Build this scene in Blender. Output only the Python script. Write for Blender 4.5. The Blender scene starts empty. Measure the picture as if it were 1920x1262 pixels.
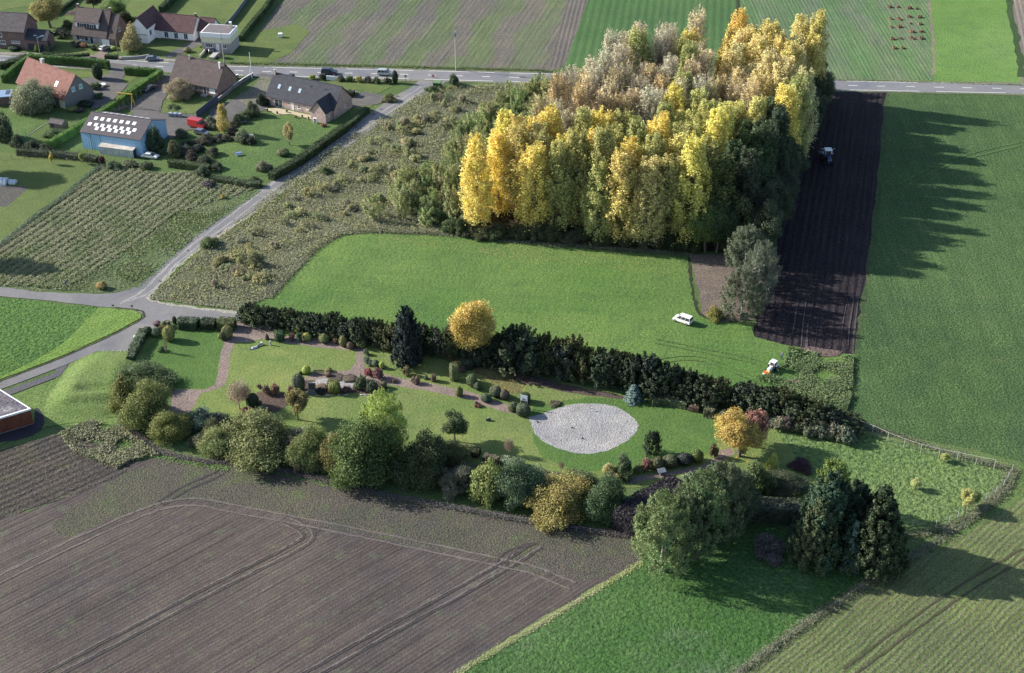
import bpy, math, random
import numpy as np
from mathutils import Vector
# ---------------------------------------------------------------- camera, sky, sun
S = bpy.context.scene
PITCH, F, K, Y0 = math.radians(33), 2612.0, .0054, -1065.0
HC = math.cos(PITCH) / K                      # camera height above the fields, metres
SUN_EL, SUN_AZ = math.radians(28), math.atan2(-.965, .26)
cam = bpy.data.objects.new('camera', bpy.data.cameras.new('camera'))
S.collection.objects.link(cam)
cam.location = (0, 0, HC)
cam.rotation_euler = (math.pi / 2 - PITCH, 0, 0)
cam.data.sensor_width = 36; cam.data.lens = F / 1920 * 36
cam.data.clip_start = 1; cam.data.clip_end = 20000
S.camera = cam
S.render.resolution_x, S.render.resolution_y = 1024, 673
W = bpy.data.worlds.new('World'); S.world = W; W.use_nodes = True
nt = W.node_tree
sky = nt.nodes.new('ShaderNodeTexSky'); sky.sky_type = 'NISHITA'; sky.sun_disc = False
sky.sun_elevation = SUN_EL; sky.sun_rotation = SUN_AZ
bg = nt.nodes['Background']; bg.inputs[1].default_value = .105
nt.links.new(sky.outputs[0], bg.inputs[0])
sl = bpy.data.lights.new('sun', 'SUN'); sl.energy = 4.8; sl.angle = math.radians(.55); sl.color = (1, .94, .82)
sun = bpy.data.objects.new('sun', sl); S.collection.objects.link(sun)
sd = Vector((math.cos(SUN_EL) * math.sin(SUN_AZ), math.cos(SUN_EL) * math.cos(SUN_AZ), math.sin(SUN_EL)))
sun.rotation_euler = sd.to_track_quat('Z', 'Y').to_euler()
S.view_settings.view_transform = 'Standard'; S.view_settings.look = 'None'
S.view_settings.exposure = 1.0; S.view_settings.gamma = 1
S.render.engine = 'CYCLES'
R = random.Random(7); N = np.random.default_rng(7)

# ---------------------------------------------------------------- surveying: photo pixel -> point on the ground
def at(px, py, h=0.):
    x = (px - 960) / F; y = -(py - 631) / F
    c, s = math.cos(PITCH), math.sin(PITCH)
    dy, dz = c + y * s, -s + y * c
    t = (h - HC) / dz
    return Vector((x * t, dy * t, h))
def sc(py): return K * (py - Y0)             # pixels per metre across at that row
def hgt(px, pb, pt):                          # height of a thing whose foot is at row pb and top at row pt
    B = at(px, pb); y = -(pt - 631) / F; c, s = math.cos(PITCH), math.sin(PITCH)
    t = B.y / (c + y * s)
    return max(.15, HC + t * (-s + y * c))
def ang(a, b):
    d = at(*b) - at(*a); return math.atan2(d.y, d.x)

# ---------------------------------------------------------------- object helpers
COL = S.collection
def link(o, parent=None):
    COL.objects.link(o)
    if parent: o.parent = parent
    return o
def tag(o, label=None, cat=None, group=None, kind=None):
    if label: o['label'] = label
    if cat: o['category'] = cat
    if group: o['group'] = group
    if kind: o['kind'] = kind
    return o
def empty(name, loc, rz=0, label=None, cat=None, group=None):
    o = bpy.data.objects.new(name, None); o.empty_display_size = .3
    link(o); o.location = loc; o.rotation_euler.z = rz
    return tag(o, label, cat, group)
def copy_tree(o, parent=None):
    c = o.copy(); link(c, parent)
    for ch in list(o.children): copy_tree(ch, c)
    return c
class MB:
    """collects shapes into one mesh"""
    def __init__(s): s.v = []; s.f = []
    def add(s, v, f):
        n = len(s.v); s.v += [tuple(p) for p in v]; s.f += [tuple(i + n for i in q) for q in f]; return s
    def box(s, x0, x1, y0, y1, z0, z1, t=0):  # t = inset of the top
        v = [(x0, y0, z0), (x1, y0, z0), (x1, y1, z0), (x0, y1, z0),
             (x0 + t, y0 + t, z1), (x1 - t, y0 + t, z1), (x1 - t, y1 - t, z1), (x0 + t, y1 - t, z1)]
        return s.add(v, [(0, 3, 2, 1), (4, 5, 6, 7), (0, 1, 5, 4), (1, 2, 6, 5), (2, 3, 7, 6), (3, 0, 4, 7)])
    def prism(s, pts, z0, z1):
        n = len(pts)
        return s.add([(p[0], p[1], z0) for p in pts] + [(p[0], p[1], z1) for p in pts],
                     [tuple(range(n))[::-1], tuple(range(n, 2 * n))] + [(i, (i + 1) % n, n + (i + 1) % n, n + i) for i in range(n)])
    def side(s, pts, y0, y1):                 # an x-z profile given thickness in y
        n = len(pts)
        return s.add([(p[0], y0, p[1]) for p in pts] + [(p[0], y1, p[1]) for p in pts],
                     [tuple(range(n)), tuple(range(n, 2 * n))[::-1]] + [(i, n + i, n + (i + 1) % n, (i + 1) % n) for i in range(n)])
    def tube(s, a, b, r0, r1=None, n=8):
        a, b = Vector(a), Vector(b); r1 = r0 if r1 is None else r1
        d = (b - a).normalized(); u = d.orthogonal().normalized(); w = d.cross(u)
        v = []
        for p, r in ((a, r0), (b, r1)):
            for i in range(n):
                t = 2 * math.pi * i / n; v.append(p + u * (math.cos(t) * r) + w * (math.sin(t) * r))
        return s.add(v, [(i, (i + 1) % n, n + (i + 1) % n, n + i) for i in range(n)] + [tuple(range(n))[::-1], tuple(range(n, 2 * n))])
    def build(s, name, mat, parent=None, bevel=0, smooth=False):
        m = bpy.data.meshes.new(name); m.from_pydata(s.v, [], s.f); m.update()
        if mat: m.materials.append(mat)
        o = bpy.data.objects.new(name, m); link(o, parent)
        if bevel:
            b = o.modifiers.new('bevel', 'BEVEL'); b.width = bevel; b.segments = 2; b.limit_method = 'ANGLE'
        if smooth: m.polygons.foreach_set('use_smooth', [True] * len(m.polygons))
        return o

# ---------------------------------------------------------------- materials
def nodes(name):
    m = bpy.data.materials.new(name); m.use_nodes = True
    t = m.node_tree; p = t.nodes['Principled BSDF']; p.inputs['Roughness'].default_value = .8
    p.inputs['Specular IOR Level'].default_value = .25
    return m, t, p
def nd(t, kind, **kw):
    n = t.nodes.new(kind)
    for k, v in kw.items():
        if k.startswith('i_'): n.inputs[int(k[2:])].default_value = v
        else: setattr(n, k, v)
    return n
def rgb(c): return (c[0], c[1], c[2], 1)
def dull(c, k=.11):
    if not isinstance(c, tuple): return c
    l = .3 * c[0] + .6 * c[1] + .1 * c[2]; c = tuple(x + (l - x) * k for x in c)
    return (c[0] + .17 * max(0, c[1] - c[0]), c[1], c[2])
def mix(t, fac, a, b, mode='MIX'):
    n = t.nodes.new('ShaderNodeMix'); n.data_type = 'RGBA'; n.blend_type = mode
    for i, v in ((0, fac), (6, a), (7, b)):
        if isinstance(v, (int, float)): n.inputs[i].default_value = v
        elif isinstance(v, tuple): n.inputs[i].default_value = rgb(v)
        else: t.links.new(v, n.inputs[i])
    return n.outputs[2]
def math_(t, op, a, b=None, c=None):
    n = t.nodes.new('ShaderNodeMath'); n.operation = op
    for i, v in enumerate((a, b, c)):
        if v is None: continue
        if isinstance(v, (int, float)): n.inputs[i].default_value = v
        else: t.links.new(v, n.inputs[i])
    return n.outputs[0]
def noise(t, vec, scale, detail=3, rough=.55, dist=0):
    n = nd(t, 'ShaderNodeTexNoise'); n.inputs['Scale'].default_value = scale
    n.inputs['Detail'].default_value = detail; n.inputs['Roughness'].default_value = rough
    n.inputs['Distortion'].default_value = dist
    t.links.new(vec, n.inputs['Vector']); return n.outputs[0]
def ramp(t, fac, lo, hi):
    n = t.nodes.new('ShaderNodeMapRange'); n.inputs[1].default_value = lo; n.inputs[2].default_value = hi
    t.links.new(fac, n.inputs[0]); return n.outputs[0]

def ground_mat(name, c1, c2, c3=None, macro=.03, mid=.35, grain=2.6, gamt=.5, bump=.35, bscale=2.2,
               rows=None, period=.8, lines=None, rcol=None, ramt=.6, rbump=.6, streak=0, band=None, rwob=1.2):
    """earth or crop: broad patches c1/c2, fleck c3, optional drilled rows along a ground direction"""
    c1, c2, c3, rcol = dull(c1), dull(c2), dull(c3), dull(rcol)
    m, t, p = nodes(name)
    pos = nd(t, 'ShaderNodeNewGeometry').outputs['Position']
    f = ramp(t, noise(t, pos, macro, 4, .6, .6), .38, .64)
    col = mix(t, f, c1, c2)
    if c3: col = mix(t, math_(t, 'MULTIPLY', ramp(t, noise(t, pos, mid, 5, .65, .4), .52, .7), .75), col, c3)
    h = noise(t, pos, bscale, 3, .7)
    if rows is not None:
        mp = nd(t, 'ShaderNodeMapping'); mp.inputs['Rotation'].default_value = (0, 0, -rows)
        t.links.new(pos, mp.inputs[0]); sp = nd(t, 'ShaderNodeSeparateXYZ'); t.links.new(mp.outputs[0], sp.inputs[0])
        wob = math_(t, 'MULTIPLY', noise(t, pos, .12, 2), rwob)
        ph = math_(t, 'ADD', math_(t, 'MULTIPLY', sp.outputs[1], 2 * math.pi / period), wob)
        w = math_(t, 'MULTIPLY_ADD', math_(t, 'SINE', ph), .5, .5)
        brk = ramp(t, noise(t, pos, 1.1, 2), .3, .7)
        wr = math_(t, 'MULTIPLY', w, math_(t, 'MULTIPLY_ADD', brk, .7, .3))
        if band:
            bw = math_(t, 'MULTIPLY_ADD', math_(t, 'SINE', math_(t, 'ADD', math_(t, 'MULTIPLY', sp.outputs[1], 2 * math.pi / band[0]),
                       math_(t, 'MULTIPLY', noise(t, pos, .04, 2), 7))), .5, .5)
            col = mix(t, math_(t, 'MULTIPLY', ramp(t, bw, .25, .8), band[2]), col, band[1])
        col = mix(t, math_(t, 'MULTIPLY', wr, ramt), col, rcol or c3)
        if streak:
            m2 = nd(t, 'ShaderNodeMapping'); m2.inputs['Scale'].default_value = (.03, 1, 1)
            t.links.new(mp.outputs[0], m2.inputs[0])
            stn = noise(t, m2.outputs[0], 1.3, 4, .75)
            col = mix(t, streak, col, mix(t, ramp(t, stn, .3, .7), (.25, .25, .25), (1.7, 1.7, 1.7)), 'MULTIPLY')
        h = math_(t, 'ADD', math_(t, 'MULTIPLY', wr, rbump), math_(t, 'MULTIPLY', h, .7))
    if lines:                                 # (spacing, colour, strength): narrow wheel and coulter lines
        lw = math_(t, 'MULTIPLY_ADD', math_(t, 'SINE', math_(t, 'ADD', math_(t, 'MULTIPLY', sp.outputs[1], 2 * math.pi / lines[0]), math_(t, 'MULTIPLY', noise(t, pos, .02, 1), 9))), .5, .5)
        lw = math_(t, 'MULTIPLY', ramp(t, lw, .93, .985), ramp(t, noise(t, pos, .09, 3), .35, .6)); col = mix(t, math_(t, 'MULTIPLY', lw, lines[2]), col, lines[1])
    dr = math_(t, 'ADD', math_(t, 'MULTIPLY', noise(t, pos, .018, 3, .6, 1.), .5), math_(t, 'MULTIPLY', noise(t, pos, .13, 4, .7, .8), .5))
    col = mix(t, 1., col, mix(t, ramp(t, dr, .36, .64), (.84, .86, .9), (1.18, 1.13, 1.02)), 'MULTIPLY')
    g = noise(t, pos, grain, 2, .8)
    gv = mix(t, ramp(t, g, .3, .7), (1 - gamt,) * 3, (1 + gamt,) * 3)
    col = mix(t, 1., col, gv, 'MULTIPLY')
    t.links.new(col, p.inputs['Base Color'])
    b = nd(t, 'ShaderNodeBump'); b.inputs['Strength'].default_value = bump; b.inputs['Distance'].default_value = .6
    t.links.new(h, b.inputs['Height']); t.links.new(b.outputs[0], p.inputs['Normal'])
    p.inputs['Roughness'].default_value = .95; p.inputs['Specular IOR Level'].default_value = .1
    return m

def plain(name, c, rough=.7, var=.18, scale=1.5, metal=0, spec=.3, bump=0, bs=8):
    m, t, p = nodes(name)
    tc = nd(t, 'ShaderNodeTexCoord').outputs['Object']
    n = noise(t, tc, scale, 5, .65)
    col = mix(t, ramp(t, n, .3, .7), tuple(x * (1 - var) for x in c), tuple(min(1, x * (1 + var)) for x in c))
    t.links.new(col, p.inputs['Base Color'])
    p.inputs['Roughness'].default_value = rough; p.inputs['Metallic'].default_value = metal
    p.inputs['Specular IOR Level'].default_value = spec
    if bump:
        b = nd(t, 'ShaderNodeBump'); b.inputs['Strength'].default_value = bump; b.inputs['Distance'].default_value = .05
        t.links.new(noise(t, tc, bs, 3), b.inputs['Height']); t.links.new(b.outputs[0], p.inputs['Normal'])
    return m
def tile(name, c1, c2, grout, w=.3, h=.2, axis='XZ', rough=.85):
    """brick / roof tile pattern in object space"""
    m, t, p = nodes(name)
    tc = nd(t, 'ShaderNodeTexCoord').outputs['Object']
    sp = nd(t, 'ShaderNodeSeparateXYZ'); t.links.new(tc, sp.inputs[0])
    cb = nd(t, 'ShaderNodeCombineXYZ')
    t.links.new(math_(t, 'ADD', sp.outputs[0], math_(t, 'MULTIPLY', sp.outputs[1], 1. if axis == 'XZ' else 0.)), cb.inputs[0])
    t.links.new(sp.outputs[2], cb.inputs[1])
    b = nd(t, 'ShaderNodeTexBrick'); b.inputs['Scale'].default_value = 1
    for i, v in ((1, c1), (2, c2), (3, grout)): b.inputs[i].default_value = rgb(v)
    b.inputs['Brick Width'].default_value = w; b.inputs['Row Height'].default_value = h; b.inputs['Mortar Size'].default_value = .012
    t.links.new(cb.outputs[0], b.inputs[0])
    n = noise(t, tc, .9, 5, .7)
    col = mix(t, 1., b.outputs[0], mix(t, ramp(t, n, .3, .7), (.72, .72, .74), (1.25, 1.22, 1.2)), 'MULTIPLY')
    t.links.new(col, p.inputs['Base Color']); p.inputs['Roughness'].default_value = rough
    bp = nd(t, 'ShaderNodeBump'); bp.inputs['Strength'].default_value = .4; bp.inputs['Distance'].default_value = .03
    t.links.new(b.outputs[1], bp.inputs['Height']); bp.invert = True; t.links.new(bp.outputs[0], p.inputs['Normal'])
    return m
def leaf_mat(name, hue=.05, val=.5, trans=.25, gain=1.6, spec=.25, second=None):
    """foliage: takes the object's own colour, varies it leaf by leaf and in broad patches"""
    m, t, p = nodes(name)
    oi = nd(t, 'ShaderNodeObjectInfo'); g = nd(t, 'ShaderNodeNewGeometry'); tc = nd(t, 'ShaderNodeTexCoord')
    hs = nd(t, 'ShaderNodeHueSaturation'); t.links.new(oi.outputs['Color'], hs.inputs['Color'])
    n = noise(t, g.outputs['Position'], .45 if second is None else .8, 3, .7)
    hi = hue if second is None else second    # second: how far the colour drifts towards green inside one crown
    t.links.new(math_(t, 'ADD', .5 - hue, math_(t, 'MULTIPLY', ramp(t, math_(t, 'ADD', math_(t, 'MULTIPLY', n, .8), math_(t, 'MULTIPLY', g.outputs['Random Per Island'], .2)), .34, .66), hue + hi)), hs.inputs['Hue'])
    rnd = g.outputs['Random Per Island']
    t.links.new(math_(t, 'MULTIPLY_ADD', rnd, 2 * val * gain, (1 - val) * gain), hs.inputs['Value'])
    t.links.new(hs.outputs[0], p.inputs['Base Color']); p.inputs['Roughness'].default_value = .6
    p.inputs['Specular IOR Level'].default_value = spec
    tr = nd(t, 'ShaderNodeBsdfTranslucent'); t.links.new(hs.outputs[0], tr.inputs[0])
    ms = nd(t, 'ShaderNodeMixShader'); ms.inputs[0].default_value = trans
    t.links.new(p.outputs[0], ms.inputs[1]); t.links.new(tr.outputs[0], ms.inputs[2])
    t.links.new(ms.outputs[0], t.nodes['Material Output'].inputs[0])
    return m
LEAF = leaf_mat('leaf', .022, .42, .32)
AUTUMN = leaf_mat('autumn_leaf', .008, .5, .36, second=.042)
NEEDLE = leaf_mat('needle', .02, .55, .15, gain=1.75, spec=.15)
def stuff_mat(name, cols, macro=.05):
    """ground cover: several plant colours picked blade by blade and drifting in patches"""
    m, t, p = nodes(name)
    g = nd(t, 'ShaderNodeNewGeometry')
    f = math_(t, 'ADD', math_(t, 'MULTIPLY', g.outputs['Random Per Island'], .3), math_(t, 'MULTIPLY', ramp(t, noise(t, g.outputs['Position'], macro, 6, .7, .5), .3, .7), .7))
    cr = nd(t, 'ShaderNodeValToRGB'); e = cr.color_ramp.elements
    while len(e) < len(cols): e.new(.5)
    for i, c in enumerate(cols): e[i].position = .12 + .76 * i / (len(cols) - 1); e[i].color = rgb(tuple(x * 1.8 for x in dull(c)))
    t.links.new(f, cr.inputs[0]); t.links.new(cr.outputs[0], p.inputs['Base Color'])
    p.inputs['Specular IOR Level'].default_value = .12
    tr = nd(t, 'ShaderNodeBsdfTranslucent'); t.links.new(cr.outputs[0], tr.inputs[0])
    ms = nd(t, 'ShaderNodeMixShader'); ms.inputs[0].default_value = .2
    t.links.new(p.outputs[0], ms.inputs[1]); t.links.new(tr.outputs[0], ms.inputs[2])
    t.links.new(ms.outputs[0], t.nodes['Material Output'].inputs[0])
    return m

# ---------------------------------------------------------------- ground sheets
LAY = [0]
def jag(pts, step, amp, closed=True):
    """ground outline with its straight runs broken up a little"""
    P = [at(*p) for p in pts]; out = []
    n = len(P); rg = range(n if closed else n - 1)
    for i in rg:
        a, b = P[i], P[(i + 1) % n]; L = (b - a).length; k = max(1, min(200, int(L / step)))
        d = (b - a).normalized(); nn = Vector((-d.y, d.x, 0))
        for j in range(k):
            q = a + (b - a) * (j / k)
            if j: q = q + nn * R.uniform(-amp, amp)
            out.append(q)
    if not closed: out.append(P[-1])
    return out
def sheet(name, pts, mat, label=None, z=None, step=1.5, amp=.25, kind='structure'):
    LAY[0] += 1; z = .02 + .0011 * LAY[0] if z is None else z
    P = jag(pts, step, amp); m = bpy.data.meshes.new(name)
    m.from_pydata([(p.x, p.y, z) for p in P], [], [tuple(range(len(P)))]); m.materials.append(mat)
    o = link(bpy.data.objects.new(name, m)); tag(o, label, None, None, kind); return o
def smooth_line(pts, n=8):
    """Catmull-Rom through ground points"""
    P = [at(*p) for p in pts]; P = [2 * P[0] - P[1]] + P + [2 * P[-1] - P[-2]]; out = []
    for i in range(1, len(P) - 2):
        for j in range(n):
            t = j / n; a, b, c, d = P[i - 1:i + 3]
            out.append(.5 * ((2 * b) + (c - a) * t + (2 * a - 5 * b + 4 * c - d) * t * t + (3 * b - a - 3 * c + d) * t ** 3))
    out.append(P[-2]); return out
def ribbon(name, lines, width, mat, label=None, z=None, amp=.0, kind='structure', raw=False):
    """strips of even width along ground lines, one object"""
    LAY[0] += 1; z = .02 + .0011 * LAY[0] if z is None else z
    v, f = [], []
    for ln in lines:
        P = ln if raw else smooth_line(ln); n0 = len(v)
        for i, p in enumerate(P):
            d = (P[min(i + 1, len(P) - 1)] - P[max(i - 1, 0)]).normalized(); nn = Vector((-d.y, d.x, 0))
            w = width / 2
            for sg in (-1, 1):
                q = p + nn * sg * (w + R.uniform(-amp, amp)); v.append((q.x, q.y, z))
        f += [(n0 + 2 * i, n0 + 2 * i + 1, n0 + 2 * i + 3, n0 + 2 * i + 2) for i in range(len(P) - 1)]
    m = bpy.data.meshes.new(name); m.from_pydata(v, [], f); m.materials.append(mat)
    return tag(link(bpy.data.objects.new(name, m)), label, None, None, kind)

# ---------------------------------------------------------------- foliage
def cards(name, C, Nrm, size, mat, asp=1., extra=None):
    """many leaf-sized faces: centres C, facing Nrm, edge size"""
    C = np.asarray(C, float); n = len(C); Nrm = Nrm / (np.linalg.norm(Nrm, axis=1, keepdims=True) + 1e-9)
    a = N.normal(size=(n, 3)); u = np.cross(Nrm, a); u /= np.linalg.norm(u, axis=1, keepdims=True) + 1e-9
    w = np.cross(Nrm, u); s = (np.asarray(size) * np.ones(n))[:, None] * .5
    k = N.uniform(.6, 1.25, (n, 4, 1))
    V = np.stack([C + (-u * k[:, 0] - w * asp) * s, C + (u - w * k[:, 1] * asp) * s, C + (u * k[:, 2] + w * asp) * s, C + (-u + w * k[:, 3] * asp) * s], 1).reshape(-1, 3)
    fc = np.arange(4 * n).reshape(-1, 4)
    if extra:                                 # trunk, twigs or core merged in
        ev, ef = extra; V = np.vstack([V, np.asarray(ev, float)]); faces = fc.tolist() + [tuple(i + 4 * n for i in q) for q in ef]
        m = bpy.data.meshes.new(name); m.from_pydata(V.tolist(), [], faces)
    else:
        m = bpy.data.meshes.new(name); m.vertices.add(4 * n); m.vertices.foreach_set('co', V.ravel())
        m.loops.add(4 * n); m.loops.foreach_set('vertex_index', fc.ravel()); m.polygons.add(n)
        m.polygons.foreach_set('loop_start', np.arange(n) * 4); m.polygons.foreach_set('loop_total', np.full(n, 4))
        m.update(calc_edges=True)
    m.materials.append(mat); return m
def sph(n):
    v = N.normal(size=(n, 3)); return v / np.linalg.norm(v, axis=1, keepdims=True)
def lumpy(c, k=.22):
    """push a crown out here and in there so that its outline is uneven"""
    a = np.arctan2(c[:, 1], c[:, 0]); p1, p2, p3 = N.uniform(0, 6.28, 3); zz = c[:, 2] / max(1e-6, c[:, 2].max())
    f = 1 + k * np.sin(a + p1) * (.4 + zz) + k * np.sin(2 * a + p2 + 3 * zz) + k * .7 * np.sin(3 * a + p3 - 4 * zz)
    c = c.copy(); c[:, :2] *= f[:, None]; c[:, 2] *= 1 + .16 * np.sin(a + p3) * zz; return c
def clumps(centres, radii, per, size, up=.15, flat=.8):
    Cs, Ns = [], []
    for c, r in zip(centres, radii):
        k = max(8, int(per * (r / np.mean(radii)) ** 2)); d = sph(k)
        rr = r * N.uniform(.3, 1.25, (k, 1)) ** .8
        q = d * rr; q[:, 2] *= flat
        Cs.append(c + q); Ns.append(d * .8 + N.normal(scale=.6, size=(k, 3)) + [0, 0, up + .15])
    C = np.vstack(Cs); return C, np.vstack(Ns), N.uniform(.7, 1.3, len(C)) * size
def trunk_mesh(name, h, r, limbs, spread, mat, lean=0):
    b = MB(); p = Vector((0, 0, -.3)); k = 5
    for i in range(k):
        q = Vector((R.uniform(-1, 1) * spread * .05, R.uniform(-1, 1) * spread * .05, h * (i + 1) / k))
        b.tube(p, q, r * (1 - i / k * .8), r * (1 - (i + 1) / k * .8), 7); p = q
    for i in range(limbs):
        a = R.uniform(0, 6.28); z = h * R.uniform(.3, .85); L = spread * R.uniform(.5, .85)
        e = Vector((math.cos(a) * L, math.sin(a) * L, z + L * R.uniform(.5, 1.2)))
        b.tube((0, 0, z), e, r * .35, r * .1, 5)
        for j in range(2):
            m0 = Vector((0, 0, z)).lerp(e, R.uniform(.4, .8)); b.tube(m0, m0 + Vector((R.uniform(-1, 1), R.uniform(-1, 1), R.uniform(.3, 1.2))) * L * .35, r * .14, r * .05, 4)
    m = bpy.data.meshes.new(name); m.from_pydata(b.v, [], b.f); m.materials.append(mat); return m
BARK = plain('bark', (.13, .11, .09), .9, .35, 3)
BARKP = plain('pale_bark', (.42, .4, .37), .9, .3, 3)
TWIG = plain('twig', (.36, .31, .24), .9, .3, 3)
PROTO = {}
def reg(kind, r, h, trunk, crown): PROTO.setdefault(kind, []).append((r, h, trunk, crown))
for i in range(6):                            # broad deciduous crown; the large ones carry more, not larger, leaves
    L_ = 1 if i < 3 else 1.9; n = int(44 * L_ ** 1.2); d = sph(n); rad = N.uniform(.45, .8, n)[:, None]; c = d * rad * [2.5 * L_, 2.5 * L_, 2.6 * L_]; c[:, 2] += 4.1 * L_
    c = lumpy(c[c[:, 2] > 1.2 * L_], .14); C, Nn, sz = clumps(c, N.uniform(.6, 1.1, len(c)) * L_ ** .65, int(190 * L_ ** .9), .18)
    reg('broad' + '_large' * (i > 2), 2.5 * L_, 6.7 * L_, trunk_mesh('trunk', 5 * L_, .2 * L_, 8, 2.2 * L_, BARK), cards('crown', C, Nn, sz, LEAF))
for i in range(6):                            # bush to the ground
    L_ = 1 if i < 3 else 1.9; n = int(40 * L_ ** 1.3); d = sph(n); rad = N.uniform(.4, .8, n)[:, None]; c = d * rad * [2.6 * L_, 2.6 * L_, 2.2 * L_]; c[:, 2] = np.abs(c[:, 2]) * 1.55 + .5 * L_; c = lumpy(c)
    C, Nn, sz = clumps(c, N.uniform(.4, 1.1, len(c)) * L_ ** .65, int(210 * L_ ** .9), .15); C[:, 2] = np.maximum(C[:, 2], .03)
    reg('bush' + '_large' * (i > 2), 2.45 * L_, 3.8 * L_, trunk_mesh('trunk', 3 * L_, .15, 5, 1.5 * L_, BARK), cards('crown', C, Nn, sz, LEAF))
def plumes(n, r, h, z0, prof, per, L, wd, tilt, size):
    """crown of upswept leafy shoots"""
    Cs, Ns, Ss = [], [], []
    for q in range(n):
        z = N.uniform(0, 1); a = N.uniform(0, 6.28); rr = prof(z) * r * N.uniform(.25, 1) ** .6; ln = L * N.uniform(.6, 1.2); k = int(per * N.uniform(.7, 1.3))
        tt = N.uniform(0, 1, (k, 1)) ** .8; o = np.array([math.cos(a), math.sin(a), 0.])
        p_ = np.array([math.cos(a) * rr, math.sin(a) * rr, z0 + z * (h - z0 - ln * .8)]) + (o * tilt + [0, 0, 1]) * tt * ln + N.normal(scale=1, size=(k, 3)) * (wd * (1.15 - .9 * tt))
        Cs.append(p_); Ns.append(N.normal(scale=.55, size=(k, 3)) + o * .8 + [0, 0, .35]); Ss.append(N.uniform(.6, 1.4, k) * size)
    C = np.vstack(Cs); C[:, 2] = np.maximum(C[:, 2], .04); return C, np.vstack(Ns), np.concatenate(Ss)
flame = lambda z: max(.05, math.sin(min(1, z * .8 + .2) * math.pi)) ** .6 * (1 - .35 * z)
egg = lambda z: max(.05, 1 - (abs(z - .3) / .72) ** 2.2) ** .6
for i in range(6):                            # poplar: tall flame of upswept shoots
    C, Nn, sz = plumes(150, 2.7, 25, 1.6, flame, 125, 4.4, .5, .2, .19)
    reg('poplar', 2.7, 25, trunk_mesh('trunk', 21, .28, 10, 2, BARK), cards('crown', C, Nn, sz, AUTUMN))
for i in range(6):                            # full tree, leafy almost to the ground
    L_ = 1 if i < 3 else 1.8; C, Nn, sz = plumes(int(95 * L_), 2.6 * L_, 7.5 * L_, .7 * L_, egg, int(85 * L_), 1.3 * L_ ** .6, .27 * L_ ** .6, .45, .15)
    reg('full' + '_large' * (i > 2), 2.45 * L_, 7.3 * L_, trunk_mesh('trunk', 5.5 * L_, .17 * L_ ** .5, 6, 1.6 * L_, BARKP), cards('crown', C, Nn, sz, LEAF))
for i in range(5):                            # dense cypress, pointed
    L_ = 1 if i < 3 else 1.8; C, Nn, sz = plumes(int(150 * L_), 2.4 * L_, 10 * L_ ** .6, .2, lambda z: max(.03, 1 - z ** 1.25) ** .6, int(95 * L_), 1.7, .2 * L_ ** .4, .3, .17)
    reg('cypress' + '_large' * (i > 2), 2.2 * L_, 10 * L_ ** .6, trunk_mesh('trunk', 8, .2, 0, 1, BARK), cards('crown', C, Nn, sz, NEEDLE))
def twigs(n, h, r, up=1.5, t=.035, zlo=.2):
    b = MB()
    for i in range(n):
        z = h * R.uniform(zlo, .9); a = R.uniform(0, 6.28); L = r * R.uniform(.5, 1.05) * math.sin(min(1, (z / h) * .8 + .2) * math.pi) ** .5
        e = Vector((math.cos(a) * L, math.sin(a) * L, z + L * R.uniform(.4, up))); s = Vector((0, 0, z - R.uniform(0, .12) * h))
        b.tube(s, e, t * 1.5, t * .6, 3)
        for j in range(4):
            m0 = s.lerp(e, R.uniform(.4, .95)); b.tube(m0, m0 + Vector((R.uniform(-1, 1), R.uniform(-1, 1), R.uniform(.6, 2.2))) * r * .3, t * .8, t * .4, 3)
    return b
for i in range(4):                            # half-bare poplar: fans of upright twigs and few leaves left
    b = twigs(190, 24.5, 2.6, 3.2, .035, .2); b.tube((0, 0, -.3), (0, 0, 22), .25, .05, 6)
    tm = bpy.data.meshes.new('trunk'); tm.from_pydata(b.v, [], b.f); tm.materials.append(TWIG)
    C, Nn, sz = plumes(110, 2.4, 25, 4, flame, 42, 4., .32, .22, .17)
    reg('bare_poplar', 2.5, 25, tm, cards('crown', C, Nn, sz, LEAF))
for i in range(3):                            # sapling / willow scrub, loose and upright
    C, Nn, sz = plumes(34, 1.3, 6, .3, egg, 75, 1.8, .2, .3, .14)
    reg('sapling', 1.5, 6, trunk_mesh('trunk', 4, .06, 5, 1, BARK), cards('crown', C, Nn, sz, LEAF))
for i in range(3):                            # yew / dense upright evergreen, feathery plumes
    n = 90; a = N.uniform(0, 6.28, n); z = N.uniform(0, 1, n); rr = (1 - z ** 2.2) ** .5 * 2.3 * N.uniform(.55, 1, n)
    Cs, Ns, Ss = [], [], []
    for q in range(n):
        k = 75; tt = N.uniform(0, 1, (k, 1)); base = np.array([math.cos(a[q]) * rr[q], math.sin(a[q]) * rr[q], z[q] * 4.6 + .2])
        dirv = np.array([math.cos(a[q]) * .55, math.sin(a[q]) * .55, 1.]); pl = base + dirv * tt * 1.3 + N.normal(scale=.24, size=(k, 3)) * (1.1 - tt)
        Cs.append(pl); Ns.append(N.normal(scale=.5, size=(k, 3)) + [math.cos(a[q]), math.sin(a[q]), .35]); Ss.append(N.uniform(.11, .24, k))
    C = np.vstack(Cs); C[:, 2] = np.maximum(C[:, 2], .03)
    reg('yew', 2.4, 5.7, trunk_mesh('trunk', 4, .18, 4, 1, BARK), cards('crown', C, np.vstack(Ns), np.concatenate(Ss), NEEDLE))
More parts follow.
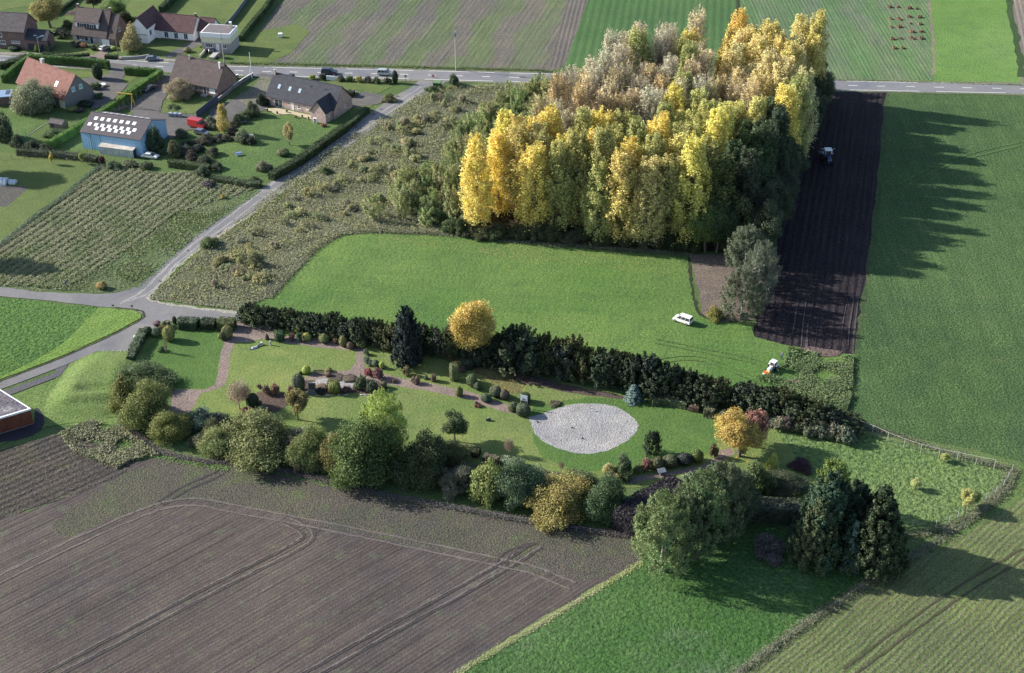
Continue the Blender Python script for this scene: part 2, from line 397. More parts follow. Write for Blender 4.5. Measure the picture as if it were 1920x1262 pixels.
for i in range(3):                            # conifer: tiers of sloping boughs
    Cs, Ns, Ss = [], [], []
    for q in range(150):
        z = R.random() ** 1.15; a = R.uniform(0, 6.28); L = (1 - z) ** .8 * 3.1 * R.uniform(.8, 1.08) + .25; k = 12 + int(26 * L / 3)
        tt = N.uniform(.25, 1, (k, 1)); dr = np.array([math.cos(a), math.sin(a), .12]); z0 = .5 + z * 10.4
        p_ = np.array([0, 0, z0]) + dr * tt * L + np.array([0, 0, -.28]) * (tt ** 2) * L + N.normal(scale=.16, size=(k, 3)) * [1, 1, .6]
        Cs.append(p_); Ns.append(N.normal(scale=.35, size=(k, 3)) + [math.cos(a) * .7, math.sin(a) * .7, .8]); Ss.append(N.uniform(.2, .42, k))
    C = np.vstack(Cs); C[:, 2] = np.maximum(C[:, 2], .05)
    reg('conifer', 2.9, 10.9, trunk_mesh('trunk', 10, .22, 0, 1, BARK), cards('crown', C, np.vstack(Ns), np.concatenate(Ss), NEEDLE))
for i in range(2):                            # leafless ornamental
    b = twigs(60, 4.6, 2.2, 1.2, .03, .3); b.tube((0, 0, -.3), (0, 0, 2), .16, .1, 7)
    tm = bpy.data.meshes.new('trunk'); tm.from_pydata(b.v, [], b.f); tm.materials.append(TWIG)
    n = 900; d = sph(n) * N.uniform(.6, 1, (n, 1)) * [2.2, 2.2, 1.7]; d[:, 2] += 3.3
    reg('bare', 2.3, 5.2, tm, cards('crown', d, sph(n), N.uniform(.08, .18, n), LEAF))
def topiary(shape, r, h, n, size):
    """clipped shrub: dark twiggy body with a close skin of leaves"""
    d = sph(n); q = d.copy(); p_ = {'ball': 2., 'box': 5., 'egg': 2.3, 'cone': 2.}[shape]
    k = (np.abs(d) ** p_).sum(1, keepdims=True) ** (-1 / p_); q = d * k
    wob = 1 + .06 * np.sin(q[:, :1] * 5 + i) + .05 * np.sin(q[:, 1:2] * 7 + 2 * i) + N.normal(scale=.02, size=(n, 1))
    q = q * wob
    if shape == 'cone': q[:, :2] *= (1.05 - .75 * (q[:, 2:] + 1) / 2)
    C = q * [r, r, h / 2]; C[:, 2] += h / 2; C[:, 2] = np.maximum(C[:, 2], .02)
    # body just inside the skin
    v, f = [], []; nu, nv = 14, 8
    for a in range(nv + 1):
        th = math.pi * a / nv
        for b in range(nu):
            ph = 2 * math.pi * b / nu; dd = np.array([math.sin(th) * math.cos(ph), math.sin(th) * math.sin(ph), math.cos(th)])
            kk = (np.abs(dd) ** p_).sum() ** (-1 / p_) * .9; w = dd * kk
            if shape == 'cone': w[:2] *= (1.05 - .75 * (w[2] + 1) / 2)
            v.append((w[0] * r, w[1] * r, max(0, w[2] * h / 2 + h / 2)))
    for a in range(nv):
        for b in range(nu): f.append((a * nu + b, a * nu + (b + 1) % nu, (a + 1) * nu + (b + 1) % nu, (a + 1) * nu + b))
    return cards('shrub', C, d + N.normal(scale=.35, size=(n, 3)), N.uniform(.7, 1.3, n) * size, LEAF, extra=(v, f))
for i in range(2):
    for sh in ('ball', 'box', 'egg', 'cone'): reg(sh, 1, 2, None, topiary(sh, 1, 2, 1500, .13))
for i in range(3):                            # loose shrub, one mesh
    n = 22; d = sph(n) * N.uniform(.3, .75, (n, 1)) * [1.2, 1.2, 1.0]; d[:, 2] = np.abs(d[:, 2]) + .35
    C, Nn, sz = clumps(d, N.uniform(.28, .5, n), 80, .13); C[:, 2] = np.maximum(C[:, 2], .02)
    reg('loose', 1.15, 1.3, None, cards('shrub', C, Nn, sz, LEAF))
    b = twigs(40, 1.3, 1.2, 1.2, .02, .05)
    reg('twiggy', 1.15, 1.5, None, cards('shrub', d * 1.1, sph(n), .1, TWIG, extra=(b.v, b.f)))
def tone(c, j=.08):
    l = (c[0] + c[1] + c[2]) / 3; c = tuple(x + (l - x) * .16 for x in c); k = 1 + R.uniform(-j, j)
    return (c[0] * k * (1 + R.uniform(-j, j)), c[1] * k, c[2] * k, 1)
def tree_at(kind, p, r, h, col, label, cat='tree', group=None, name=None, sw=1.):
    nm = name or kind
    if kind + '_large' in PROTO and r > PROTO[kind][0][0] * 1.35: kind += '_large'
    r0, h0, tm, cm = R.choice(PROTO[kind])
    if tm is None:
        o = link(bpy.data.objects.new(nm, cm)); o.location = p; o.rotation_euler.z = R.uniform(0, 6.28) if kind != 'box' else R.uniform(-.2, .2)
        o.scale = (r / r0 * sw, r / r0, h / h0); o.color = tone(col); return tag(o, label, cat, group)
    e = empty(nm, p, R.uniform(0, 6.28), label, cat, group); e.scale = (r / r0, r / r0, h / h0)
    t = link(bpy.data.objects.new('trunk', tm), e); c = link(bpy.data.objects.new('crown', cm), e); c.color = tone(col)
    return e
def tree(kind, cx, base, top, w, col, label, cat='tree', group=None, name=None, sw=1.):
    """tree or shrub from its foot row, top row and width in the photograph"""
    r = w / sc(base) / 2; dv = (base + r * sc(base) * .45 * (kind in ('bush', 'ball', 'box', 'egg', 'cone', 'loose', 'twiggy', 'yew')) * -1)
    p = at(cx, dv); return tree_at(kind, p, r, hgt(cx, dv, top + r * sc(base) * .12), col, label, cat, group, name, sw)
def inside(P, x, y):
    c = False; n = len(P)
    for i in range(n):
        a, b = P[i], P[i - 1]
        if (a.y > y) != (b.y > y) and x < (b.x - a.x) * (y - a.y) / (b.y - a.y) + a.x: c = not c
    return c
def scatter_pts(poly, n, rows=None):
    P = [at(*p) for p in poly]; xs = [p.x for p in P]; ys = [p.y for p in P]
    M = n * 4; x = N.uniform(min(xs), max(xs), M); y = N.uniform(min(ys), max(ys), M)
    if rows:
        a, per = rows; ca, sa = math.cos(a), math.sin(a); u = x * ca + y * sa; v = -x * sa + y * ca
        v = np.round(v / per) * per + N.normal(scale=per * .2, size=M) + .5 * np.sin(u * .09 + v * .05); x = u * ca - v * sa; y = u * sa + v * ca
    px = np.array([p.x for p in P]); py = np.array([p.y for p in P]); c = np.zeros(M, bool)
    for i in range(len(P)):
        ax, ay, bx, by = px[i], py[i], px[i - 1], py[i - 1]
        if ay == by: continue
        c ^= ((ay > y) != (by > y)) & (x < (bx - ax) * (y - ay) / (by - ay) + ax)
    x, y = x[c][:n], y[c][:n]; return np.stack([x, y], 1)
def tufts(name, xy, h, size, mat, label, up=.5, kind='stuff', cat=None, clump=None):
    """ground cover made of small upright leaf faces"""
    n = len(xy)
    if clump is not None:                     # keep the cover in drifts
        f = np.sin(xy[:, 0] * clump + 1.3 * np.sin(xy[:, 1] * clump * .8)) * np.sin(xy[:, 1] * clump * 1.3 + np.sin(xy[:, 0] * clump * .6) * 2)
        xy = xy[f + N.normal(scale=.35, size=n) > 0]; n = len(xy)
    z = N.uniform(.05, 1, n) * h
    C = np.column_stack([xy, z]); Nn = sph(n) * [1, 1, .5] + [0, 0, up + .5]
    o = link(bpy.data.objects.new(name, cards(name, C, Nn, N.uniform(.6, 1.5, n) * size, mat))); return tag(o, label, cat, None, kind)
def strip_xy(pts, width, per_m):
    P = smooth_line(pts, 6); out = []
    for a, b in zip(P[:-1], P[1:]):
        L = (b - a).length; k = N.poisson(L * per_m)
        d = (b - a) / max(L, 1e-6); nn = np.array([-d.y, d.x]); t = N.uniform(0, 1, k)[:, None]
        out.append(np.array([a.x, a.y]) + np.array([(b - a).x, (b - a).y]) * t + nn * N.normal(scale=width / 3, size=(k, 1)))
    return np.vstack(out)
# ================================================================ THE SETTING
GRASS = ground_mat('grass', (.06, .12, .035), (.075, .14, .045), (.095, .115, .06))
g = MB(); g.add([(-6000, -1500, 0), (6000, -1500, 0), (6000, 9000, 0), (-6000, 9000, 0)], [(0, 1, 2, 3)])
tag(g.build('ground', GRASS), None, None, None, 'structure')
A = {}
def field(*a, **k): return sheet(*a, **k)
# far fields beyond the main road
striped = ground_mat('young_crop', (.085, .13, .062), (.1, .125, .08), (.1, .15, .06), macro=.02, rows=ang((640, 130), (760, 0)), period=1.7, rcol=(.12, .115, .1), ramt=.3, rbump=.35, streak=.4, band=(15, (.12, .112, .105), .95), rwob=5, grain=2)
field('striped_field', [(440, 118), (530, 0), (585, -60), (1180, -200), (1110, 0), (1063, 118), (1030, 137), (700, 131), (500, 125)], striped)
brown_fl = ground_mat('bare_strip_soil', (.13, .12, .115), (.105, .095, .095), (.15, .14, .13), rows=ang((1033, 124), (1066, 0)), period=1.4, rcol=(.075, .07, .07))
field('ploughed_strip', [(1031, 126), (1040, 90), (1066, 0), (1110, -150), (1150, -150), (1103, 0), (1058, 118), (1048, 130)], brown_fl)
deepg = ground_mat('deep_green_crop', (.038, .12, .042), (.05, .135, .048), (.06, .14, .045), rows=ang((1200, 100), (1215, 0)), period=2.4, rcol=(.03, .09, .035), ramt=.35)
field('green_field', [(1062, 118), (1103, 0), (1140, -120), (1380, -120), (1384, 0), (1388, 150), (1050, 142), (1048, 132)], deepg)
stub = ground_mat('thin_crop', (.09, .17, .075), (.1, .155, .09), (.13, .14, .11), rows=math.pi / 2 + .0, period=1.2, rcol=(.12, .13, .1), ramt=.3, rbump=.4, streak=.4, band=(14, (.075, .17, .055), .5), rwob=2)
field('light_green_field', [(1388, 152), (1384, 0), (1380, -120), (1735, -120), (1745, 0), (1752, 150), (1700, 156)], stub)
lime = ground_mat('bright_grass', (.075, .19, .04), (.1, .22, .055), (.06, .17, .05), macro=.02)
field('bright_green_field', [(1750, 154), (1742, 0), (1735, -120), (1860, -120), (1890, 0), (1918, 157)], lime)
field('far_bare_field', [(1915, 155), (1898, 30), (1880, -100), (2300, -100), (2300, 160)], ground_mat('pale_soil', (.2, .17, .155), (.165, .145, .135), (.22, .2, .18), rows=ang((1910, 100), (1890, 0)), period=1.5, rcol=(.12, .1, .1)))
VERGE = ground_mat('verge_turf', (.055, .11, .035), (.07, .135, .04), (.1, .13, .06), macro=.1)
ribbon('field_edge', [[(1384, -60), (1385, 60), (1387, 148)], ], 1.4, ground_mat('edge_soil', (.035, .05, .03), (.05, .06, .035)), amp=.3)
ribbon('field_edge', [[(1890, -5), (1905, 70), (1917, 145)]], 2.2, ground_mat('edge_dark_grass', (.03, .07, .03), (.04, .08, .03)), amp=.5)  # darker green strip along the field edge
ribbon('dry_track', [[(1742, 0), (1746, 40), (1752, 118), (1748, 140)]], .9, ground_mat('dry_soil', (.19, .17, .12), (.15, .14, .1)), amp=.35)
# right-hand fields
clover = ground_mat('clover_crop', (.04, .1, .034), (.052, .115, .042), (.075, .13, .048), macro=.012, mid=.25, grain=2.2, gamt=.6, bump=.8, bscale=2., rows=math.pi / 2 - .06, period=7.5, rcol=(.028, .078, .028), ramt=.3, rbump=.1, streak=.25)
field('crop_field', [(1664, 176), (2300, 176), (2300, 990), (1925, 868), (1800, 838), (1590, 795), (1588, 742), (1603, 664), (1612, 600), (1638, 420)], clover)
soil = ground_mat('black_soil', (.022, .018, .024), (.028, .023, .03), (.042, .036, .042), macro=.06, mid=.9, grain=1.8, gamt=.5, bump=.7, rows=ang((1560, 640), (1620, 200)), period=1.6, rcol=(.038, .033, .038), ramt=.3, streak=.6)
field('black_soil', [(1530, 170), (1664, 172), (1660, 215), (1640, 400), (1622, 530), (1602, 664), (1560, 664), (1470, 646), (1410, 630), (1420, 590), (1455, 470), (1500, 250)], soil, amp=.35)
ribbon('crop_margin', [[(1664, 176), (1645, 380), (1624, 540), (1606, 650), (1590, 742), (1588, 790)]], 1.1, ground_mat('margin_turf', (.05, .1, .035), (.03, .06, .03), (.09, .12, .05)), amp=.4)
# meadow
meadow = ground_mat('meadow_turf', (.055, .15, .032), (.09, .175, .042), (.042, .125, .038), macro=.035, mid=.15, rows=ang((600, 545), (1250, 590)), period=3.2, rcol=(.06, .135, .035), ramt=.05, rbump=.05, streak=.14, grain=2.4, gamt=.38, bump=.55, bscale=1.1)
field('meadow', [(512, 556), (560, 503), (600, 465), (640, 442), (700, 437), (870, 446), (1000, 458), (1200, 476), (1290, 482), (1298, 530), (1310, 590), (1345, 602), (1410, 606), (1415, 632), (1470, 647), (1560, 664), (1604, 665), (1585, 745), (1590, 800), (1400, 760), (1150, 720), (900, 680), (700, 645), (520, 610), (450, 600), (446, 580)], meadow, amp=.3)
pale = ground_mat('leaf_litter', (.13, .105, .095), (.15, .125, .11), (.2, .17, .13), grain=3, gamt=.6)
field('leafy_strip', [(1292, 476), (1370, 478), (1400, 440), (1440, 440), (1425, 560), (1412, 600), (1345, 603), (1318, 590), (1308, 540)], pale)
ribbon('rut', [[(1291, 482), (1296, 530), (1305, 570), (1316, 592), (1345, 602)]], .7, ground_mat('rut_soil', (.03, .04, .025), (.04, .05, .03)), amp=.25)
# scrub ground
scrubg = ground_mat('rough_grass', (.12, .125, .075), (.1, .115, .06), (.075, .07, .06), macro=.05, mid=.4, grain=2, gamt=.6, bump=.9, bscale=1.2)
SCRUB = [(834, 163), (985, 157), (1040, 158), (1150, 170), (1000, 330), (880, 440), (700, 437), (640, 442), (600, 465), (510, 556), (447, 582), (281, 562), (290, 548), (345, 500), (400, 455), (520, 352), (640, 268), (760, 195), (812, 160)]
field('rough_ground', SCRUB, scrubg, amp=.5)
# wood floor
field('wood_floor', [(865, 440), (1000, 456), (1200, 474), (1360, 474), (1440, 440), (1480, 300), (1530, 166), (1150, 168), (1000, 330)], ground_mat('wood_floor_litter', (.05, .045, .03), (.07, .06, .035), (.1, .08, .04)), amp=.6)
# left rows field and gardens
cut = ground_mat('mown_rows', (.085, .11, .06), (.1, .115, .07), (.11, .1, .08), mid=.3, rows=ang((80, 500), (330, 330)), period=2.05, rcol=(.15, .148, .1), ramt=.3, rbump=.5, bump=.7, grain=1.6, gamt=.6, rwob=3)
ROWF = [(-80, 510), (60, 410), (150, 345), (192, 308), (300, 325), (370, 322), (400, 345), (488, 352), (420, 400), (355, 455), (300, 500), (255, 538), (215, 549), (120, 546), (-80, 536)]
field('mown_field', ROWF, cut, amp=.3)
mown2 = ground_mat('tussock_turf', (.075, .125, .05), (.09, .12, .06), (.11, .115, .07), mid=.25, bump=.9, bscale=1.1, grain=1.5, gamt=.55)
field('tussock_field', [(-80, 530), (60, 460), (200, 440), (330, 370), (400, 346), (488, 352), (420, 400), (355, 455), (300, 500), (255, 538), (215, 549), (120, 546), (-80, 542)], mown2, amp=.8)
lawnm = ground_mat('garden_lawn', (.085, .135, .04), (.1, .145, .045), (.07, .13, .04), macro=.06, mid=.3, grain=2, gamt=.25, bump=.25)
field('garden_lawn', [(-80, 284), (30, 287), (187, 305), (150, 340), (60, 405), (0, 452), (-80, 505)], lawnm)
field('vegetable_bed', [(-60, 348), (40, 349), (55, 352), (30, 374), (12, 388), (-60, 390)], ground_mat('bed_soil', (.09, .085, .09), (.07, .065, .07), (.08, .12, .05), mid=.6))
darkg = ground_mat('dark_lawn', (.058, .128, .038), (.075, .14, .045), (.05, .105, .038), macro=.08, grain=2)
field('back_lawn', [(-60, 205), (40, 205), (75, 232), (45, 258), (0, 266), (-60, 262)], darkg)
field('house_lawn', [(395, 335), (350, 296), (420, 262), (470, 215), (520, 212), (590, 228), (640, 228), (690, 200), (640, 238), (580, 280), (500, 330), (470, 332)], darkg)
for q in ([(245, 0), (330, -60), (520, -60), (440, 35), (392, 36), (352, 32), (310, 25), (262, 40), (235, 20)], [(130, 0), (140, -50), (190, -50), (200, 0), (175, 30), (120, 40)], [(-60, 25), (0, 20), (60, 10), (75, -50), (-60, -50)], [(420, 40), (445, 5), (500, -60), (545, -60), (530, 0), (465, 60), (450, 70)]):
    field('back_garden', q, lawnm)
for q in ([(258, 100), (270, 85), (300, 82), (330, 86), (352, 90), (310, 104)], [(352, 103), (330, 106), (375, 85), (382, 92), (372, 106)], [(85, 98), (120, 85), (140, 88), (165, 92), (190, 100), (168, 106), (90, 104)], [(445, 119), (455, 80), (480, 60), (555, 45), (580, 60), (545, 100), (500, 122)], [(128, 142), (125, 133), (185, 136), (178, 144), (150, 145)], [(236, 140), (263, 141), (240, 158), (228, 150)],
          [(300, 215), (308, 192), (350, 186), (395, 195), (365, 212)], [(610, 150), (640, 152), (720, 154), (738, 162), (700, 180), (672, 168), (640, 175)], [(655, 208), (668, 198), (708, 192), (690, 206), (662, 232)]):
    field('front_garden', q, lawnm)
# bottom fields
dirA = ang((100, 1262), (560, 1010))
brown = ground_mat('drilled_soil', (.069, .056, .058), (.083, .069, .07), (.095, .115, .075), macro=.02, mid=.5, grain=5.5, gamt=.4, bump=.35, bscale=4.5, rows=dirA, period=.75, rcol=(.105, .1, .085), ramt=.3, rbump=.3, streak=.4, lines=(3.1, (.05, .044, .046), .75), band=(9.5, (.095, .08, .08), .4), rwob=.5)
BR = [(-300, 1020), (-80, 1000), (0, 975), (120, 935), (215, 893), (243, 868), (300, 856), (420, 872), (560, 900), (700, 932), (900, 968), (1060, 988), (1190, 1012), (1205, 1052), (1100, 1118), (1000, 1175), (850, 1266), (760, 1330), (600, 1450), (-300, 1450)]
field('drilled_field', BR, brown, amp=.3)
head = ground_mat('headland_soil', (.083, .082, .064), (.09, .082, .074), (.075, .115, .05), macro=.05, mid=.22, grain=3.6, gamt=.6, bump=.6, bscale=3.)
field('headland', [(243, 880), (300, 857), (420, 873), (560, 901), (700, 933), (900, 969), (1060, 989), (1190, 1013), (1203, 1050), (1090, 1092), (945, 1058), (740, 1015), (600, 985), (480, 955), (345, 938), (300, 948), (200, 975), (120, 1010), (100, 980)], head, amp=.8)
veg = ground_mat('crop_stubble', (.05, .044, .045), (.062, .056, .052), (.075, .09, .045), mid=.2, rows=ang((0, 955), (190, 870)), period=1.5, streak=.5, rcol=(.09, .082, .075), ramt=.6, rbump=.5, bump=.6, grain=1.6, gamt=.5, rwob=.8)
field('vegetable_plot', [(-80, 875), (0, 846), (100, 815), (170, 828), (245, 864), (235, 888), (150, 925), (0, 974), (-80, 1000)], veg)
pasture = ground_mat('pasture_turf', (.026, .1, .024), (.042, .118, .034), (.085, .14, .085), macro=.05, mid=.06, grain=1.6, gamt=.45, bump=.8, bscale=1.)
field('pasture', [(845, 1275), (1000, 1185), (1205, 1055), (1230, 1000), (1350, 960), (1500, 1000), (1600, 1030), (1660, 1062), (1640, 1082), (1500, 1170), (1365, 1275), (1200, 1400), (700, 1400)], pasture)
ribbon('grass_bank', [[(845, 1272), (900, 1236), (1000, 1175), (1100, 1115), (1205, 1053)]], .9, ground_mat('bright_bank', (.12, .2, .05), (.14, .19, .07), (.17, .17, .1)), amp=.25)
crop2 = ground_mat('rowed_crop', (.075, .13, .038), (.09, .135, .045), (.085, .16, .04), macro=.03, mid=.1, rows=ang((1640, 1262), (1880, 1040)), period=.95, rcol=(.135, .11, .095), ramt=.8, rbump=.4, bump=.4, streak=.35, grain=3, gamt=.45, rwob=11)
field('row_crop_field', [(1365, 1285), (1500, 1180), (1640, 1090), (1700, 1060), (1790, 1000), (1880, 930), (1925, 880), (2300, 990), (2300, 1500), (1150, 1450)], crop2, amp=.4)
field('crop_verge', [(1640, 1090), (1700, 1050), (1790, 985), (1860, 930), (1925, 868), (2000, 880), (1925, 930), (1840, 985), (1760, 1030), (1660, 1085)], VERGE, amp=.6)
# garden of the park
lawn = ground_mat('park_lawn', (.1, .17, .045), (.15, .2, .06), (.075, .16, .042), macro=.09, mid=.18, grain=2.2, gamt=.25, bump=.35)
field('park_lawn', [(262, 690), (250, 640), (275, 625), (330, 612), (440, 612), (520, 612), (700, 650), (900, 690), (1050, 715), (1200, 745), (1400, 775), (1560, 815), (1610, 806), (1740, 835), (1896, 872), (1890, 915), (1790, 975), (1700, 990), (1500, 940), (1390, 900), (1170, 915), (1100, 920), (900, 880), (700, 820), (540, 800), (380, 790)], lawn)
rich = ground_mat('rich_lawn', (.05, .135, .03), (.065, .15, .036), (.045, .12, .035), macro=.1, mid=.3, grain=2, gamt=.25, bump=.35)
field('rich_lawn', [(262, 690), (272, 660), (300, 625), (330, 618), (412, 622), (421, 642), (414, 660), (409, 700), (403, 722), (385, 730), (330, 728), (300, 700)], rich)
field('rich_lawn', [(1000, 762), (1100, 745), (1200, 748), (1330, 770), (1350, 800), (1340, 850), (1200, 880), (1090, 885), (1020, 860), (1000, 830)], rich)
field('tussock_lawn', [(1450, 800), (1560, 828), (1610, 812), (1740, 838), (1893, 874), (1888, 912), (1790, 974), (1700, 990), (1620, 950), (1500, 870)], ground_mat('tussock_lawn_turf', (.075, .15, .045), (.09, .155, .055), (.065, .13, .05), mid=.3, bump=1., bscale=.9, grain=1.3, gamt=.55))
gravelp = ground_mat('red_path_gravel', (.21, .165, .155), (.18, .14, .135), (.24, .2, .19), macro=.2, mid=.8, grain=3, gamt=.4, bump=.3)
for q in ([(443, 603), (452, 604), (480, 612), (518, 614), (524, 621), (512, 636), (492, 636), (470, 641), (441, 643), (432, 664), (428, 700), (422, 722), (405, 731), (380, 733), (403, 722), (409, 700), (414, 660), (421, 642), (437, 622)],
          [(325, 731), (403, 731), (376, 738), (366, 760), (348, 786), (318, 778)],
          [(512, 630), (560, 632), (655, 640), (683, 655), (680, 664), (684, 690), (700, 697), (745, 708), (800, 718), (880, 735), (925, 750), (985, 772), (985, 781), (940, 772), (880, 750), (800, 733), (730, 722), (700, 716), (620, 708), (560, 716), (590, 700), (655, 695), (667, 680), (669, 659), (600, 652), (515, 641)],
          [(1170, 905), (1196, 893), (1260, 885), (1320, 872), (1345, 855), (1350, 845), (1372, 840), (1378, 850), (1360, 862), (1340, 875), (1300, 885), (1230, 897), (1180, 908)]):
    sheet('park_path', q, gravelp, amp=.12)
bed = ground_mat('bed_earth', (.075, .055, .05), (.095, .07, .065), (.13, .105, .09), mid=1, grain=3)
for q in ([(555, 715), (700, 712), (730, 730), (700, 738), (560, 742), (545, 735)], [(484, 735), (545, 736), (540, 760), (515, 775), (488, 768), (462, 772), (470, 750)], [(898, 685), (1000, 705), (1060, 722), (1180, 745), (1190, 752), (1100, 742), (1000, 722), (890, 700)]):
    sheet('flower_bed', q, bed, amp=.3)
stone = ground_mat('white_gravel', (.27, .27, .295), (.34, .34, .36), (.22, .22, .235), macro=.25, mid=.35, grain=4, gamt=.3, bump=.6, bscale=3)
sheet('gravel_circle', [(991, 782), (1012, 778), (1040, 768), (1062, 760), (1090, 757), (1128, 758), (1152, 762), (1172, 772), (1190, 786), (1198, 798), (1192, 812), (1178, 826), (1160, 836), (1135, 847), (1105, 852), (1078, 850), (1045, 841), (1020, 829), (1003, 815), (997, 800)], stone, step=.8, amp=.12)
sheet('pale_gravel_bed', [(592, 712), (612, 710), (640, 713), (665, 716), (668, 727), (640, 728), (605, 727), (590, 722)], stone, amp=.15)
leafg = ground_mat('fallen_leaves', (.14, .12, .05), (.11, .13, .05), (.22, .15, .06), macro=.3, mid=1.2, grain=2.6, gamt=.5)
sheet('fallen_leaves', [(820, 660), (870, 655), (905, 668), (935, 690), (960, 705), (985, 722), (975, 738), (930, 728), (900, 700), (850, 678)], leafg, amp=.9)
# ---- roads
asph = ground_mat('worn_asphalt', (.16, .16, .178), (.19, .188, .205), (.135, .135, .15), macro=.08, mid=.35, grain=3.5, gamt=.12, bump=.08)
asph2 = ground_mat('main_asphalt', (.165, .17, .195), (.185, .19, .215), (.145, .15, .17), macro=.05, mid=.2, grain=3, gamt=.1, bump=.05)
yardm = ground_mat('yard_tarmac', (.1, .098, .105), (.12, .115, .12), (.15, .145, .14), macro=.1, mid=.4, gamt=.15, bump=.1)
PAINT = plain('road_paint', (.72, .72, .7), .6, .12)
MR = [(-400, 101), (0, 113), (260, 123), (430, 132.5), (720, 139), (985, 146), (1260, 152), (1535, 159.5), (1920, 167), (2500, 178)]
sh = ribbon('road_shoulder', [MR], 9.4, ground_mat('shoulder_grit', (.15, .16, .12), (.1, .13, .06), (.2, .19, .17), grain=3), amp=.35)
P = [at(*p) for p in MR]
mr = ribbon('main_road', [MR], 7.2, asph2, amp=.05)
def off(P, d):
    out = []
    for i, p in enumerate(P):
        t = (P[min(i + 1, len(P) - 1)] - P[max(i - 1, 0)]).normalized(); out.append(p + Vector((-t.y, t.x, 0)) * d)
    return out
def dash(P, on, offl, w):
    segs, pos, cur, acc = [], 0, [], 0
    tot = on + offl
    for a, b in zip(P[:-1], P[1:]):
        L = (b - a).length; k = max(1, int(L / .5))
        for j in range(k):
            q = a.lerp(b, j / k); d = acc + L * j / k
            if d % tot < on: cur.append(q)
            elif cur: segs.append(cur); cur = []
        acc += L
    return [s for s in segs if len(s) > 1]
C0 = smooth_line(MR, 12)
ribbon('road_markings', dash(C0, 3, 5, .15), .22, PAINT, raw=True)
ribbon('road_markings', dash(off(C0, -3.15), 20, 4, .15) + dash(off(C0, 3.15), 20, 4, .15), .18, PAINT, raw=True)
ribbon('pavement', [off(C0, 5.2)[:30]], 1.8, ground_mat('pavement_tarmac', (.21, .19, .195), (.24, .22, .22), gamt=.15), raw=True, amp=.05)
sheet('lane', [(786, 151), (838, 153), (812, 172), (790, 186), (700, 241), (640, 285), (545, 345), (470, 400), (410, 438.7), (355, 480), (315, 515), (285, 548), (281, 562), (285, 567), (350, 577), (449, 588), (450, 601), (408, 598), (332, 599), (300, 612), (272, 626), (255, 637), (245, 659), (182, 659), (134, 680), (104, 692), (0, 731), (-120, 775), (-120, 760), (0, 715), (84, 683), (152, 655), (223, 622), (266, 598), (269, 590), (253, 581), (215, 577.6), (186, 575.5), (100, 565), (0, 556), (-120, 548), (-120, 534), (0, 538.5), (70, 548), (182, 552), (215, 550), (246, 543), (265, 527), (300, 497), (365, 439), (420, 402), (487, 356), (510, 340), (560, 302), (640, 248), (690, 216), (735, 183), (770, 165)], asph, step=3, amp=.12)
ribbon('lane_wear', [[(800, 165), (700, 232), (560, 323), (440, 412), (340, 488), (285, 545), (240, 565)], [(790, 163), (690, 228), (548, 318), (428, 408), (330, 485), (268, 545), (225, 570)]], .5, ground_mat('polished_asphalt', (.25, .25, .265), (.27, .27, .28), gamt=.1), amp=.2)
ribbon('sandy_edge', [[(640, 288), (545, 348), (472, 402), (412, 441), (356, 482), (316, 517), (287, 548), (283, 563), (350, 576), (447, 587)]], .8, ground_mat('sand_edge', (.3, .28, .25), (.25, .25, .22)), amp=.35)
sheet('footpath', [(134, 681), (129, 683), (112, 706), (28, 738), (-60, 770), (-60, 762), (13, 731), (104, 700), (104, 693)], ground_mat('footpath_tarmac', (.1, .1, .115), (.115, .115, .13), gamt=.12), amp=.05)
ribbon('grass_edge', [[(-60, 740), (0, 716), (84, 684), (152, 656), (223, 623), (266, 599), (270, 590), (262, 583), (215, 577)]], .5, ground_mat('edge_dirt', (.04, .04, .03), (.06, .06, .045)), amp=.08)
field('left_crop', [(-80, 562), (0, 557), (60, 563), (118, 572), (186, 577), (160, 603), (140, 625), (110, 650), (60, 680), (0, 706), (-80, 735)], ground_mat('left_crop_leaf', (.045, .13, .03), (.055, .15, .035), (.04, .11, .03), mid=.6, grain=1.4, gamt=.5, bump=1., bscale=1.2))
field('bright_verge', [(186, 577), (215, 578.5), (252, 582), (266, 590), (264, 597), (222, 620), (150, 653), (83, 681), (0, 712), (-80, 740), (-80, 732), (0, 706), (60, 680), (110, 650), (140, 625), (160, 603)], ground_mat('verge_grass_turf', (.095, .2, .035), (.11, .21, .045), (.08, .17, .035)), amp=.1)
field('bright_verge', [(182, 662), (245, 664), (236, 700), (222, 720), (226, 780), (160, 790), (90, 800), (-60, 860), (-60, 772), (28, 740), (112, 708), (135, 684)], ground_mat('slope_turf', (.085, .17, .04), (.105, .18, .05), (.08, .15, .04)), amp=.1)
# grassy mound beside the junction
v, f = [], []
cx, cy = at(183, 722).x, at(183, 722).y
mnd = ground_mat('mound_turf', (.1, .185, .045), (.12, .185, .055), (.09, .15, .04), macro=.15)
n = 48
for i in range(n + 1):
    for j in range(n + 1):
        x = -9 + 18 * i / n; y = -13 + 26 * j / n
        r = max(abs(x) / 8.5, abs(y) / 12.5); r = (abs(x / 8.8) ** 3 + abs(y / 12.8) ** 3) ** (1 / 3); q_ = max(0, min(1, (1 - r) * 1.5)); z = 1.9 * q_ * q_ * (3 - 2 * q_); z -= .8 * math.exp(-((x - 1) / 3.6) ** 4 - ((y + 3.4) / 1.3) ** 2) + .6 * math.exp(-((x - 1) / 4) ** 4 - ((y + 7.2) / 1.1) ** 2) * (z > .3)
        v.append((cx + x * 1. + y * .12, cy + y, z + .03)); 
for i in range(n):
    for j in range(n):
        a = i * (n + 1) + j; f.append((a, a + n + 1, a + n + 2, a + 1))
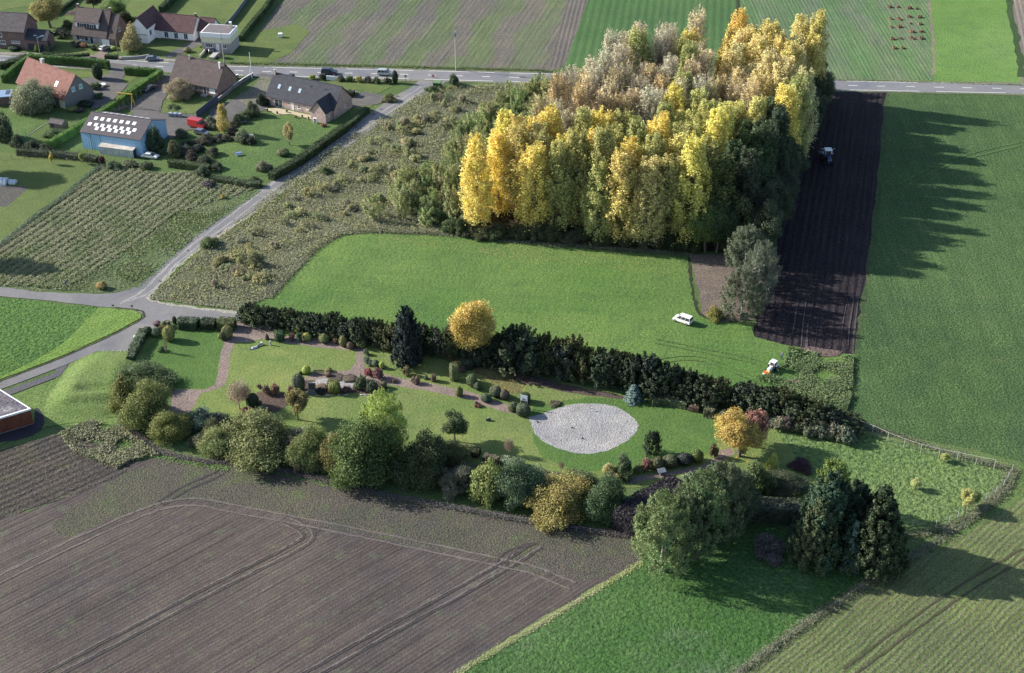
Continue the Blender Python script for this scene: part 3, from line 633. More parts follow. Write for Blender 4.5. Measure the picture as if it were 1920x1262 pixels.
m = bpy.data.meshes.new('mound'); m.from_pydata(v, [], f); m.materials.append(mnd); m.polygons.foreach_set('use_smooth', [True] * len(m.polygons))
tag(link(bpy.data.objects.new('grass_mound', m)), None, None, None, 'structure')
# yards and drives
for nm, q in (('driveway', [(205, 118), (262, 124), (263, 139), (232, 143), (228, 152), (240, 160), (200, 200), (172, 205), (160, 170), (150, 150), (180, 142), (206, 139)]),
              ('yard', [(300, 140), (330, 142), (322, 165), (305, 190), (300, 212), (365, 215), (395, 240), (350, 245), (318, 262), (250, 215), (240, 200), (262, 185)]),
              ('driveway', [(655, 186), (680, 172), (725, 180), (735, 185), (708, 196), (670, 200), (655, 205)]),
              ('driveway', [(395, 205), (440, 185), (480, 160), (520, 150), (470, 143), (490, 138), (540, 142), (500, 205), (470, 216), (430, 235), (380, 245)]),
              ('front_drive', [(170, 108), (186, 96), (192, 90), (205, 92), (198, 112)]), ('garden_drive', [(305, 106), (345, 86), (372, 70), (382, 74), (380, 84), (322, 109)])):
    sheet(nm, q, yardm if nm != 'front_drive' else gravelp, amp=.12)
sheet('gravel_verge', [(440, 185), (470, 165), (490, 143), (512, 148), (500, 180), (497, 196), (470, 200)], ground_mat('worn_verge', (.15, .15, .12), (.12, .14, .08), (.2, .19, .17)), amp=.4)
sheet('terrace', [(496, 204), (520, 203), (590, 218), (586, 226), (545, 214), (520, 216)], plain('terrace_paving', (.42, .36, .25), .8, .2), amp=.05)
sheet('paved_apron', [(-60, 800), (64, 796), (66, 765), (74, 768), (82, 780), (84, 793), (78, 805), (60, 817), (30, 826), (-60, 840)], ground_mat('apron_tarmac', (.035, .03, .045), (.045, .04, .055), gamt=.15), amp=.02)
# ---- tyre tracks in the drilled soil
TD = ground_mat('pressed_soil', (.055, .05, .052), (.065, .06, .06), gamt=.3, bump=.2)
TL = ground_mat('smeared_soil', (.135, .118, .115), (.115, .1, .098), gamt=.3, bump=.3)
def para(pts, d):
    return off(smooth_line(pts, 10), d)
t1 = [(-60, 1118), (0, 1087), (130, 1022), (240, 973), (310, 948), (370, 942), (440, 955), (600, 985), (760, 1018), (940, 1056), (1000, 1070), (1075, 1100)]
t2 = [(80, 1275), (240, 1190), (420, 1095), (540, 1035), (578, 1010), (572, 992), (540, 975)]
t3 = [(560, 1280), (700, 1200), (850, 1118), (925, 1075), (960, 1055), (1010, 1022)]
t4 = [(300, 945), (350, 915), (400, 893), (420, 880)]
t5 = [(80, 1275), (240, 1190), (420, 1095), (560, 1030), (600, 1005), (640, 996)]
for d in (-.9, .9):
    ribbon('wheel_track', [para(t2, d), para(t3, d), para(t4, d * .8)], .45, TD, raw=True, amp=.08)
    ribbon('wheel_track', [para(t1, d)], .42, TL, raw=True, amp=.14)
    ribbon('wheel_track', [para(t2, d + .42)[:], para(t3, d + .42)], .28, TL, raw=True, amp=.1)
ribbon('wheel_track', [para([(930, 1056), (950, 1035), (1000, 1018)], 0), para([(955, 1062), (965, 1040), (1010, 1022)], .5)], .4, TD, raw=True, amp=.08)
cl = ground_mat('track_in_crop', (.06, .065, .035), (.07, .07, .04), gamt=.3)
ribbon('wheel_track', [para([(1590, 1262), (1700, 1180), (1800, 1110), (1925, 1035)], -.9), para([(1590, 1262), (1700, 1180), (1800, 1110), (1925, 1035)], .9)], .4, cl, raw=True, amp=.1)
fl = ground_mat('turned_soil', (.085, .075, .08), (.06, .052, .056), gamt=.5)
ribbon('furrow', [[at(x0, 664 - (1602 - x0) * .12), at(x0 + 5, 610), at(x0 + 13, 560)] for x0 in (1482, 1500, 1512, 1527, 1574, 1588, 1598)], .16, fl, raw=True, amp=.25)
sheet('turned_earth', [(1500, 654), (1520, 650), (1545, 655), (1580, 660), (1572, 668), (1545, 670), (1515, 664)], ground_mat('red_earth', (.17, .12, .115), (.12, .09, .09), gamt=.6, bump=1.2), amp=.3)

ribbon('crop_track', [para([(1925, 268), (1850, 285), (1780, 305), (1720, 332), (1690, 350)], d) for d in (-.9, .9)], .5, ground_mat('pressed_crop', (.055, .125, .045), (.065, .135, .05)), raw=True, amp=.2)
ribbon('grass_track', [para([(1230, 640), (1330, 660), (1420, 680), (1450, 700)], d) for d in (-.7, .7)] + [para([(1170, 690), (1300, 672), (1400, 705), (1432, 718)], d) for d in (-.7, .7)], .35, ground_mat('pressed_grass', (.05, .12, .03), (.08, .15, .045)), raw=True, amp=.12)
pt = ground_mat('tar_patch', (.075, .075, .085), (.1, .1, .11), gamt=.2)
for x_, y_, w_ in ((745, 181, 5), (738, 188, 4), (728, 193, 5), (715, 205, 4), (508, 364, 3), (700, 214, 4), (668, 239, 3), (300, 528, 4), (352, 470, 3)):
    sheet('road_patch', [(x_ - w_, y_), (x_, y_ - 1.5), (x_ + w_, y_ + .3), (x_ + 1, y_ + 1.8)], pt, step=.4, amp=.08)
# ================================================================ VEGETATION
YEL = (.5, .385, .09); GOLD = (.46, .34, .11); YGR = (.3, .275, .085); ORA = (.48, .33, .09)
BEI = (.46, .385, .22); GREY = (.4, .355, .25); DKG = (.03, .045, .028)
# ---- the autumn wood: rows of tall poplars
WOOD = [(880, 436), (1000, 448), (1200, 464), (1350, 468), (1432, 458), (1484, 335), (1524, 185), (1205, 182), (1100, 262), (985, 350)]
WP = [at(*p) for p in WOOD]; xs = [p.x for p in WP]; ys = [p.y for p in WP]
y = min(ys) + 2.5; row = 0; x0w = at(878, 440).x
while y < max(ys):
    x = min(xs) + (row % 2) * 2.9
    while x < max(xs):
        px_, py_ = x + R.uniform(-1.3, 1.3), y + R.uniform(-1.4, 1.4)
        if inside(WP, px_, py_) and R.random() < .94:
            # where this tree stands: v = how deep in the wood, pxl = its column in the photograph
            yy = (py_); v_ = (yy - min(ys)) / (max(ys) - min(ys))
            d_ = Vector((px_, py_, 0)); c_, s_ = math.cos(PITCH), math.sin(PITCH)
            dep = py_ * c_ + HC * s_; pxl = 960 + F * px_ / dep; pyl = 631 - F * (py_ * s_ - HC * c_) / dep
            left = 880 + (436 - pyl) * 1.26; right = 1425 + (462 - pyl) * .36; u_ = (pxl - left) / max(40, right - left)
            if not (pyl < 262 and 1318 < pxl < 1352 + (262 - pyl) * .1):
                h = R.uniform(22, 26.5)
                if u_ > .9 and v_ < .34 or (u_ > .85 and v_ < .3): k, c, w_, h = 'poplar', R.choice([(.05, .075, .03), (.06, .085, .035), (.045, .06, .035), (.09, .11, .03)]), 'dark green tall tree in the shaded wood corner', R.uniform(20, 25)  # green species; part of the darkness is the wood's shade put into the colour
                elif u_ < .13 and v_ < .26: k, c, w_ = 'poplar', R.choice([YEL, GOLD, YEL]), 'golden yellow poplar on the left edge of the wood'
                elif v_ < .3:
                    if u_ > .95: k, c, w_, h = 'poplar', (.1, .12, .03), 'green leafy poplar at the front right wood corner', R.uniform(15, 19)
                    else: k, c, w_ = 'poplar', R.choice([YEL, YGR, YGR, YEL, (.44, .35, .11), (.31, .27, .09), (.4, .33, .13)]), 'yellow and green poplar near the meadow'
                elif v_ < .45 and u_ > .45: k, c, w_ = 'poplar', R.choice([YEL, YGR, (.42, .37, .12)]), 'yellow green poplar in the middle of the wood'
                elif u_ < .62:
                    k, c, w_ = ('bare_poplar', R.choice([GREY, BEI, GREY, (.36, .28, .12)]), 'grey half-bare poplar of the wood')
                    if pyl < 215 and pxl > 1250 and R.random() < .5: k, c, w_ = 'poplar', ORA, 'orange-gold poplar at the back of the wood'
                    elif R.random() < .14: k, c, w_ = 'poplar', YGR, 'slender yellowish poplar among half-bare grey ones'
                elif v_ < .62: k, c, w_ = R.choice(['poplar', 'bare_poplar', 'poplar']), R.choice([(.46, .39, .22), (.45, .37, .18), (.42, .35, .17)]), 'pale beige-yellow poplar of the wood'
                else: k, c, w_, h = 'poplar', R.choice([(.48, .37, .15), GOLD, (.45, .36, .18), (.46, .35, .13)]), 'golden poplar at the back of the wood', R.uniform(22, 26)
                tree_at(k, Vector((px_, py_, 0)), R.uniform(2.9, 3.9) * (1.1 if k == 'poplar' else 1.), h * R.uniform(.88, 1.08), c, w_ + ', ' + ('left' if u_ < .33 else 'middle' if u_ < .66 else 'right') + ' side' + (', foremost rank' if v_ < .1 else ', second ranks' if v_ < .3 else ', halfway back' if v_ < .6 else ', near the main road'), 'tree', w_.replace('poplar', 'poplars').replace('tree', 'trees') + (' left' if u_ < .33 else ' middle' if u_ < .66 else ' right') + (' foremost' if v_ < .1 else ' second' if v_ < .3 else ' halfway' if v_ < .6 else ' back'), 'poplar')
        x += 5.6
    y += 6.1; row += 1
# understorey: right side in green darkened by the wood's shade, then the front foot
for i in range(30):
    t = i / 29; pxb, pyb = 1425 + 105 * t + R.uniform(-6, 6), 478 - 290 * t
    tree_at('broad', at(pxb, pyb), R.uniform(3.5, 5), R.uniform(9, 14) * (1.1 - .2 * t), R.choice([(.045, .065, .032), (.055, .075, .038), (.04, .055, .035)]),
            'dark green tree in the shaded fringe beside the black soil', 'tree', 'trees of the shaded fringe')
for i in range(8):  # corner trees, green with the same shade mixed into the leaf colour
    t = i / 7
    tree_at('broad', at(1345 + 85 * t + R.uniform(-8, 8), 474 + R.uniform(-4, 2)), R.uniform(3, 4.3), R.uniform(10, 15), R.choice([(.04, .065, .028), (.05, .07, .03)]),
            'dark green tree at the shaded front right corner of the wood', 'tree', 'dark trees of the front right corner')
for i in range(26):
    t = i / 25
    tree_at('bush', at(862 + 500 * t + R.uniform(-6, 6), 443 + 24 * t + R.uniform(-7, 2)), R.uniform(1.8, 2.8), R.uniform(2.4, 5), R.choice([(.045, .065, .025), (.06, .075, .03), (.075, .08, .04)]),
            'dark shrub at the foot of the front poplars', 'shrub', 'shrubs under the front poplars', 'shrub')
tree('broad', 1322, 472, 372, 78, (.09, .13, .03), 'leafy green tree at the front right corner of the wood')
tree('broad', 1530, 172, 112, 44, (.035, .055, .03), 'dark round tree beside the main road behind the black soil')
for q in ((1395, 505, 425, 66, (.11, .125, .075), 'tall grey-green willow on the leafy strip, rearmost'), (1425, 540, 455, 60, (.11, .13, .09), 'darker willow leaning over the black soil'),
          (1388, 598, 500, 72, (.095, .115, .07), 'front grey-green willow on the leafy strip'), (1418, 575, 500, 50, (.1, .12, .09), 'small willow at the edge of the black soil')):
    tree('full', q[0], q[1], q[2], q[3] * 1.0, q[4], q[5], 'tree', None, 'willow_tree')
tree('bush', 1338, 604, 572, 36, (.2, .18, .04), 'yellowish low bush behind the white van', 'shrub', None, 'shrub')
# ---- saplings and rough scrub left of the wood
for (qx, qy) in scatter_pts([(834, 175), (900, 175), (760, 330), (690, 415), (600, 440), (480, 540), (400, 545), (420, 480), (520, 390), (640, 300), (760, 215)], 95):
    near = (qx - at(480, 500).x) / 70
    tree_at(R.choice(['sapling', 'loose', 'sapling']), Vector((qx, qy, 0)), R.uniform(.8, 1.6), R.uniform(.9, 2.2) + max(0, near) * .7, R.choice([(.24, .26, .12), (.27, .27, .12), (.22, .24, .12), (.24, .22, .15), (.29, .28, .12)]),
            'low scattered bush on the rough ground between lane and thicket', 'shrub', 'scattered bushes of the rough ground', 'shrub')
SP = [(1010, 168), (1180, 176), (1100, 250), (980, 345), (880, 430), (800, 425), (700, 412), (740, 360), (820, 340), (870, 240), (960, 195)]
k = 0
def zone(x, y):
    a = at(700, 412); b = at(1080, 172); t = (y - a.y) / (b.y - a.y); return 'at its foot by the meadow' if t < .2 else 'in its lower third' if t < .42 else 'in its middle' if t < .7 else 'near the main road'
for (qx, qy) in scatter_pts(SP, 280):
    tree_at('sapling', Vector((qx, qy, 0)), R.uniform(1.3, 2.4), R.uniform(3, 8.5), R.choice([(.2, .24, .085), (.24, .26, .1), (.17, .22, .08), (.27, .26, .12), (.19, .23, .1)]),
            'olive sapling in the thicket beside the wood, ' + zone(qx, qy), 'tree', 'saplings, ' + zone(qx, qy), 'sapling'); k += 1
for q in ((905, 232, 200, 22, 'orange-leaved sapling at the upper end of the thicket'), (862, 345, 315, 20, 'orange-red sapling beside the left edge of the wood'), (868, 388, 362, 18, 'small rust-red sapling low on the left edge of the wood'), (1010, 176, 150, 24, 'pinkish orange sapling by the main road at the thicket')):
    tree('sapling', q[0], q[1], q[2], q[3], (.34, .15, .06), q[4])
for (x_, b_, t_, w_, c_) in ((850, 165, 136, 22, (.07, .1, .05)), (810, 178, 158, 24, (.07, .11, .045)), (815, 428, 388, 44, (.07, .1, .035)), (845, 440, 405, 36, (.06, .09, .03)), (392, 470, 440, 34, (.1, .13, .05)), (610, 330, 310, 24, (.07, .11, .04)), (730, 195, 172, 26, (.1, .12, .05)), (480, 505, 470, 34, (.15, .15, .07)), (415, 500, 475, 30, (.18, .17, .07))):
    tree('bush', x_, b_, t_, w_, c_, {850: 'green bush at the lane corner by the main road', 810: 'bush beside the lane below the bus shelter', 815: 'green bush at the left foot of the wood', 845: 'dark green bush at the left foot of the wood', 392: 'rounded bush beside the bend of the lane', 610: 'small green bush on the bank of the middle lane', 730: 'green bush on the bank of the upper lane', 480: 'pale olive bush in the rough grass above the hedge', 415: 'yellowish bush in the rough grass near the junction'}[x_], 'shrub', None, 'shrub')
SM = stuff_mat('scrub_leaf', [(.11, .1, .09), (.12, .13, .075), (.16, .155, .105), (.13, .15, .08), (.17, .165, .115), (.16, .17, .085)], .07)
tufts('scrub', scatter_pts(SCRUB, 230000), .34, .17, SM, 'olive and beige scrub and tall weeds covering the waste ground', 2., clump=.21)
xy = scatter_pts(SCRUB, 80000); tufts('tall_weeds', xy, 1.1, .18, stuff_mat('weed_leaf', [(.11, .1, .08), (.14, .15, .06), (.18, .18, .08), (.17, .16, .11)], .1), 'taller yellow-green weeds standing in drifts on the waste ground', .7, clump=.33)
ROUGH = stuff_mat('rough_grass_blade', [(.05, .08, .03), (.09, .13, .045), (.13, .15, .07), (.18, .18, .11)], .15)
GREENB = stuff_mat('green_blade', [(.05, .11, .03), (.08, .16, .04), (.11, .18, .05)], .2)
GREYB = stuff_mat('grey_weed', [(.045, .055, .03), (.07, .085, .045), (.13, .135, .085), (.06, .095, .035)], .2)
def edge(name, pts, w, per, h, size, mat, label): tufts(name, strip_xy(pts, w * .8, per * 3.2), h * .5, size * .42, mat, label, 1.2)
edge('road_verge', [(430, 119), (720, 125), (850, 129), (985, 132), (1040, 136)], 2.2, 26, .7, .4, stuff_mat('verge_blade', [(.03, .06, .02), (.06, .1, .03), (.09, .13, .05)]), 'long dark grass along the far side of the main road')
edge('road_verge', [(1535, 150), (1700, 153), (1920, 160)], 1.4, 18, .5, .35, ROUGH, 'rough grass along the far side of the road on the right')
edge('lane_verge', [(255, 540), (300, 500), (365, 442), (420, 404), (487, 358)], 1.8, 24, .5, .3, GREENB, 'dark grass verge on the left side of the lane')
edge('lane_verge', [(290, 556), (350, 490), (420, 445), (480, 405), (552, 348), (650, 284), (760, 205), (815, 168)], 1.6, 16, .4, .3, stuff_mat('lime_blade', [(.08, .13, .03), (.12, .19, .045)]), 'bright grass verge on the right side of the lane')
edge('meadow_border', [(505, 560), (560, 500), (600, 462), (640, 440), (700, 434), (870, 443), (1000, 456), (1290, 478)], 2., 30, .7, .35, GREYB, 'grey weeds along the upper edge of the meadow')
edge('bank_weeds', [(845, 1270), (1000, 1178), (1100, 1118), (1203, 1056)], 1.1, 46, .4, .26, stuff_mat('bank_blade', [(.09, .12, .05), (.17, .2, .07), (.24, .24, .14)]), 'pale weeds on the bank between the drilled field and the pasture')
edge('bank_weeds', [(1362, 1280), (1500, 1178), (1580, 1125), (1645, 1083), (1720, 1040), (1790, 992), (1830, 965), (1880, 915), (1905, 880)], 1.9, 60, .9, .32, GREYB, 'grey weeds along the fence between pasture and row crop')
edge('ditch_weeds', [(225, 790), (262, 822), (300, 848), (380, 866), (470, 872), (560, 890), (700, 925), (830, 950), (960, 972), (1060, 990), (1180, 1005)], 1.6, 60, 1.1, .28, stuff_mat('dry_weed', [(.035, .032, .032), (.065, .055, .058), (.1, .088, .088), (.05, .065, .03)]), 'grey purple brambles along the foot of the tree belt')
edge('ditch_grass', [(200, 800), (250, 838), (320, 860), (430, 880)], 2., 34, .5, .3, GREENB, 'bright grass patch at the corner of the drilled field')
tufts('plot_weeds', scatter_pts([(110, 815), (170, 790), (225, 800), (300, 855), (245, 866), (220, 880), (140, 850)], 26000), .7, .2, stuff_mat('plot_weed_leaf', [(.08, .075, .065), (.12, .13, .06), (.16, .15, .1), (.08, .1, .04)], .2), 'brown and olive weeds overgrowing the end of the vegetable plot', .8, clump=.5)
edge('corner_weeds', [(1612, 798), (1680, 818), (1740, 838), (1800, 856), (1890, 880)], 1.8, 50, 1.1, .3, GREYB, 'grey weeds along the inside of the wire fence')
edge('corner_weeds', [(1895, 885), (1890, 915), (1860, 945), (1800, 978), (1740, 1000), (1690, 1005)], 1.5, 50, .9, .3, GREYB, 'pale weeds below the fence at the corner of the park')
NET = stuff_mat('nettle_leaf', [(.04, .075, .03), (.06, .11, .04), (.09, .12, .055), (.07, .135, .04)], .12)
tufts('nettles', scatter_pts([(1405, 715), (1480, 690), (1530, 662), (1600, 670), (1598, 745), (1578, 795), (1500, 745), (1440, 725)], 45000), .8, .17, NET, 'dense nettles and weeds beyond the end of the hedge', .6, clump=.45)
tufts('nettles', scatter_pts([(1480, 650), (1530, 665), (1470, 690), (1440, 700), (1470, 680)], 700), .5, .3, NET, 'patchy weeds below the black soil', .4)
XR = ang((80, 500), (330, 330))
tufts('hay_rows', scatter_pts(ROWF[:8] + [(330, 400), (200, 500), (120, 540), (-80, 534)], 90000, (XR, 2.05)), .38, .17, stuff_mat('hay', [(.085, .12, .05), (.12, .145, .07), (.18, .175, .11), (.1, .14, .055)], .15), 'greenish haulm lying in rows across the left field', 1.4)
tufts('field_tussocks', scatter_pts([(-80, 520), (120, 440), (330, 370), (400, 346), (488, 352), (355, 455), (255, 538), (120, 546)], 40000), .35, .18, ROUGH, 'rough tussocks at the near end of the left field', .5, clump=.25)
edge('crop_edge', [(0, 462), (60, 412), (120, 368), (190, 310)], 1.6, 44, 1.1, .34, stuff_mat('asparagus', [(.04, .075, .035), (.07, .11, .07), (.1, .13, .1)]), 'dark green weeds on the boundary between lawn and left field')
tufts('pebbles', scatter_pts([(1000, 785), (1090, 762), (1180, 785), (1190, 810), (1100, 845), (1010, 815)], 260), .08, .16, stuff_mat('pebble', [(.2, .2, .21), (.4, .4, .42), (.5, .5, .5)]), 'loose pale stones on the gravel circle', .8)
LIT = stuff_mat('yellow_leaf_fall', [(.35, .2, .05), (.42, .3, .06), (.28, .12, .05)])
tufts('leaf_fall', scatter_pts([(815, 658), (880, 650), (935, 690), (1000, 725), (980, 745), (930, 735), (850, 685)], 1000), .06, .2, LIT, 'yellow leaves fallen on the lawn under the maple', 1.5)
tufts('leaf_fall', scatter_pts([(700, 440), (870, 450), (1000, 462), (1200, 480), (1290, 488), (1296, 530), (1150, 505), (950, 482), (760, 458)], 2600), .05, .17, stuff_mat('poplar_leaf_fall', [(.16, .14, .05), (.22, .17, .06), (.12, .14, .05)]), 'yellow poplar leaves blown over the upper edge of the meadow', 1.5)
tufts('leaf_fall', scatter_pts([(1335, 835), (1372, 825), (1420, 850), (1400, 868), (1345, 862)], 500), .06, .2, LIT, 'golden leaves fallen under the orange tree', 1.5)

# ---- long dark hedge of yews
CL = [(460, 603, 562), (560, 617, 575), (700, 642, 592), (800, 658, 600), (930, 680, 616), (1050, 700, 628), (1150, 716, 650), (1250, 738, 668), (1340, 755, 700), (1360, 760, 712)]
CR = [(1385, 764, 712), (1450, 778, 722), (1540, 797, 745), (1592, 806, 770)]
for line, n, lab, grp in ((CL[:5], 21, 'dark yew of the long hedge', 'yews of the left half of the hedge'), (CL[4:], 19, 'dark yew of the long hedge', 'yews of the right half of the hedge'), (CR, 9, 'dark yew of the short right-hand hedge', 'yews of the right-hand hedge section')):
    X = [q[0] for q in line]
    for i in range(n):
        x_ = X[0] + (X[-1] - X[0]) * (i + .5) / n + R.uniform(-3, 3)
        b_ = float(np.interp(x_, X, [q[1] for q in line])); t_ = float(np.interp(x_, X, [q[2] for q in line])); h = hgt(x_, b_, t_ + 13) * R.uniform(.88, 1.1)
        r = 2.3 if x_ < 900 else 3.1
        lab2 = lab + (', behind the red forecourt' if x_ < 540 else ', behind the olive topiary' if x_ < 640 else ', left of the tall cypress' if x_ < 750 else ', between cypress and maple' if x_ < 850 else ', behind the yellow maple' if x_ < 935 else ', behind the broad pine' if x_ < 1030 else ', behind the small white sign' if x_ < 1130 else ', behind the blue spruce' if x_ < 1215 else ', below the white van' if x_ < 1300 else ', at its right tip' if x_ < 1368 else ', its left end' if x_ < 1440 else ', its middle' if x_ < 1520 else ', its right end')
        tree_at('yew', at(x_, b_ + R.uniform(-4, 4)), r * R.uniform(.9, 1.2), h, R.choice([(.028, .04, .022), (.035, .05, .026), (.05, .058, .022), (.03, .042, .03), (.06, .065, .025)]), lab2, 'tree', 'yews' + lab2.split(',')[1] + lab2[-4:] if 0 else 'yews of the hedge' + lab2.split(',')[1], 'yew_tree')
# ---- trees of the park
T = tree
T('cypress', 765, 677, 573, 54, (.022, .034, .032), 'tall dark cypress standing on the park lawn', name='cypress_tree')
T('cypress', 765, 680, 590, 56, (.02, .03, .028), 'dark conifer grown into the foot of the cypress', name='conifer')
T('broad', 884, 680, 556, 94, (.42, .29, .06), 'bright yellow maple in front of the dark hedge', name='maple_tree')
T('yew', 975, 716, 616, 96, (.04, .055, .028), 'broad bluish green pine right of the yellow maple', name='pine_tree')
T('bare', 449, 767, 715, 46, (.25, .14, .12), 'leafless pinkish tree on the lawn left of the brown bushes', name='ornamental_tree')
T('bare', 462, 760, 722, 30, (.25, .12, .1), 'smaller leafless tree just behind the pinkish one', name='ornamental_tree')
T('broad', 559, 788, 722, 44, (.17, .15, .05), 'small olive-orange standard tree on the front lawn', name='ornamental_tree')
T('broad', 852, 828, 764, 48, (.07, .1, .04), 'young green tree on the lawn left of the gravel circle', name='young_tree')
T('bare', 954, 853, 822, 22, (.2, .12, .09), 'tiny leafless tree on the lawn below the plaque', name='young_tree')
T('bare', 1052, 885, 866, 14, (.2, .16, .1), 'tiny bare sapling near the lower rim of the lawn', name='young_tree')
T('broad', 1386, 856, 772, 96, (.34, .24, .05), 'golden orange tree beside the park bench', name='ornamental_tree')
T('broad', 1409, 838, 762, 54, (.26, .12, .09), 'reddish tree behind the golden orange one', name='ornamental_tree')
T('yew', 1222, 858, 808, 32, (.03, .045, .025), 'dark columnar yew right of the gravel circle', name='columnar_yew')
T('conifer', 1187, 752, 719, 36, (.085, .125, .115), 'small silvery blue spruce above the gravel circle', name='blue_spruce')
T('bush', 1167, 902, 846, 34, (.09, .12, .06), 'grey-green upright bush below the gravel circle', 'shrub', name='shrub')
T('bush', 1144, 902, 866, 36, (.28, .26, .1), 'pale yellow bush left of the grey-green upright one', 'shrub', name='shrub')
# tree belt along the drilled field
BELT = [('bush', 236, 772, 697, 44, (.14, .13, .04), 'olive bushy tree at the left end of the belt'),
 ('bush', 272, 742, 683, 92, (.075, .09, .035), 'dark green broad bush behind the left end of the belt'),
 ('bush', 281, 812, 714, 84, (.13, .125, .035), 'large olive green bushy tree at the corner of the park'),
 ('bush', 320, 836, 768, 72, (.15, .145, .035), 'round olive bush in front of the dark gap'),
 ('bush', 378, 812, 767, 48, (.12, .15, .11), 'silvery grey-green bush in the belt'),
 ('bush', 412, 806, 778, 44, (.055, .065, .05), 'low dark bush right of the silvery one'),
 ('bush', 408, 864, 797, 66, (.19, .18, .06), 'pale olive bush left of the golden one'),
 ('bush', 490, 882, 776, 126, (.15, .13, .045), 'broad golden-olive bushy tree with an orange patch'),
 ('bush', 583, 888, 796, 66, (.14, .14, .045), 'olive bushy tree right of the golden one'),
 ('bush', 560, 850, 800, 46, (.17, .14, .11), 'greyish twiggy bush behind the olive trees'),
 ('bush', 636, 896, 808, 62, (.17, .14, .05), 'brownish olive bush left of the tall dark tree'),
 ('full', 722, 868, 742, 64, (.3, .31, .07), 'bright yellow-green tree rising above the belt'),
 ('bush', 690, 924, 772, 112, (.075, .1, .03), 'tall dark green tree mixed with yellow-green leaves'),
 ('bush', 660, 900, 800, 60, (.26, .27, .05), 'yellow-green shrub growing through the tall dark tree'),
 ('bush', 794, 922, 810, 92, (.065, .072, .03), 'dark olive bushy tree in the middle of the belt'),
 ('bush', 848, 888, 822, 62, (.12, .11, .045), 'olive-brown bush behind the middle of the belt'),
 ('bush', 862, 932, 866, 60, (.115, .095, .07), 'purple-brown bush in the shaded middle of the belt'),
 ('bush', 914, 950, 856, 56, (.16, .17, .05), 'yellowish green bush right of the purple-brown one'),
 ('bush', 968, 956, 858, 68, (.1, .13, .07), 'grey-green bushy tree in the right part of the belt'),
 ('bush', 1000, 950, 875, 50, (.11, .14, .08), 'paler grey-green bush behind the golden one'),
 ('bush', 1050, 988, 900, 108, (.25, .18, .05), 'wide golden yellow bush with orange tips'),
 ('bush', 1136, 986, 888, 68, (.07, .1, .045), 'dark green bush next to the clipped dark hedge'),
 ('bush', 1090, 930, 888, 56, (.1, .12, .05), 'olive bush behind the golden yellow one')]
for q in BELT:
    q = list(q); q[4] *= 1.22; q[3] -= 4; q[5] = (q[5][0] * .88, q[5][1] * 1.06, q[5][2]); q[0] = {'broad': 'full'}.get(q[0], q[0]) 
    T(*q, 'tree', name='bushy_tree')
for i in range(34):                           # undergrowth that closes the belt
    x_ = 380 + i * 23.5; b_ = float(np.interp(x_, [380, 500, 700, 900, 1180], [862, 880, 912, 940, 978])) - R.uniform(4, 34)
    T('bush', x_, b_, b_ - R.uniform(34, 58), R.uniform(34, 52), R.choice([(.09, .09, .045), (.07, .08, .035), (.11, .1, .06), (.08, .1, .05)]), 'dark olive undergrowth bush filling the tree belt', 'shrub', 'undergrowth of the tree belt', 'shrub')
RGT = [('full', 1238, 1072, 930, 100, (.125, .165, .06), 'light green birch at the corner of the pasture', 'birch_tree'),
 ('full', 1308, 1036, 888, 92, (.095, .14, .055), 'middle green birch behind the corner birch', 'birch_tree'),
 ('full', 1345, 1010, 872, 84, (.085, .115, .06), 'rearmost dark green birch of the three', 'birch_tree'),
 ('bush', 1300, 940, 885, 64, (.12, .16, .12), 'silvery green bush in front of the small lawn', 'shrub'),
 ('bush', 1374, 932, 868, 56, (.13, .14, .08), 'pinkish grey-green bush right of the silvery one', 'shrub'),
 ('bush', 1414, 930, 862, 58, (.085, .115, .04), 'mid green bush left of the lime yellow one', 'shrub'),
 ('bush', 1448, 890, 850, 27, (.32, .34, .07), 'lime yellow bush beyond the tree group', 'shrub'),
 ('bush', 1502, 886, 858, 40, (.055, .03, .04), 'dark purple-red bush on the lower lawn', 'shrub'),
 ('bush', 1470, 930, 884, 80, (.06, .075, .04), 'dark green bush behind the conifers', 'shrub'),
 ('full', 1552, 960, 866, 56, (.14, .19, .04), 'lime green tree behind the dark cypresses', 'tree'),
 ('cypress', 1543, 1035, 884, 118, (.03, .055, .03), 'large bluish green cypress in the group of conifers', 'cypress_tree'),
 ('cypress', 1592, 1016, 900, 96, (.025, .046, .026), 'dark bluish cypress at the back of the conifers', 'cypress_tree'),
 ('cypress', 1640, 1030, 908, 78, (.028, .048, .026), 'dark cypress at the right of the conifer group', 'cypress_tree'),
 ('cypress', 1526, 1050, 928, 88, (.05, .065, .028), 'olive conifer at the front left of the group', 'conifer'),
 ('cypress', 1636, 1062, 930, 108, (.033, .05, .022), 'wide dark olive conifer at the front right', 'conifer'),
 ('conifer', 1592, 1066, 974, 36, (.06, .095, .07), 'slim bluish spruce between the two front conifers', 'spruce_tree'),
 ('bush', 1440, 1050, 1000, 64, (.1, .08, .08), 'grey purple leafless-looking bush in the pasture', 'shrub')]
for x_, b_, t_, w_ in ((1275, 1050, 920, 84), (1340, 985, 880, 90), (1375, 975, 885, 76), (1300, 995, 895, 84)): RGT.append(('full', x_, b_, t_, w_, (.085, .11, .055), {1275: 'green tree directly behind the corner birch', 1340: 'green tree at the back of the birch group', 1375: 'green tree at the right of the birch group', 1300: 'green tree in the heart of the birch group'}[x_], 'birch_tree'))
for q in RGT: T(*q[:4], q[4] * 1.03, *q[5:7], 'shrub' if q[7] == 'shrub' else 'tree', name=q[7])
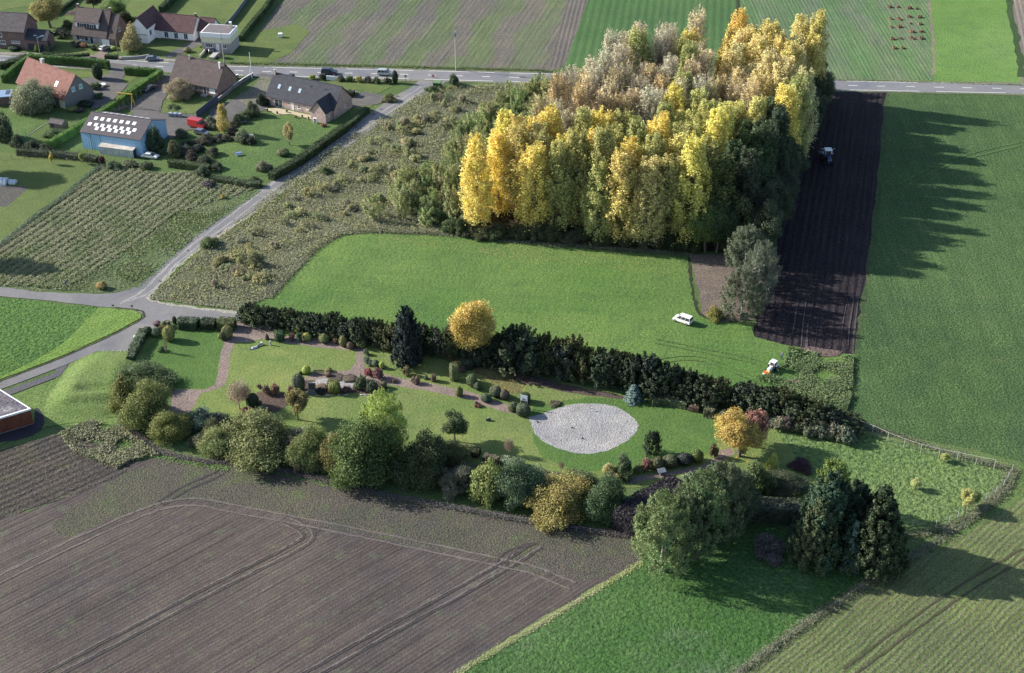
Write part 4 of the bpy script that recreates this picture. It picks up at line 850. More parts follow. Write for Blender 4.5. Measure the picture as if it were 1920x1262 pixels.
for q in ((1770, 866, 848, 18, (.28, .3, .09), 'yellowish young tree near the wire fence'), (1716, 918, 896, 20, (.3, .33, .12), 'pale lime young tree on the tussocky lawn'), (1808, 958, 912, 30, (.34, .33, .1), 'yellow-green young tree near the corner fence'), (1822, 950, 920, 24, (.15, .18, .06), 'green young tree beside the yellow-green one')):
    T('broad', *q, name='young_tree')
for i in range(14):
    x_ = 1452 + i * 10.5; b_ = 797 + (x_ - 1452) * .2 + R.uniform(-4, 4)
    T('loose', x_, b_ + 10, b_ - 16 - R.uniform(0, 12), 30, R.choice([(.12, .15, .1), (.1, .12, .07), (.15, .16, .11), (.11, .09, .08)]), 'grey-green shrub at the foot of the right-hand hedge section', 'shrub', 'shrubs below the right-hand hedge', 'shrub')
# clipped hedges
def hedge(name, pts, w, h, col, label, cat='hedge', rough=.05, dens=60, size=.2, mat=None):
    """clipped hedge: soft-edged body wrapped in a close skin of leaves"""
    P = smooth_line(pts, 5); b = MB(); C, Nn = [], []
    L = 0
    for i, (a, c) in enumerate(zip(P[:-1], P[1:])):
        d = (c - a); ln = d.length
        if ln < .05: continue
        d /= ln; n_ = Vector((-d.y, d.x, 0)); v = []
        for p in (a, c):
            for sx, zz in ((-.9, 0), (-.92, .85), (-.7, .96), (.7, .96), (.92, .85), (.9, 0)): v.append(p + n_ * sx * w / 2 + Vector((0, 0, zz * h)))
        b.add(v, [(0, 1, 7, 6), (1, 2, 8, 7), (2, 3, 9, 8), (3, 4, 10, 9), (4, 5, 11, 10), (0, 5, 4, 3, 2, 1), (6, 7, 8, 9, 10, 11)])
        for k_ in range(int(ln * dens * (w + 2 * h) / 3)):
            t = R.random(); u = R.random() * (w + 2 * h); q = a + d * t * ln; j = R.gauss(0, rough) + .05 * math.sin((L + t * ln) * 2.1)
            if u < h: q = q - n_ * (w / 2 + j); q.z = u; nn = -n_
            elif u < 2 * h: q = q + n_ * (w / 2 + j); q.z = u - h; nn = n_
            else: q = q + n_ * (u - 2 * h - w / 2); q.z = h + j; nn = Vector((0, 0, 1))
            C.append(q[:]); Nn.append(nn[:])
        L += ln
    for p, sg in ((P[0], -1), (P[-1], 1)):
        d = (P[1] - P[0]).normalized() if sg < 0 else (P[-1] - P[-2]).normalized(); n_ = Vector((-d.y, d.x, 0))
        for k_ in range(int(w * h * dens)): C.append((p + d * sg * abs(R.gauss(0, rough)) + n_ * R.uniform(-w / 2, w / 2) + Vector((0, 0, R.uniform(0, h))))[:]); Nn.append((d * sg)[:])
    C = np.array(C); o = link(bpy.data.objects.new(name, cards(name, C, np.array(Nn) + N.normal(scale=.4, size=C.shape), N.uniform(.6, 1.4, len(C)) * size, mat or LEAF, extra=(b.v, b.f))))
    o.color = tone(col, .03); return tag(o, label, cat)
HD = (.05, .085, .028); HL = (.06, .12, .025)
hedge('hedge', [(271, 628), (262, 645), (252, 664), (246, 682)], 1.7, 1.7, (.06, .085, .045), 'clipped green hedge between the parking place and the park lawn')
hedge('hedge', [(336, 614), (350, 613), (372, 615)], 2.4, 1.9, (.05, .07, .04), 'dark bluish clipped hedge left of the park gate')
hedge('hedge', [(379, 614), (404, 615)], 2.4, 1.8, (.035, .05, .025), 'very dark box-shaped hedge block left of the park gate')
hedge('hedge', [(412, 615), (441, 616)], 2.6, 2., (.07, .09, .03), 'clipped hedge block next to the park gate')
hedge('hedge', [(1222, 758), (1250, 757), (1288, 765)], 1.6, 1.5, (.1, .12, .06), 'low clipped hedge above the gravel circle')
hedge('hedge', [(1292, 768), (1310, 772)], 1.2, 1.2, (.12, .08, .06), 'short brownish hedge link above the lawn')
hedge('hedge', [(1322, 776), (1340, 780)], 2.4, 1.9, (.1, .11, .06), 'rounded clipped hedge block left of the last one')
hedge('hedge', [(1350, 788), (1372, 796)], 2.4, 1.9, (.1, .105, .06), 'last rounded clipped hedge block before the orange tree')
hedge('hedge', [(1168, 1002), (1200, 975), (1240, 955), (1268, 935)], 4.2, 4.4, (.03, .026, .032), 'tall dark purple clipped hedge between belt and birches', size=.26)
hedge('hedge', [(1396, 968), (1440, 972), (1498, 975)], 3.2, 3.4, (.055, .07, .045), 'tall dark hedge behind the conifers', size=.26)
hedge('hedge', [(883, 852), (898, 856)], 1.6, 1.4, (.04, .05, .025), 'short dark hedge block at the lower edge of the lawn')
hedge('hedge', [(908, 862), (935, 868)], 1.4, 1.2, (.12, .1, .075), 'low brownish hedge at the lower edge of the lawn')
hedge('hedge', [(940, 868), (980, 876)], 1.8, 1.2, (.14, .17, .1), 'pale grey-green hedge at the lower edge of the lawn')
hedge('hedge', [(1010, 892), (1060, 902), (1110, 908)], 1.5, 1.1, (.12, .12, .06), 'low olive hedge behind the golden yellow bush')
# village hedges
hedge('hedge', [(8, 156), (35, 133), (62, 114)], 1.3, 2.4, HL, 'tall clipped hedge running up to the road behind the red roof')
hedge('hedge', [(62, 118), (120, 122), (183, 127), (205, 130)], 1.4, 2.6, (.055, .11, .025), 'long clipped hedge along the road behind the red roof')
hedge('hedge', [(236, 140), (275, 141), (300, 143)], 1.4, 2.2, HL, 'clipped hedge along the road beside the entrance')
hedge('hedge', [(303, 144), (262, 172), (225, 198), (175, 230), (130, 258), (92, 280)], 1.5, 2.2, (.075, .15, .025), 'very long clipped hedge from the road down past the blue shed')
hedge('hedge', [(645, 247), (600, 280), (560, 309), (510, 338)], 2.2, 2.0, (.035, .055, .022), 'dark clipped hedge between garden and lane', rough=.12)
hedge('hedge', [(688, 210), (664, 232), (645, 247)], 1.5, 1.5, (.04, .065, .025), 'upper part of the hedge beside the pink brick house')
hedge('hedge', [(318, 312), (350, 316), (394, 322)], 1.6, 1.8, (.055, .075, .03), 'dark clipped hedge below the garden of the shed')
hedge('hedge', [(400, 338), (440, 345), (470, 350), (488, 350)], 1.8, 1.3, (.045, .065, .03), 'loose low hedge at the lower end of the lawn', rough=.2)
hedge('hedge', [(632, 180), (650, 180), (664, 181)], 2., 1.6, (.045, .05, .03), 'dark bushy hedge behind the pink brick house')
hedge('hedge', [(82, 106), (125, 110), (168, 108)], 1.2, 1.3, (.03, .05, .02), 'low hedge in front of the dormer house')
hedge('hedge', [(198, 110), (220, 111)], 1.2, 1.2, (.03, .05, .02), 'low hedge right of the front drive')
hedge('hedge', [(303, 25), (320, 8), (345, -20)], 1.6, 2.2, (.035, .055, .025), 'dark hedge running back behind the white house')
hedge('hedge', [(452, 78), (475, 48), (500, 18), (520, -20)], 1.3, 1.9, (.04, .07, .025), 'long hedge beside the striped field')
hedge('hedge', [(0, 128), (20, 124), (52, 112)], 2.5, 1.6, (.03, .045, .02), 'dark loose hedge at the left edge beside the road', rough=.3)
hedge('hedge', [(36, 290), (100, 294), (150, 299), (184, 304)], 1.6, 1.5, (.04, .055, .03), 'dark unclipped hedge along the top of the left lawn', rough=.35)
hedge('hedge', [(100, 30), (135, 8), (160, -20)], 1., 1.3, (.035, .05, .025), 'thin dark hedge between the gardens at the top left')
for x_, y_, t_, w_, n_ in ((360, 304, 280, 26, 'beside the grey bushy tree'), (384, 312, 288, 28, 'above the dark clipped hedge'), (400, 296, 272, 26, 'left of the shaded lawn'), (424, 268, 250, 24, 'under the orange birch'), (438, 256, 236, 24, 'between orange birch and trailer'), (352, 276, 262, 20, 'right of the blue shed yard'), (408, 322, 302, 24, 'at the corner of the lower hedge'), (436, 240, 226, 18, 'behind the orange birch')):
    T('bush', x_, y_, t_, w_, R.choice([(.06, .07, .045), (.08, .085, .06), (.07, .06, .05)]), 'dark straggly bush ' + n_, 'shrub', None, 'shrub')
# road-side shrubs beside the pink brick house garden
for x_, w_, c_, l_ in ((586, 12, (.2, .24, .05), 'lime yellow shrub behind the black roof'), (605, 18, (.03, .045, .025), 'dark round shrub below the dark car'), (640, 16, (.06, .07, .04), 'olive shrub first right of the white wall'), (655, 16, (.07, .11, .035), 'green shrub second along the roadside row'), (672, 18, (.28, .25, .06), 'yellow shrub in the roadside row'),
                  (690, 16, (.1, .08, .07), 'brownish shrub in the roadside row'), (707, 16, (.09, .1, .06), 'grey-green shrub in the roadside row'), (728, 16, (.03, .045, .025), 'dark shrub below the silver off-road car')):
    T('loose', x_, 155 + (x_ - 640) * .06, 140 + (x_ - 640) * .04, w_, c_, l_, 'shrub', None, 'shrub')
T('egg', 741, 158, 132, 11, (.03, .05, .035), 'slim dark conifer at the corner of the roadside row', 'shrub', None, 'columnar_conifer')
# park shrubs
G = (.09, .13, .05); OL = (.15, .155, .055); YG = (.27, .31, .06); DK = (.045, .06, .035); BG = (.1, .14, .1); BR_ = (.16, .11, .08); PU = (.14, .075, .085); RD = (.24, .08, .08)
SH = [('egg', 427, 639, 610, 20, OL, 'olive round shrub beside the park gate'), ('egg', 421, 641, 621, 12, (.05, .06, .045), 'dark oval shrub in front of the olive round one'), ('ball', 412, 636, 627, 7, YG, 'tiny yellow shrub at the top of the narrow path'),
 ('egg', 328, 609, 593, 8, DK, 'small dark upright shrub behind the left hedge'), ('ball', 295, 613, 602, 15, PU, 'purple shrub at the top corner of the park'), ('ball', 278, 632, 612, 16, (.055, .085, .035), 'green round shrub at the end of the clipped hedge'), ('ball', 293, 634, 615, 18, (.08, .105, .06), 'grey-green round shrub at the top corner'),
 ('loose', 312, 620, 600, 24, (.11, .13, .06), 'olive loose shrub left of the bluish hedge'), ('loose', 304, 626, 608, 18, (.12, .12, .05), 'small olive shrub at the top corner'), ('egg', 318, 643, 611, 21, (.19, .2, .06), 'yellow-olive egg-shaped shrub on the rich lawn'), ('loose', 303, 662, 648, 14, G, 'low green shrub on the rich lawn'), ('twiggy', 312, 664, 641, 11, RD, 'red-brown upright shrub on the rich lawn'),
 ('cone', 501, 639, 625, 10, BR_, 'little brown conical shrub on the forecourt'), ('box', 525, 642, 621, 17, (.05, .085, .04), 'square-cut dark green box shrub'), ('loose', 519, 630, 617, 14, G, 'small green shrub behind the square-cut one'), ('loose', 548, 641, 622, 14, PU, 'purple shrub right of the square-cut one'),
 ('ball', 558, 628, 612, 10, YG, 'yellow ball shrub by the dark hedge'), ('ball', 570, 625, 617, 15, BG, 'flat blue-grey shrub by the dark hedge'), ('loose', 562, 644, 622, 13, (.05, .095, .06), 'blue-green shrub below the yellow ball'), ('ball', 576, 642, 624, 16, (.25, .27, .06), 'yellow-green round shrub right of the blue-green one'),
 ('egg', 608, 646, 626, 18, OL, 'olive standard topiary on a short stem'), ('box', 608, 636, 619, 18, OL, 'left part of the long clipped shrub behind the topiary'), ('box', 625, 638, 621, 18, OL, 'right part of the long clipped shrub behind the topiary'), ('loose', 629, 647, 633, 11, (.2, .13, .1), 'pinkish brown shrub right of the topiary'),
 ('ball', 644, 653, 630, 16, OL, 'olive rounded shrub near the central path'), ('ball', 657, 657, 641, 14, (.17, .12, .08), 'half red half olive shrub at the central path'), ('ball', 667, 648, 629, 20, (.19, .2, .06), 'yellowish large rounded shrub at the top of the central path'), ('ball', 678, 655, 636, 18, (.15, .16, .06), 'olive rounded shrub leaning over the central path'),
 ('loose', 687, 668, 653, 12, BG, 'blue-grey shrub, top one of the row beside the central path'), ('loose', 688, 684, 666, 13, BG, 'blue-grey tall shrub in the row beside the central path'), ('loose', 695, 688, 674, 11, BG, 'blue-grey small shrub in the row beside the central path'), ('ball', 704, 690, 675, 15, (.08, .11, .07), 'darker round shrub at the foot of the central path'), ('ball', 716, 693, 678, 10, YG, 'yellow ball shrub at the foot of the central path'),
 ('ball', 575, 704, 686, 16, YG, 'yellow-green ball shrub left of the bench'), ('ball', 616, 700, 689, 13, OL, 'olive ball shrub right of the bench'), ('box', 616, 708, 698, 9, BR_, 'brown clipped base under the olive ball shrub'), ('loose', 564, 704, 696, 8, DK, 'tiny dark shrub left of the bench'),
 ('loose', 692, 708, 690, 22, RD, 'purple red shrub at the path fork'), ('loose', 709, 716, 690, 24, (.19, .09, .09), 'large purple red shrub right of the path fork'), ('loose', 677, 734, 702, 27, (.08, .11, .05), 'dark green mounded shrub beside the pale gravel bed'), ('loose', 696, 738, 709, 26, (.08, .1, .065), 'grey dark shrub in front of the purple red ones'), ('ball', 720, 730, 715, 12, (.13, .12, .06), 'small brown-olive shrub right of the grey one'),
 ('box', 628, 740, 715, 20, (.14, .16, .04), 'square-cut yellow-green shrub in front of the pale gravel'), ('box', 622, 733, 714, 14, (.07, .08, .03), 'dark clipped shrub behind the square-cut yellow-green one'), ('loose', 650, 738, 722, 18, BR_, 'brown shrub right of the square-cut one'), ('egg', 561, 738, 702, 22, (.07, .09, .06), 'tall grey-green shrub left of the stone monument'), ('loose', 546, 742, 720, 12, BR_, 'brown shrub left of the tall grey-green one'),
 ('loose', 600, 742, 726, 22, (.035, .04, .04), 'dark low shrub at the foot of the monument'), ('box', 603, 732, 722, 18, BR_, 'brown low clipped shrub right of the monument'), ('box', 630, 714, 705, 24, (.1, .075, .06), 'brown low hedge behind the pale gravel, left'), ('box', 655, 716, 706, 22, (.11, .08, .06), 'brown low hedge behind the pale gravel, right'),
 ('loose', 500, 744, 720, 20, (.17, .12, .08), 'brown shrub in the left bed'), ('loose', 516, 743, 719, 20, (.2, .14, .09), 'lighter brown shrub in the left bed'), ('ball', 475, 767, 738, 23, DK, 'dark round shrub in the left bed'), ('loose', 486, 764, 750, 14, (.09, .1, .06), 'small shrub beside the dark round one'), ('ball', 491, 779, 761, 23, (.11, .13, .08), 'grey-olive round shrub at the front of the left bed'), ('loose', 461, 777, 762, 14, RD, 'small red shrub at the front of the left bed'), ('loose', 486, 730, 720, 12, BR_, 'low brown shrub at the back of the left bed'),
 ('loose', 762, 708, 687, 18, (.16, .13, .07), 'olive-brown shrub on the upper side of the diagonal path'), ('loose', 779, 723, 703, 18, BR_, 'red-brown shrub on the diagonal path'), ('loose', 799, 713, 702, 9, BG, 'tiny blue-green shrub on the diagonal path'), ('box', 813, 717, 701, 10, BR_, 'brown square shrub on the diagonal path'),
 ('loose', 738, 720, 710, 12, (.22, .13, .09), 'orange-brown low shrub at the start of the diagonal path'), ('box', 852, 716, 681, 16, (.15, .15, .07), 'tall olive clipped pillar beside the arch'), ('loose', 866, 700, 686, 20, (.12, .09, .07), 'brown twiggy top of the arch'), ('box', 878, 694, 672, 22, DK, 'dark clipped hedge block behind the arch, left'), ('box', 896, 690, 666, 18, DK, 'dark clipped hedge block behind the arch, right'),
 ('egg', 920, 672, 653, 16, (.08, .08, .04), 'dark olive egg shrub under the maple'), ('loose', 886, 668, 655, 20, RD, 'red low shrub under the yellow maple'), ('egg', 885, 728, 701, 18, (.11, .13, .06), 'rounded shrub right of the arch'), ('ball', 896, 734, 716, 16, (.08, .1, .05), 'second rounded shrub right of the arch'), ('ball', 861, 746, 725, 14, OL, 'olive barrel shrub on the lawn side of the diagonal path'),
 ('ball', 912, 757, 739, 19, (.06, .085, .05), 'dark green shrub in the lower path bed'), ('ball', 929, 748, 724, 22, (.1, .12, .07), 'grey-olive round shrub beyond the lower path'), ('ball', 946, 752, 731, 18, (.09, .085, .065), 'brownish round shrub beyond the lower path'), ('box', 985, 758, 738, 18, DK, 'dark shrub behind the white notice board'), ('egg', 962, 774, 754, 18, (.09, .105, .05), 'round shrub left of the gravel circle entrance'), ('egg', 981, 783, 757, 26, (.08, .1, .055), 'large round shrub at the gravel circle entrance'), ('loose', 895, 766, 755, 16, (.2, .1, .08), 'small red flowering bush on the lawn'), ('loose', 1040, 765, 752, 26, (.11, .11, .07), 'low grey bush above the gravel circle'), ('ball', 1061, 718, 702, 14, DK, 'dark ball shrub in front of the long hedge'),
 ('loose', 1196, 890, 868, 20, (.12, .16, .06), 'green shrub at the left end of the lower row'), ('loose', 1211, 886, 858, 24, (.2, .1, .09), 'reddish shrub in the lower row'), ('ball', 1232, 884, 857, 24, (.09, .1, .05), 'olive rounded shrub in the lower row'), ('ball', 1256, 880, 853, 28, (.075, .085, .045), 'dark olive rounded shrub in the lower row'), ('ball', 1283, 876, 850, 28, (.04, .042, .04), 'blackish rounded shrub in the lower row'), ('egg', 1306, 870, 843, 22, (.1, .13, .035), 'bright green egg shrub in the lower row'), ('loose', 1337, 862, 832, 21, (.12, .1, .06), 'brown-green shrub at the right end of the lower row')]
for q in SH: T(q[0], q[1], q[2], q[3], q[4], q[5], q[6], 'shrub', None, 'shrub')
# shrubs and trees of the village
V = [('broad', 95, 52, -12, 66, (.2, .19, .06), 'yellowing tree behind the dark brick house', 'tree'), ('bush', 128, 62, 35, 26, (.04, .07, .035), 'dark holly left of the dormer house', 'shrub'), ('loose', 116, 78, 52, 40, (.04, .05, .035), 'dark shrub bank left of the dormer house', 'shrub'), ('bush', 136, 30, 20, 26, (.13, .1, .09), 'brown leafless bush left of the dormer roof', 'shrub'),
 ('broad', 215, 50, -4, 56, (.12, .17, .04), 'bright green tree behind the dormer house', 'tree'), ('broad', 238, 62, 18, 34, (.04, .06, .025), 'dark green tree behind the gable of the dormer house', 'tree'), ('broad', 176, 18, -20, 30, (.07, .085, .045), 'dull green tree at the top edge', 'tree'), ('bush', 252, 104, 42, 38, (.26, .22, .1), 'yellow weeping birch in front of the white house', 'tree'),
 ('loose', 143, 92, 74, 24, (.08, .09, .06), 'variegated shrub beside the dormer house wall', 'shrub'), ('loose', 157, 92, 80, 18, (.24, .12, .08), 'reddish shrub under the ground floor window', 'shrub'), ('loose', 175, 97, 84, 16, (.05, .06, .035), 'dark shrub left of the parked silver car', 'shrub'), ('loose', 188, 92, 82, 16, (.07, .1, .045), 'green shrub behind the parked silver car', 'shrub'), ('ball', 213, 96, 86, 12, (.26, .3, .08), 'lime ball shrub right of the parked silver car', 'shrub'),
 ('bush', 92, 98, 74, 20, (.13, .14, .09), 'pale grey-green bush beside the garage', 'shrub'), ('cone', 70, 100, 82, 14, (.1, .15, .03), 'bright green conical shrub at the garage', 'shrub'), ('ball', 28, 98, 84, 26, (.035, .05, .03), 'dark shrub in front of the brick wall', 'shrub'), ('bush', 2, 92, 50, 22, (.05, .07, .04), 'dark shrub at the left edge by the brick house', 'shrub'),
 ('ball', 351, 101, 88, 15, (.17, .17, .08), 'pale ball shrub on the front lawn of the white house', 'shrub'), ('loose', 378, 92, 83, 10, (.15, .22, .03), 'bright green shrub at the corner of the cream house', 'shrub'), ('loose', 416, 112, 96, 14, (.1, .12, .1), 'grey rockery plants beside the ramp', 'shrub'),
 ('egg', 185, 152, 118, 18, (.025, .045, .025), 'dark green egg-shaped conifer in the drive', 'tree'), ('bush', 65, 226, 140, 92, (.15, .17, .1), 'large pale weeping willow in front of the red roof', 'tree'), ('loose', 180, 172, 152, 22, (.06, .09, .04), 'palm-like green shrub behind the red-roofed house', 'shrub'), ('loose', 186, 188, 172, 20, (.06, .1, .04), 'green shrub at the back corner of the red-roofed house', 'shrub'),
 ('ball', 136, 212, 198, 20, (.16, .18, .05), 'yellow-green ball shrub at the gable foot', 'shrub'), ('loose', 160, 205, 188, 34, (.035, .05, .03), 'dark shrubs along the gable', 'shrub'), ('ball', 150, 213, 202, 18, (.05, .045, .05), 'dark purple ball shrub at the gable foot', 'shrub'),
 ('bush', 338, 194, 143, 56, (.26, .2, .12), 'pinkish beige weeping tree in front of the brown roof', 'tree'), ('loose', 325, 208, 194, 26, (.09, .12, .05), 'low green shrub on the lawn by the fence', 'shrub'), ('poplar', 421, 250, 194, 22, (.36, .24, .07), 'small orange-yellow birch near the red van', 'tree'),
 ('bush', 290, 292, 235, 42, (.05, .08, .045), 'dark green tree against the blue shed gable', 'tree'), ('bush', 328, 298, 256, 26, (.11, .12, .06), 'olive tree right of the blue shed', 'tree'), ('bush', 348, 296, 268, 30, (.08, .085, .06), 'grey bushy tree right of the olive one', 'tree'), ('loose', 306, 292, 278, 16, (.09, .1, .06), 'small shrub behind the white abandoned car', 'shrub'),
 ('bush', 340, 262, 236, 26, (.09, .11, .07), 'grey-green small tree left of the red van', 'tree'), ('bush', 398, 245, 215, 28, (.1, .12, .08), 'grey-green bush hiding the front of the red van', 'shrub'), ('bush', 385, 275, 250, 34, (.07, .07, .05), 'dark bush below the red van', 'shrub'), ('bush', 410, 268, 248, 26, (.07, .065, .055), 'dark twiggy bush below the orange birch', 'shrub'), ('bush', 372, 290, 266, 26, (.05, .055, .05), 'shaded bush between the gardens', 'shrub'),
 ('bush', 456, 272, 238, 30, (.12, .14, .08), 'grey-green shrub behind the goal frame', 'shrub'), ('bush', 470, 275, 255, 20, (.045, .06, .035), 'dark shrub beside the goal frame', 'shrub'), ('broad', 543, 272, 232, 22, (.28, .24, .1), 'slim yellowish tree on the lawn of the pink brick house', 'tree'), ('ball', 531, 296, 278, 24, (.12, .13, .055), 'olive ball shrub beside the dark hedge', 'shrub'),
 ('bush', 494, 326, 298, 28, (.14, .14, .09), 'grey-olive bush at the lower end of the dark hedge', 'shrub'), ('bush', 474, 222, 185, 26, (.09, .11, .06), 'olive tree left of the terrace', 'tree'), ('bush', 460, 228, 204, 26, (.08, .105, .045), 'green bush left of the terrace', 'shrub'), ('bush', 448, 235, 210, 24, (.05, .065, .035), 'dark bush behind the trailer', 'shrub'), ('bush', 492, 202, 172, 22, (.035, .05, .03), 'dark bush at the left corner of the black roof', 'shrub'),
 ('loose', 607, 240, 230, 12, (.22, .13, .09), 'reddish small shrub by the brick wing corner', 'shrub'), ('bush', 381, 336, 308, 24, (.08, .1, .06), 'bush at the lower corner of the garden', 'shrub'), ('loose', 392, 356, 338, 30, (.09, .07, .075), 'purple-brown brushwood heap at the field corner', 'shrub'), ('bush', 476, 345, 330, 22, (.055, .08, .035), 'dark bush at the end of the low hedge', 'shrub'),
 ('bush', 10, 270, 205, 40, (.06, .085, .045), 'dark tree at the left edge below the annex', 'tree'), ('bush', 35, 280, 250, 26, (.05, .07, .04), 'dark bush in the hedge of the left lawn', 'shrub'), ('bush', 60, 288, 262, 30, (.045, .06, .035), 'dark bush above the left lawn', 'shrub'), ('bush', 85, 290, 268, 28, (.05, .07, .045), 'shaded bush above the left lawn, near the long hedge', 'shrub'), ('loose', 192, 310, 292, 14, (.07, .03, .03), 'dark red shrub at the corner of the left lawn', 'shrub'),
 ('broad', 98, 308, 286, 9, (.4, .32, .06), 'tiny yellow tree on the left lawn', 'tree'), ('broad', 155, 308, 283, 11, (.2, .24, .07), 'small yellow-green tree on the left lawn', 'tree'), ('bush', 100, 262, 240, 40, (.08, .12, .05), 'leafy garden plants beside the wooden hut', 'shrub'), ('ball', 191, 545, 528, 18, (.26, .2, .07), 'yellow-brown round bush beside the junction', 'shrub'), ('loose', 418, 374, 362, 10, (.3, .26, .06), 'tiny yellow sapling in the tussock field', 'shrub'), ('loose', 215, 322, 300, 30, (.07, .1, .05), 'weedy shrub below the rusty container', 'shrub'), ('loose', 245, 318, 300, 34, (.08, .1, .055), 'weedy bank in front of the rusty container', 'shrub'), ('loose', 275, 322, 302, 30, (.08, .095, .05), 'weedy bank in front of the white abandoned car', 'shrub')]
for q in V: T(q[0], q[1], q[2], q[3], q[4], q[5], q[6], q[7], None, 'shrub' if q[7] == 'shrub' else 'tree')

for q in ((-52, 322, 220, 76, 'broad tree just outside the left edge above the plastic tunnel'), (-62, 490, 400, 70, 'broad tree just outside the left edge beside the left field')): T('broad', q[0], q[1], q[2], q[3], (.08, .1, .04), q[4])
# ================================================================ BUILDINGS
WHITE = plain('white_render', (.86, .86, .88), .8, .05); CREAM = plain('cream_render', (.74, .7, .52), .8, .06)
FRAME = plain('white_frame', (.78, .78, .78), .5, .04); SHUT = plain('dark_shutter_and_inside', (.035, .04, .06), .6, .1)
BRK = tile('dark_brick', (.19, .105, .1), (.15, .085, .085), (.2, .17, .16), .24, .08); BRK2 = tile('pink_brick', (.5, .36, .33), (.42, .3, .28), (.5, .46, .43), .5, .16)
BRK3 = tile('brown_brick', (.25, .17, .14), (.2, .14, .12), (.25, .21, .19), .24, .08); STONEW = tile('grey_stone_wall', (.4, .37, .37), (.34, .32, .33), (.42, .4, .4), .5, .25)
R_BR = tile('brown_tile', (.115, .09, .088), (.09, .072, .075), (.05, .045, .045), .28, .25); R_DK = tile('slate_tile', (.062, .066, .085), (.05, .054, .072), (.035, .035, .045), .3, .22)
R_RED = tile('red_tile', (.24, .12, .1), (.19, .095, .085), (.11, .06, .055), .28, .25); R_PU = tile('maroon_tile', (.12, .07, .075), (.1, .058, .065), (.055, .035, .04), .28, .25)
R_GR = tile('grey_tile', (.13, .115, .12), (.105, .095, .1), (.06, .055, .06), .28, .25)
GREYW = plain('grey_wall', (.17, .165, .175), .85, .1); CONC = plain('concrete', (.38, .37, .36), .9, .2, 2); ZINC = plain('zinc', (.3, .32, .35), .4, .1, metal=.6)
WOOD_ = plain('weathered_wood', (.2, .17, .14), .85, .25, 4)
def glass(name, c=(.03, .035, .045), r=.08):
    m, t, p = nodes(name); p.inputs['Base Color'].default_value = rgb(c); p.inputs['Roughness'].default_value = r; p.inputs['Specular IOR Level'].default_value = .7
    tc = nd(t, 'ShaderNodeTexCoord').outputs['Object']; t.links.new(mix(t, noise(t, tc, 1.2), c, tuple(x * 2 for x in c)), p.inputs['Base Color']); return m
GLASS = glass('window_glass'); SKYG = glass('roof_glass', (.2, .3, .36), .05)
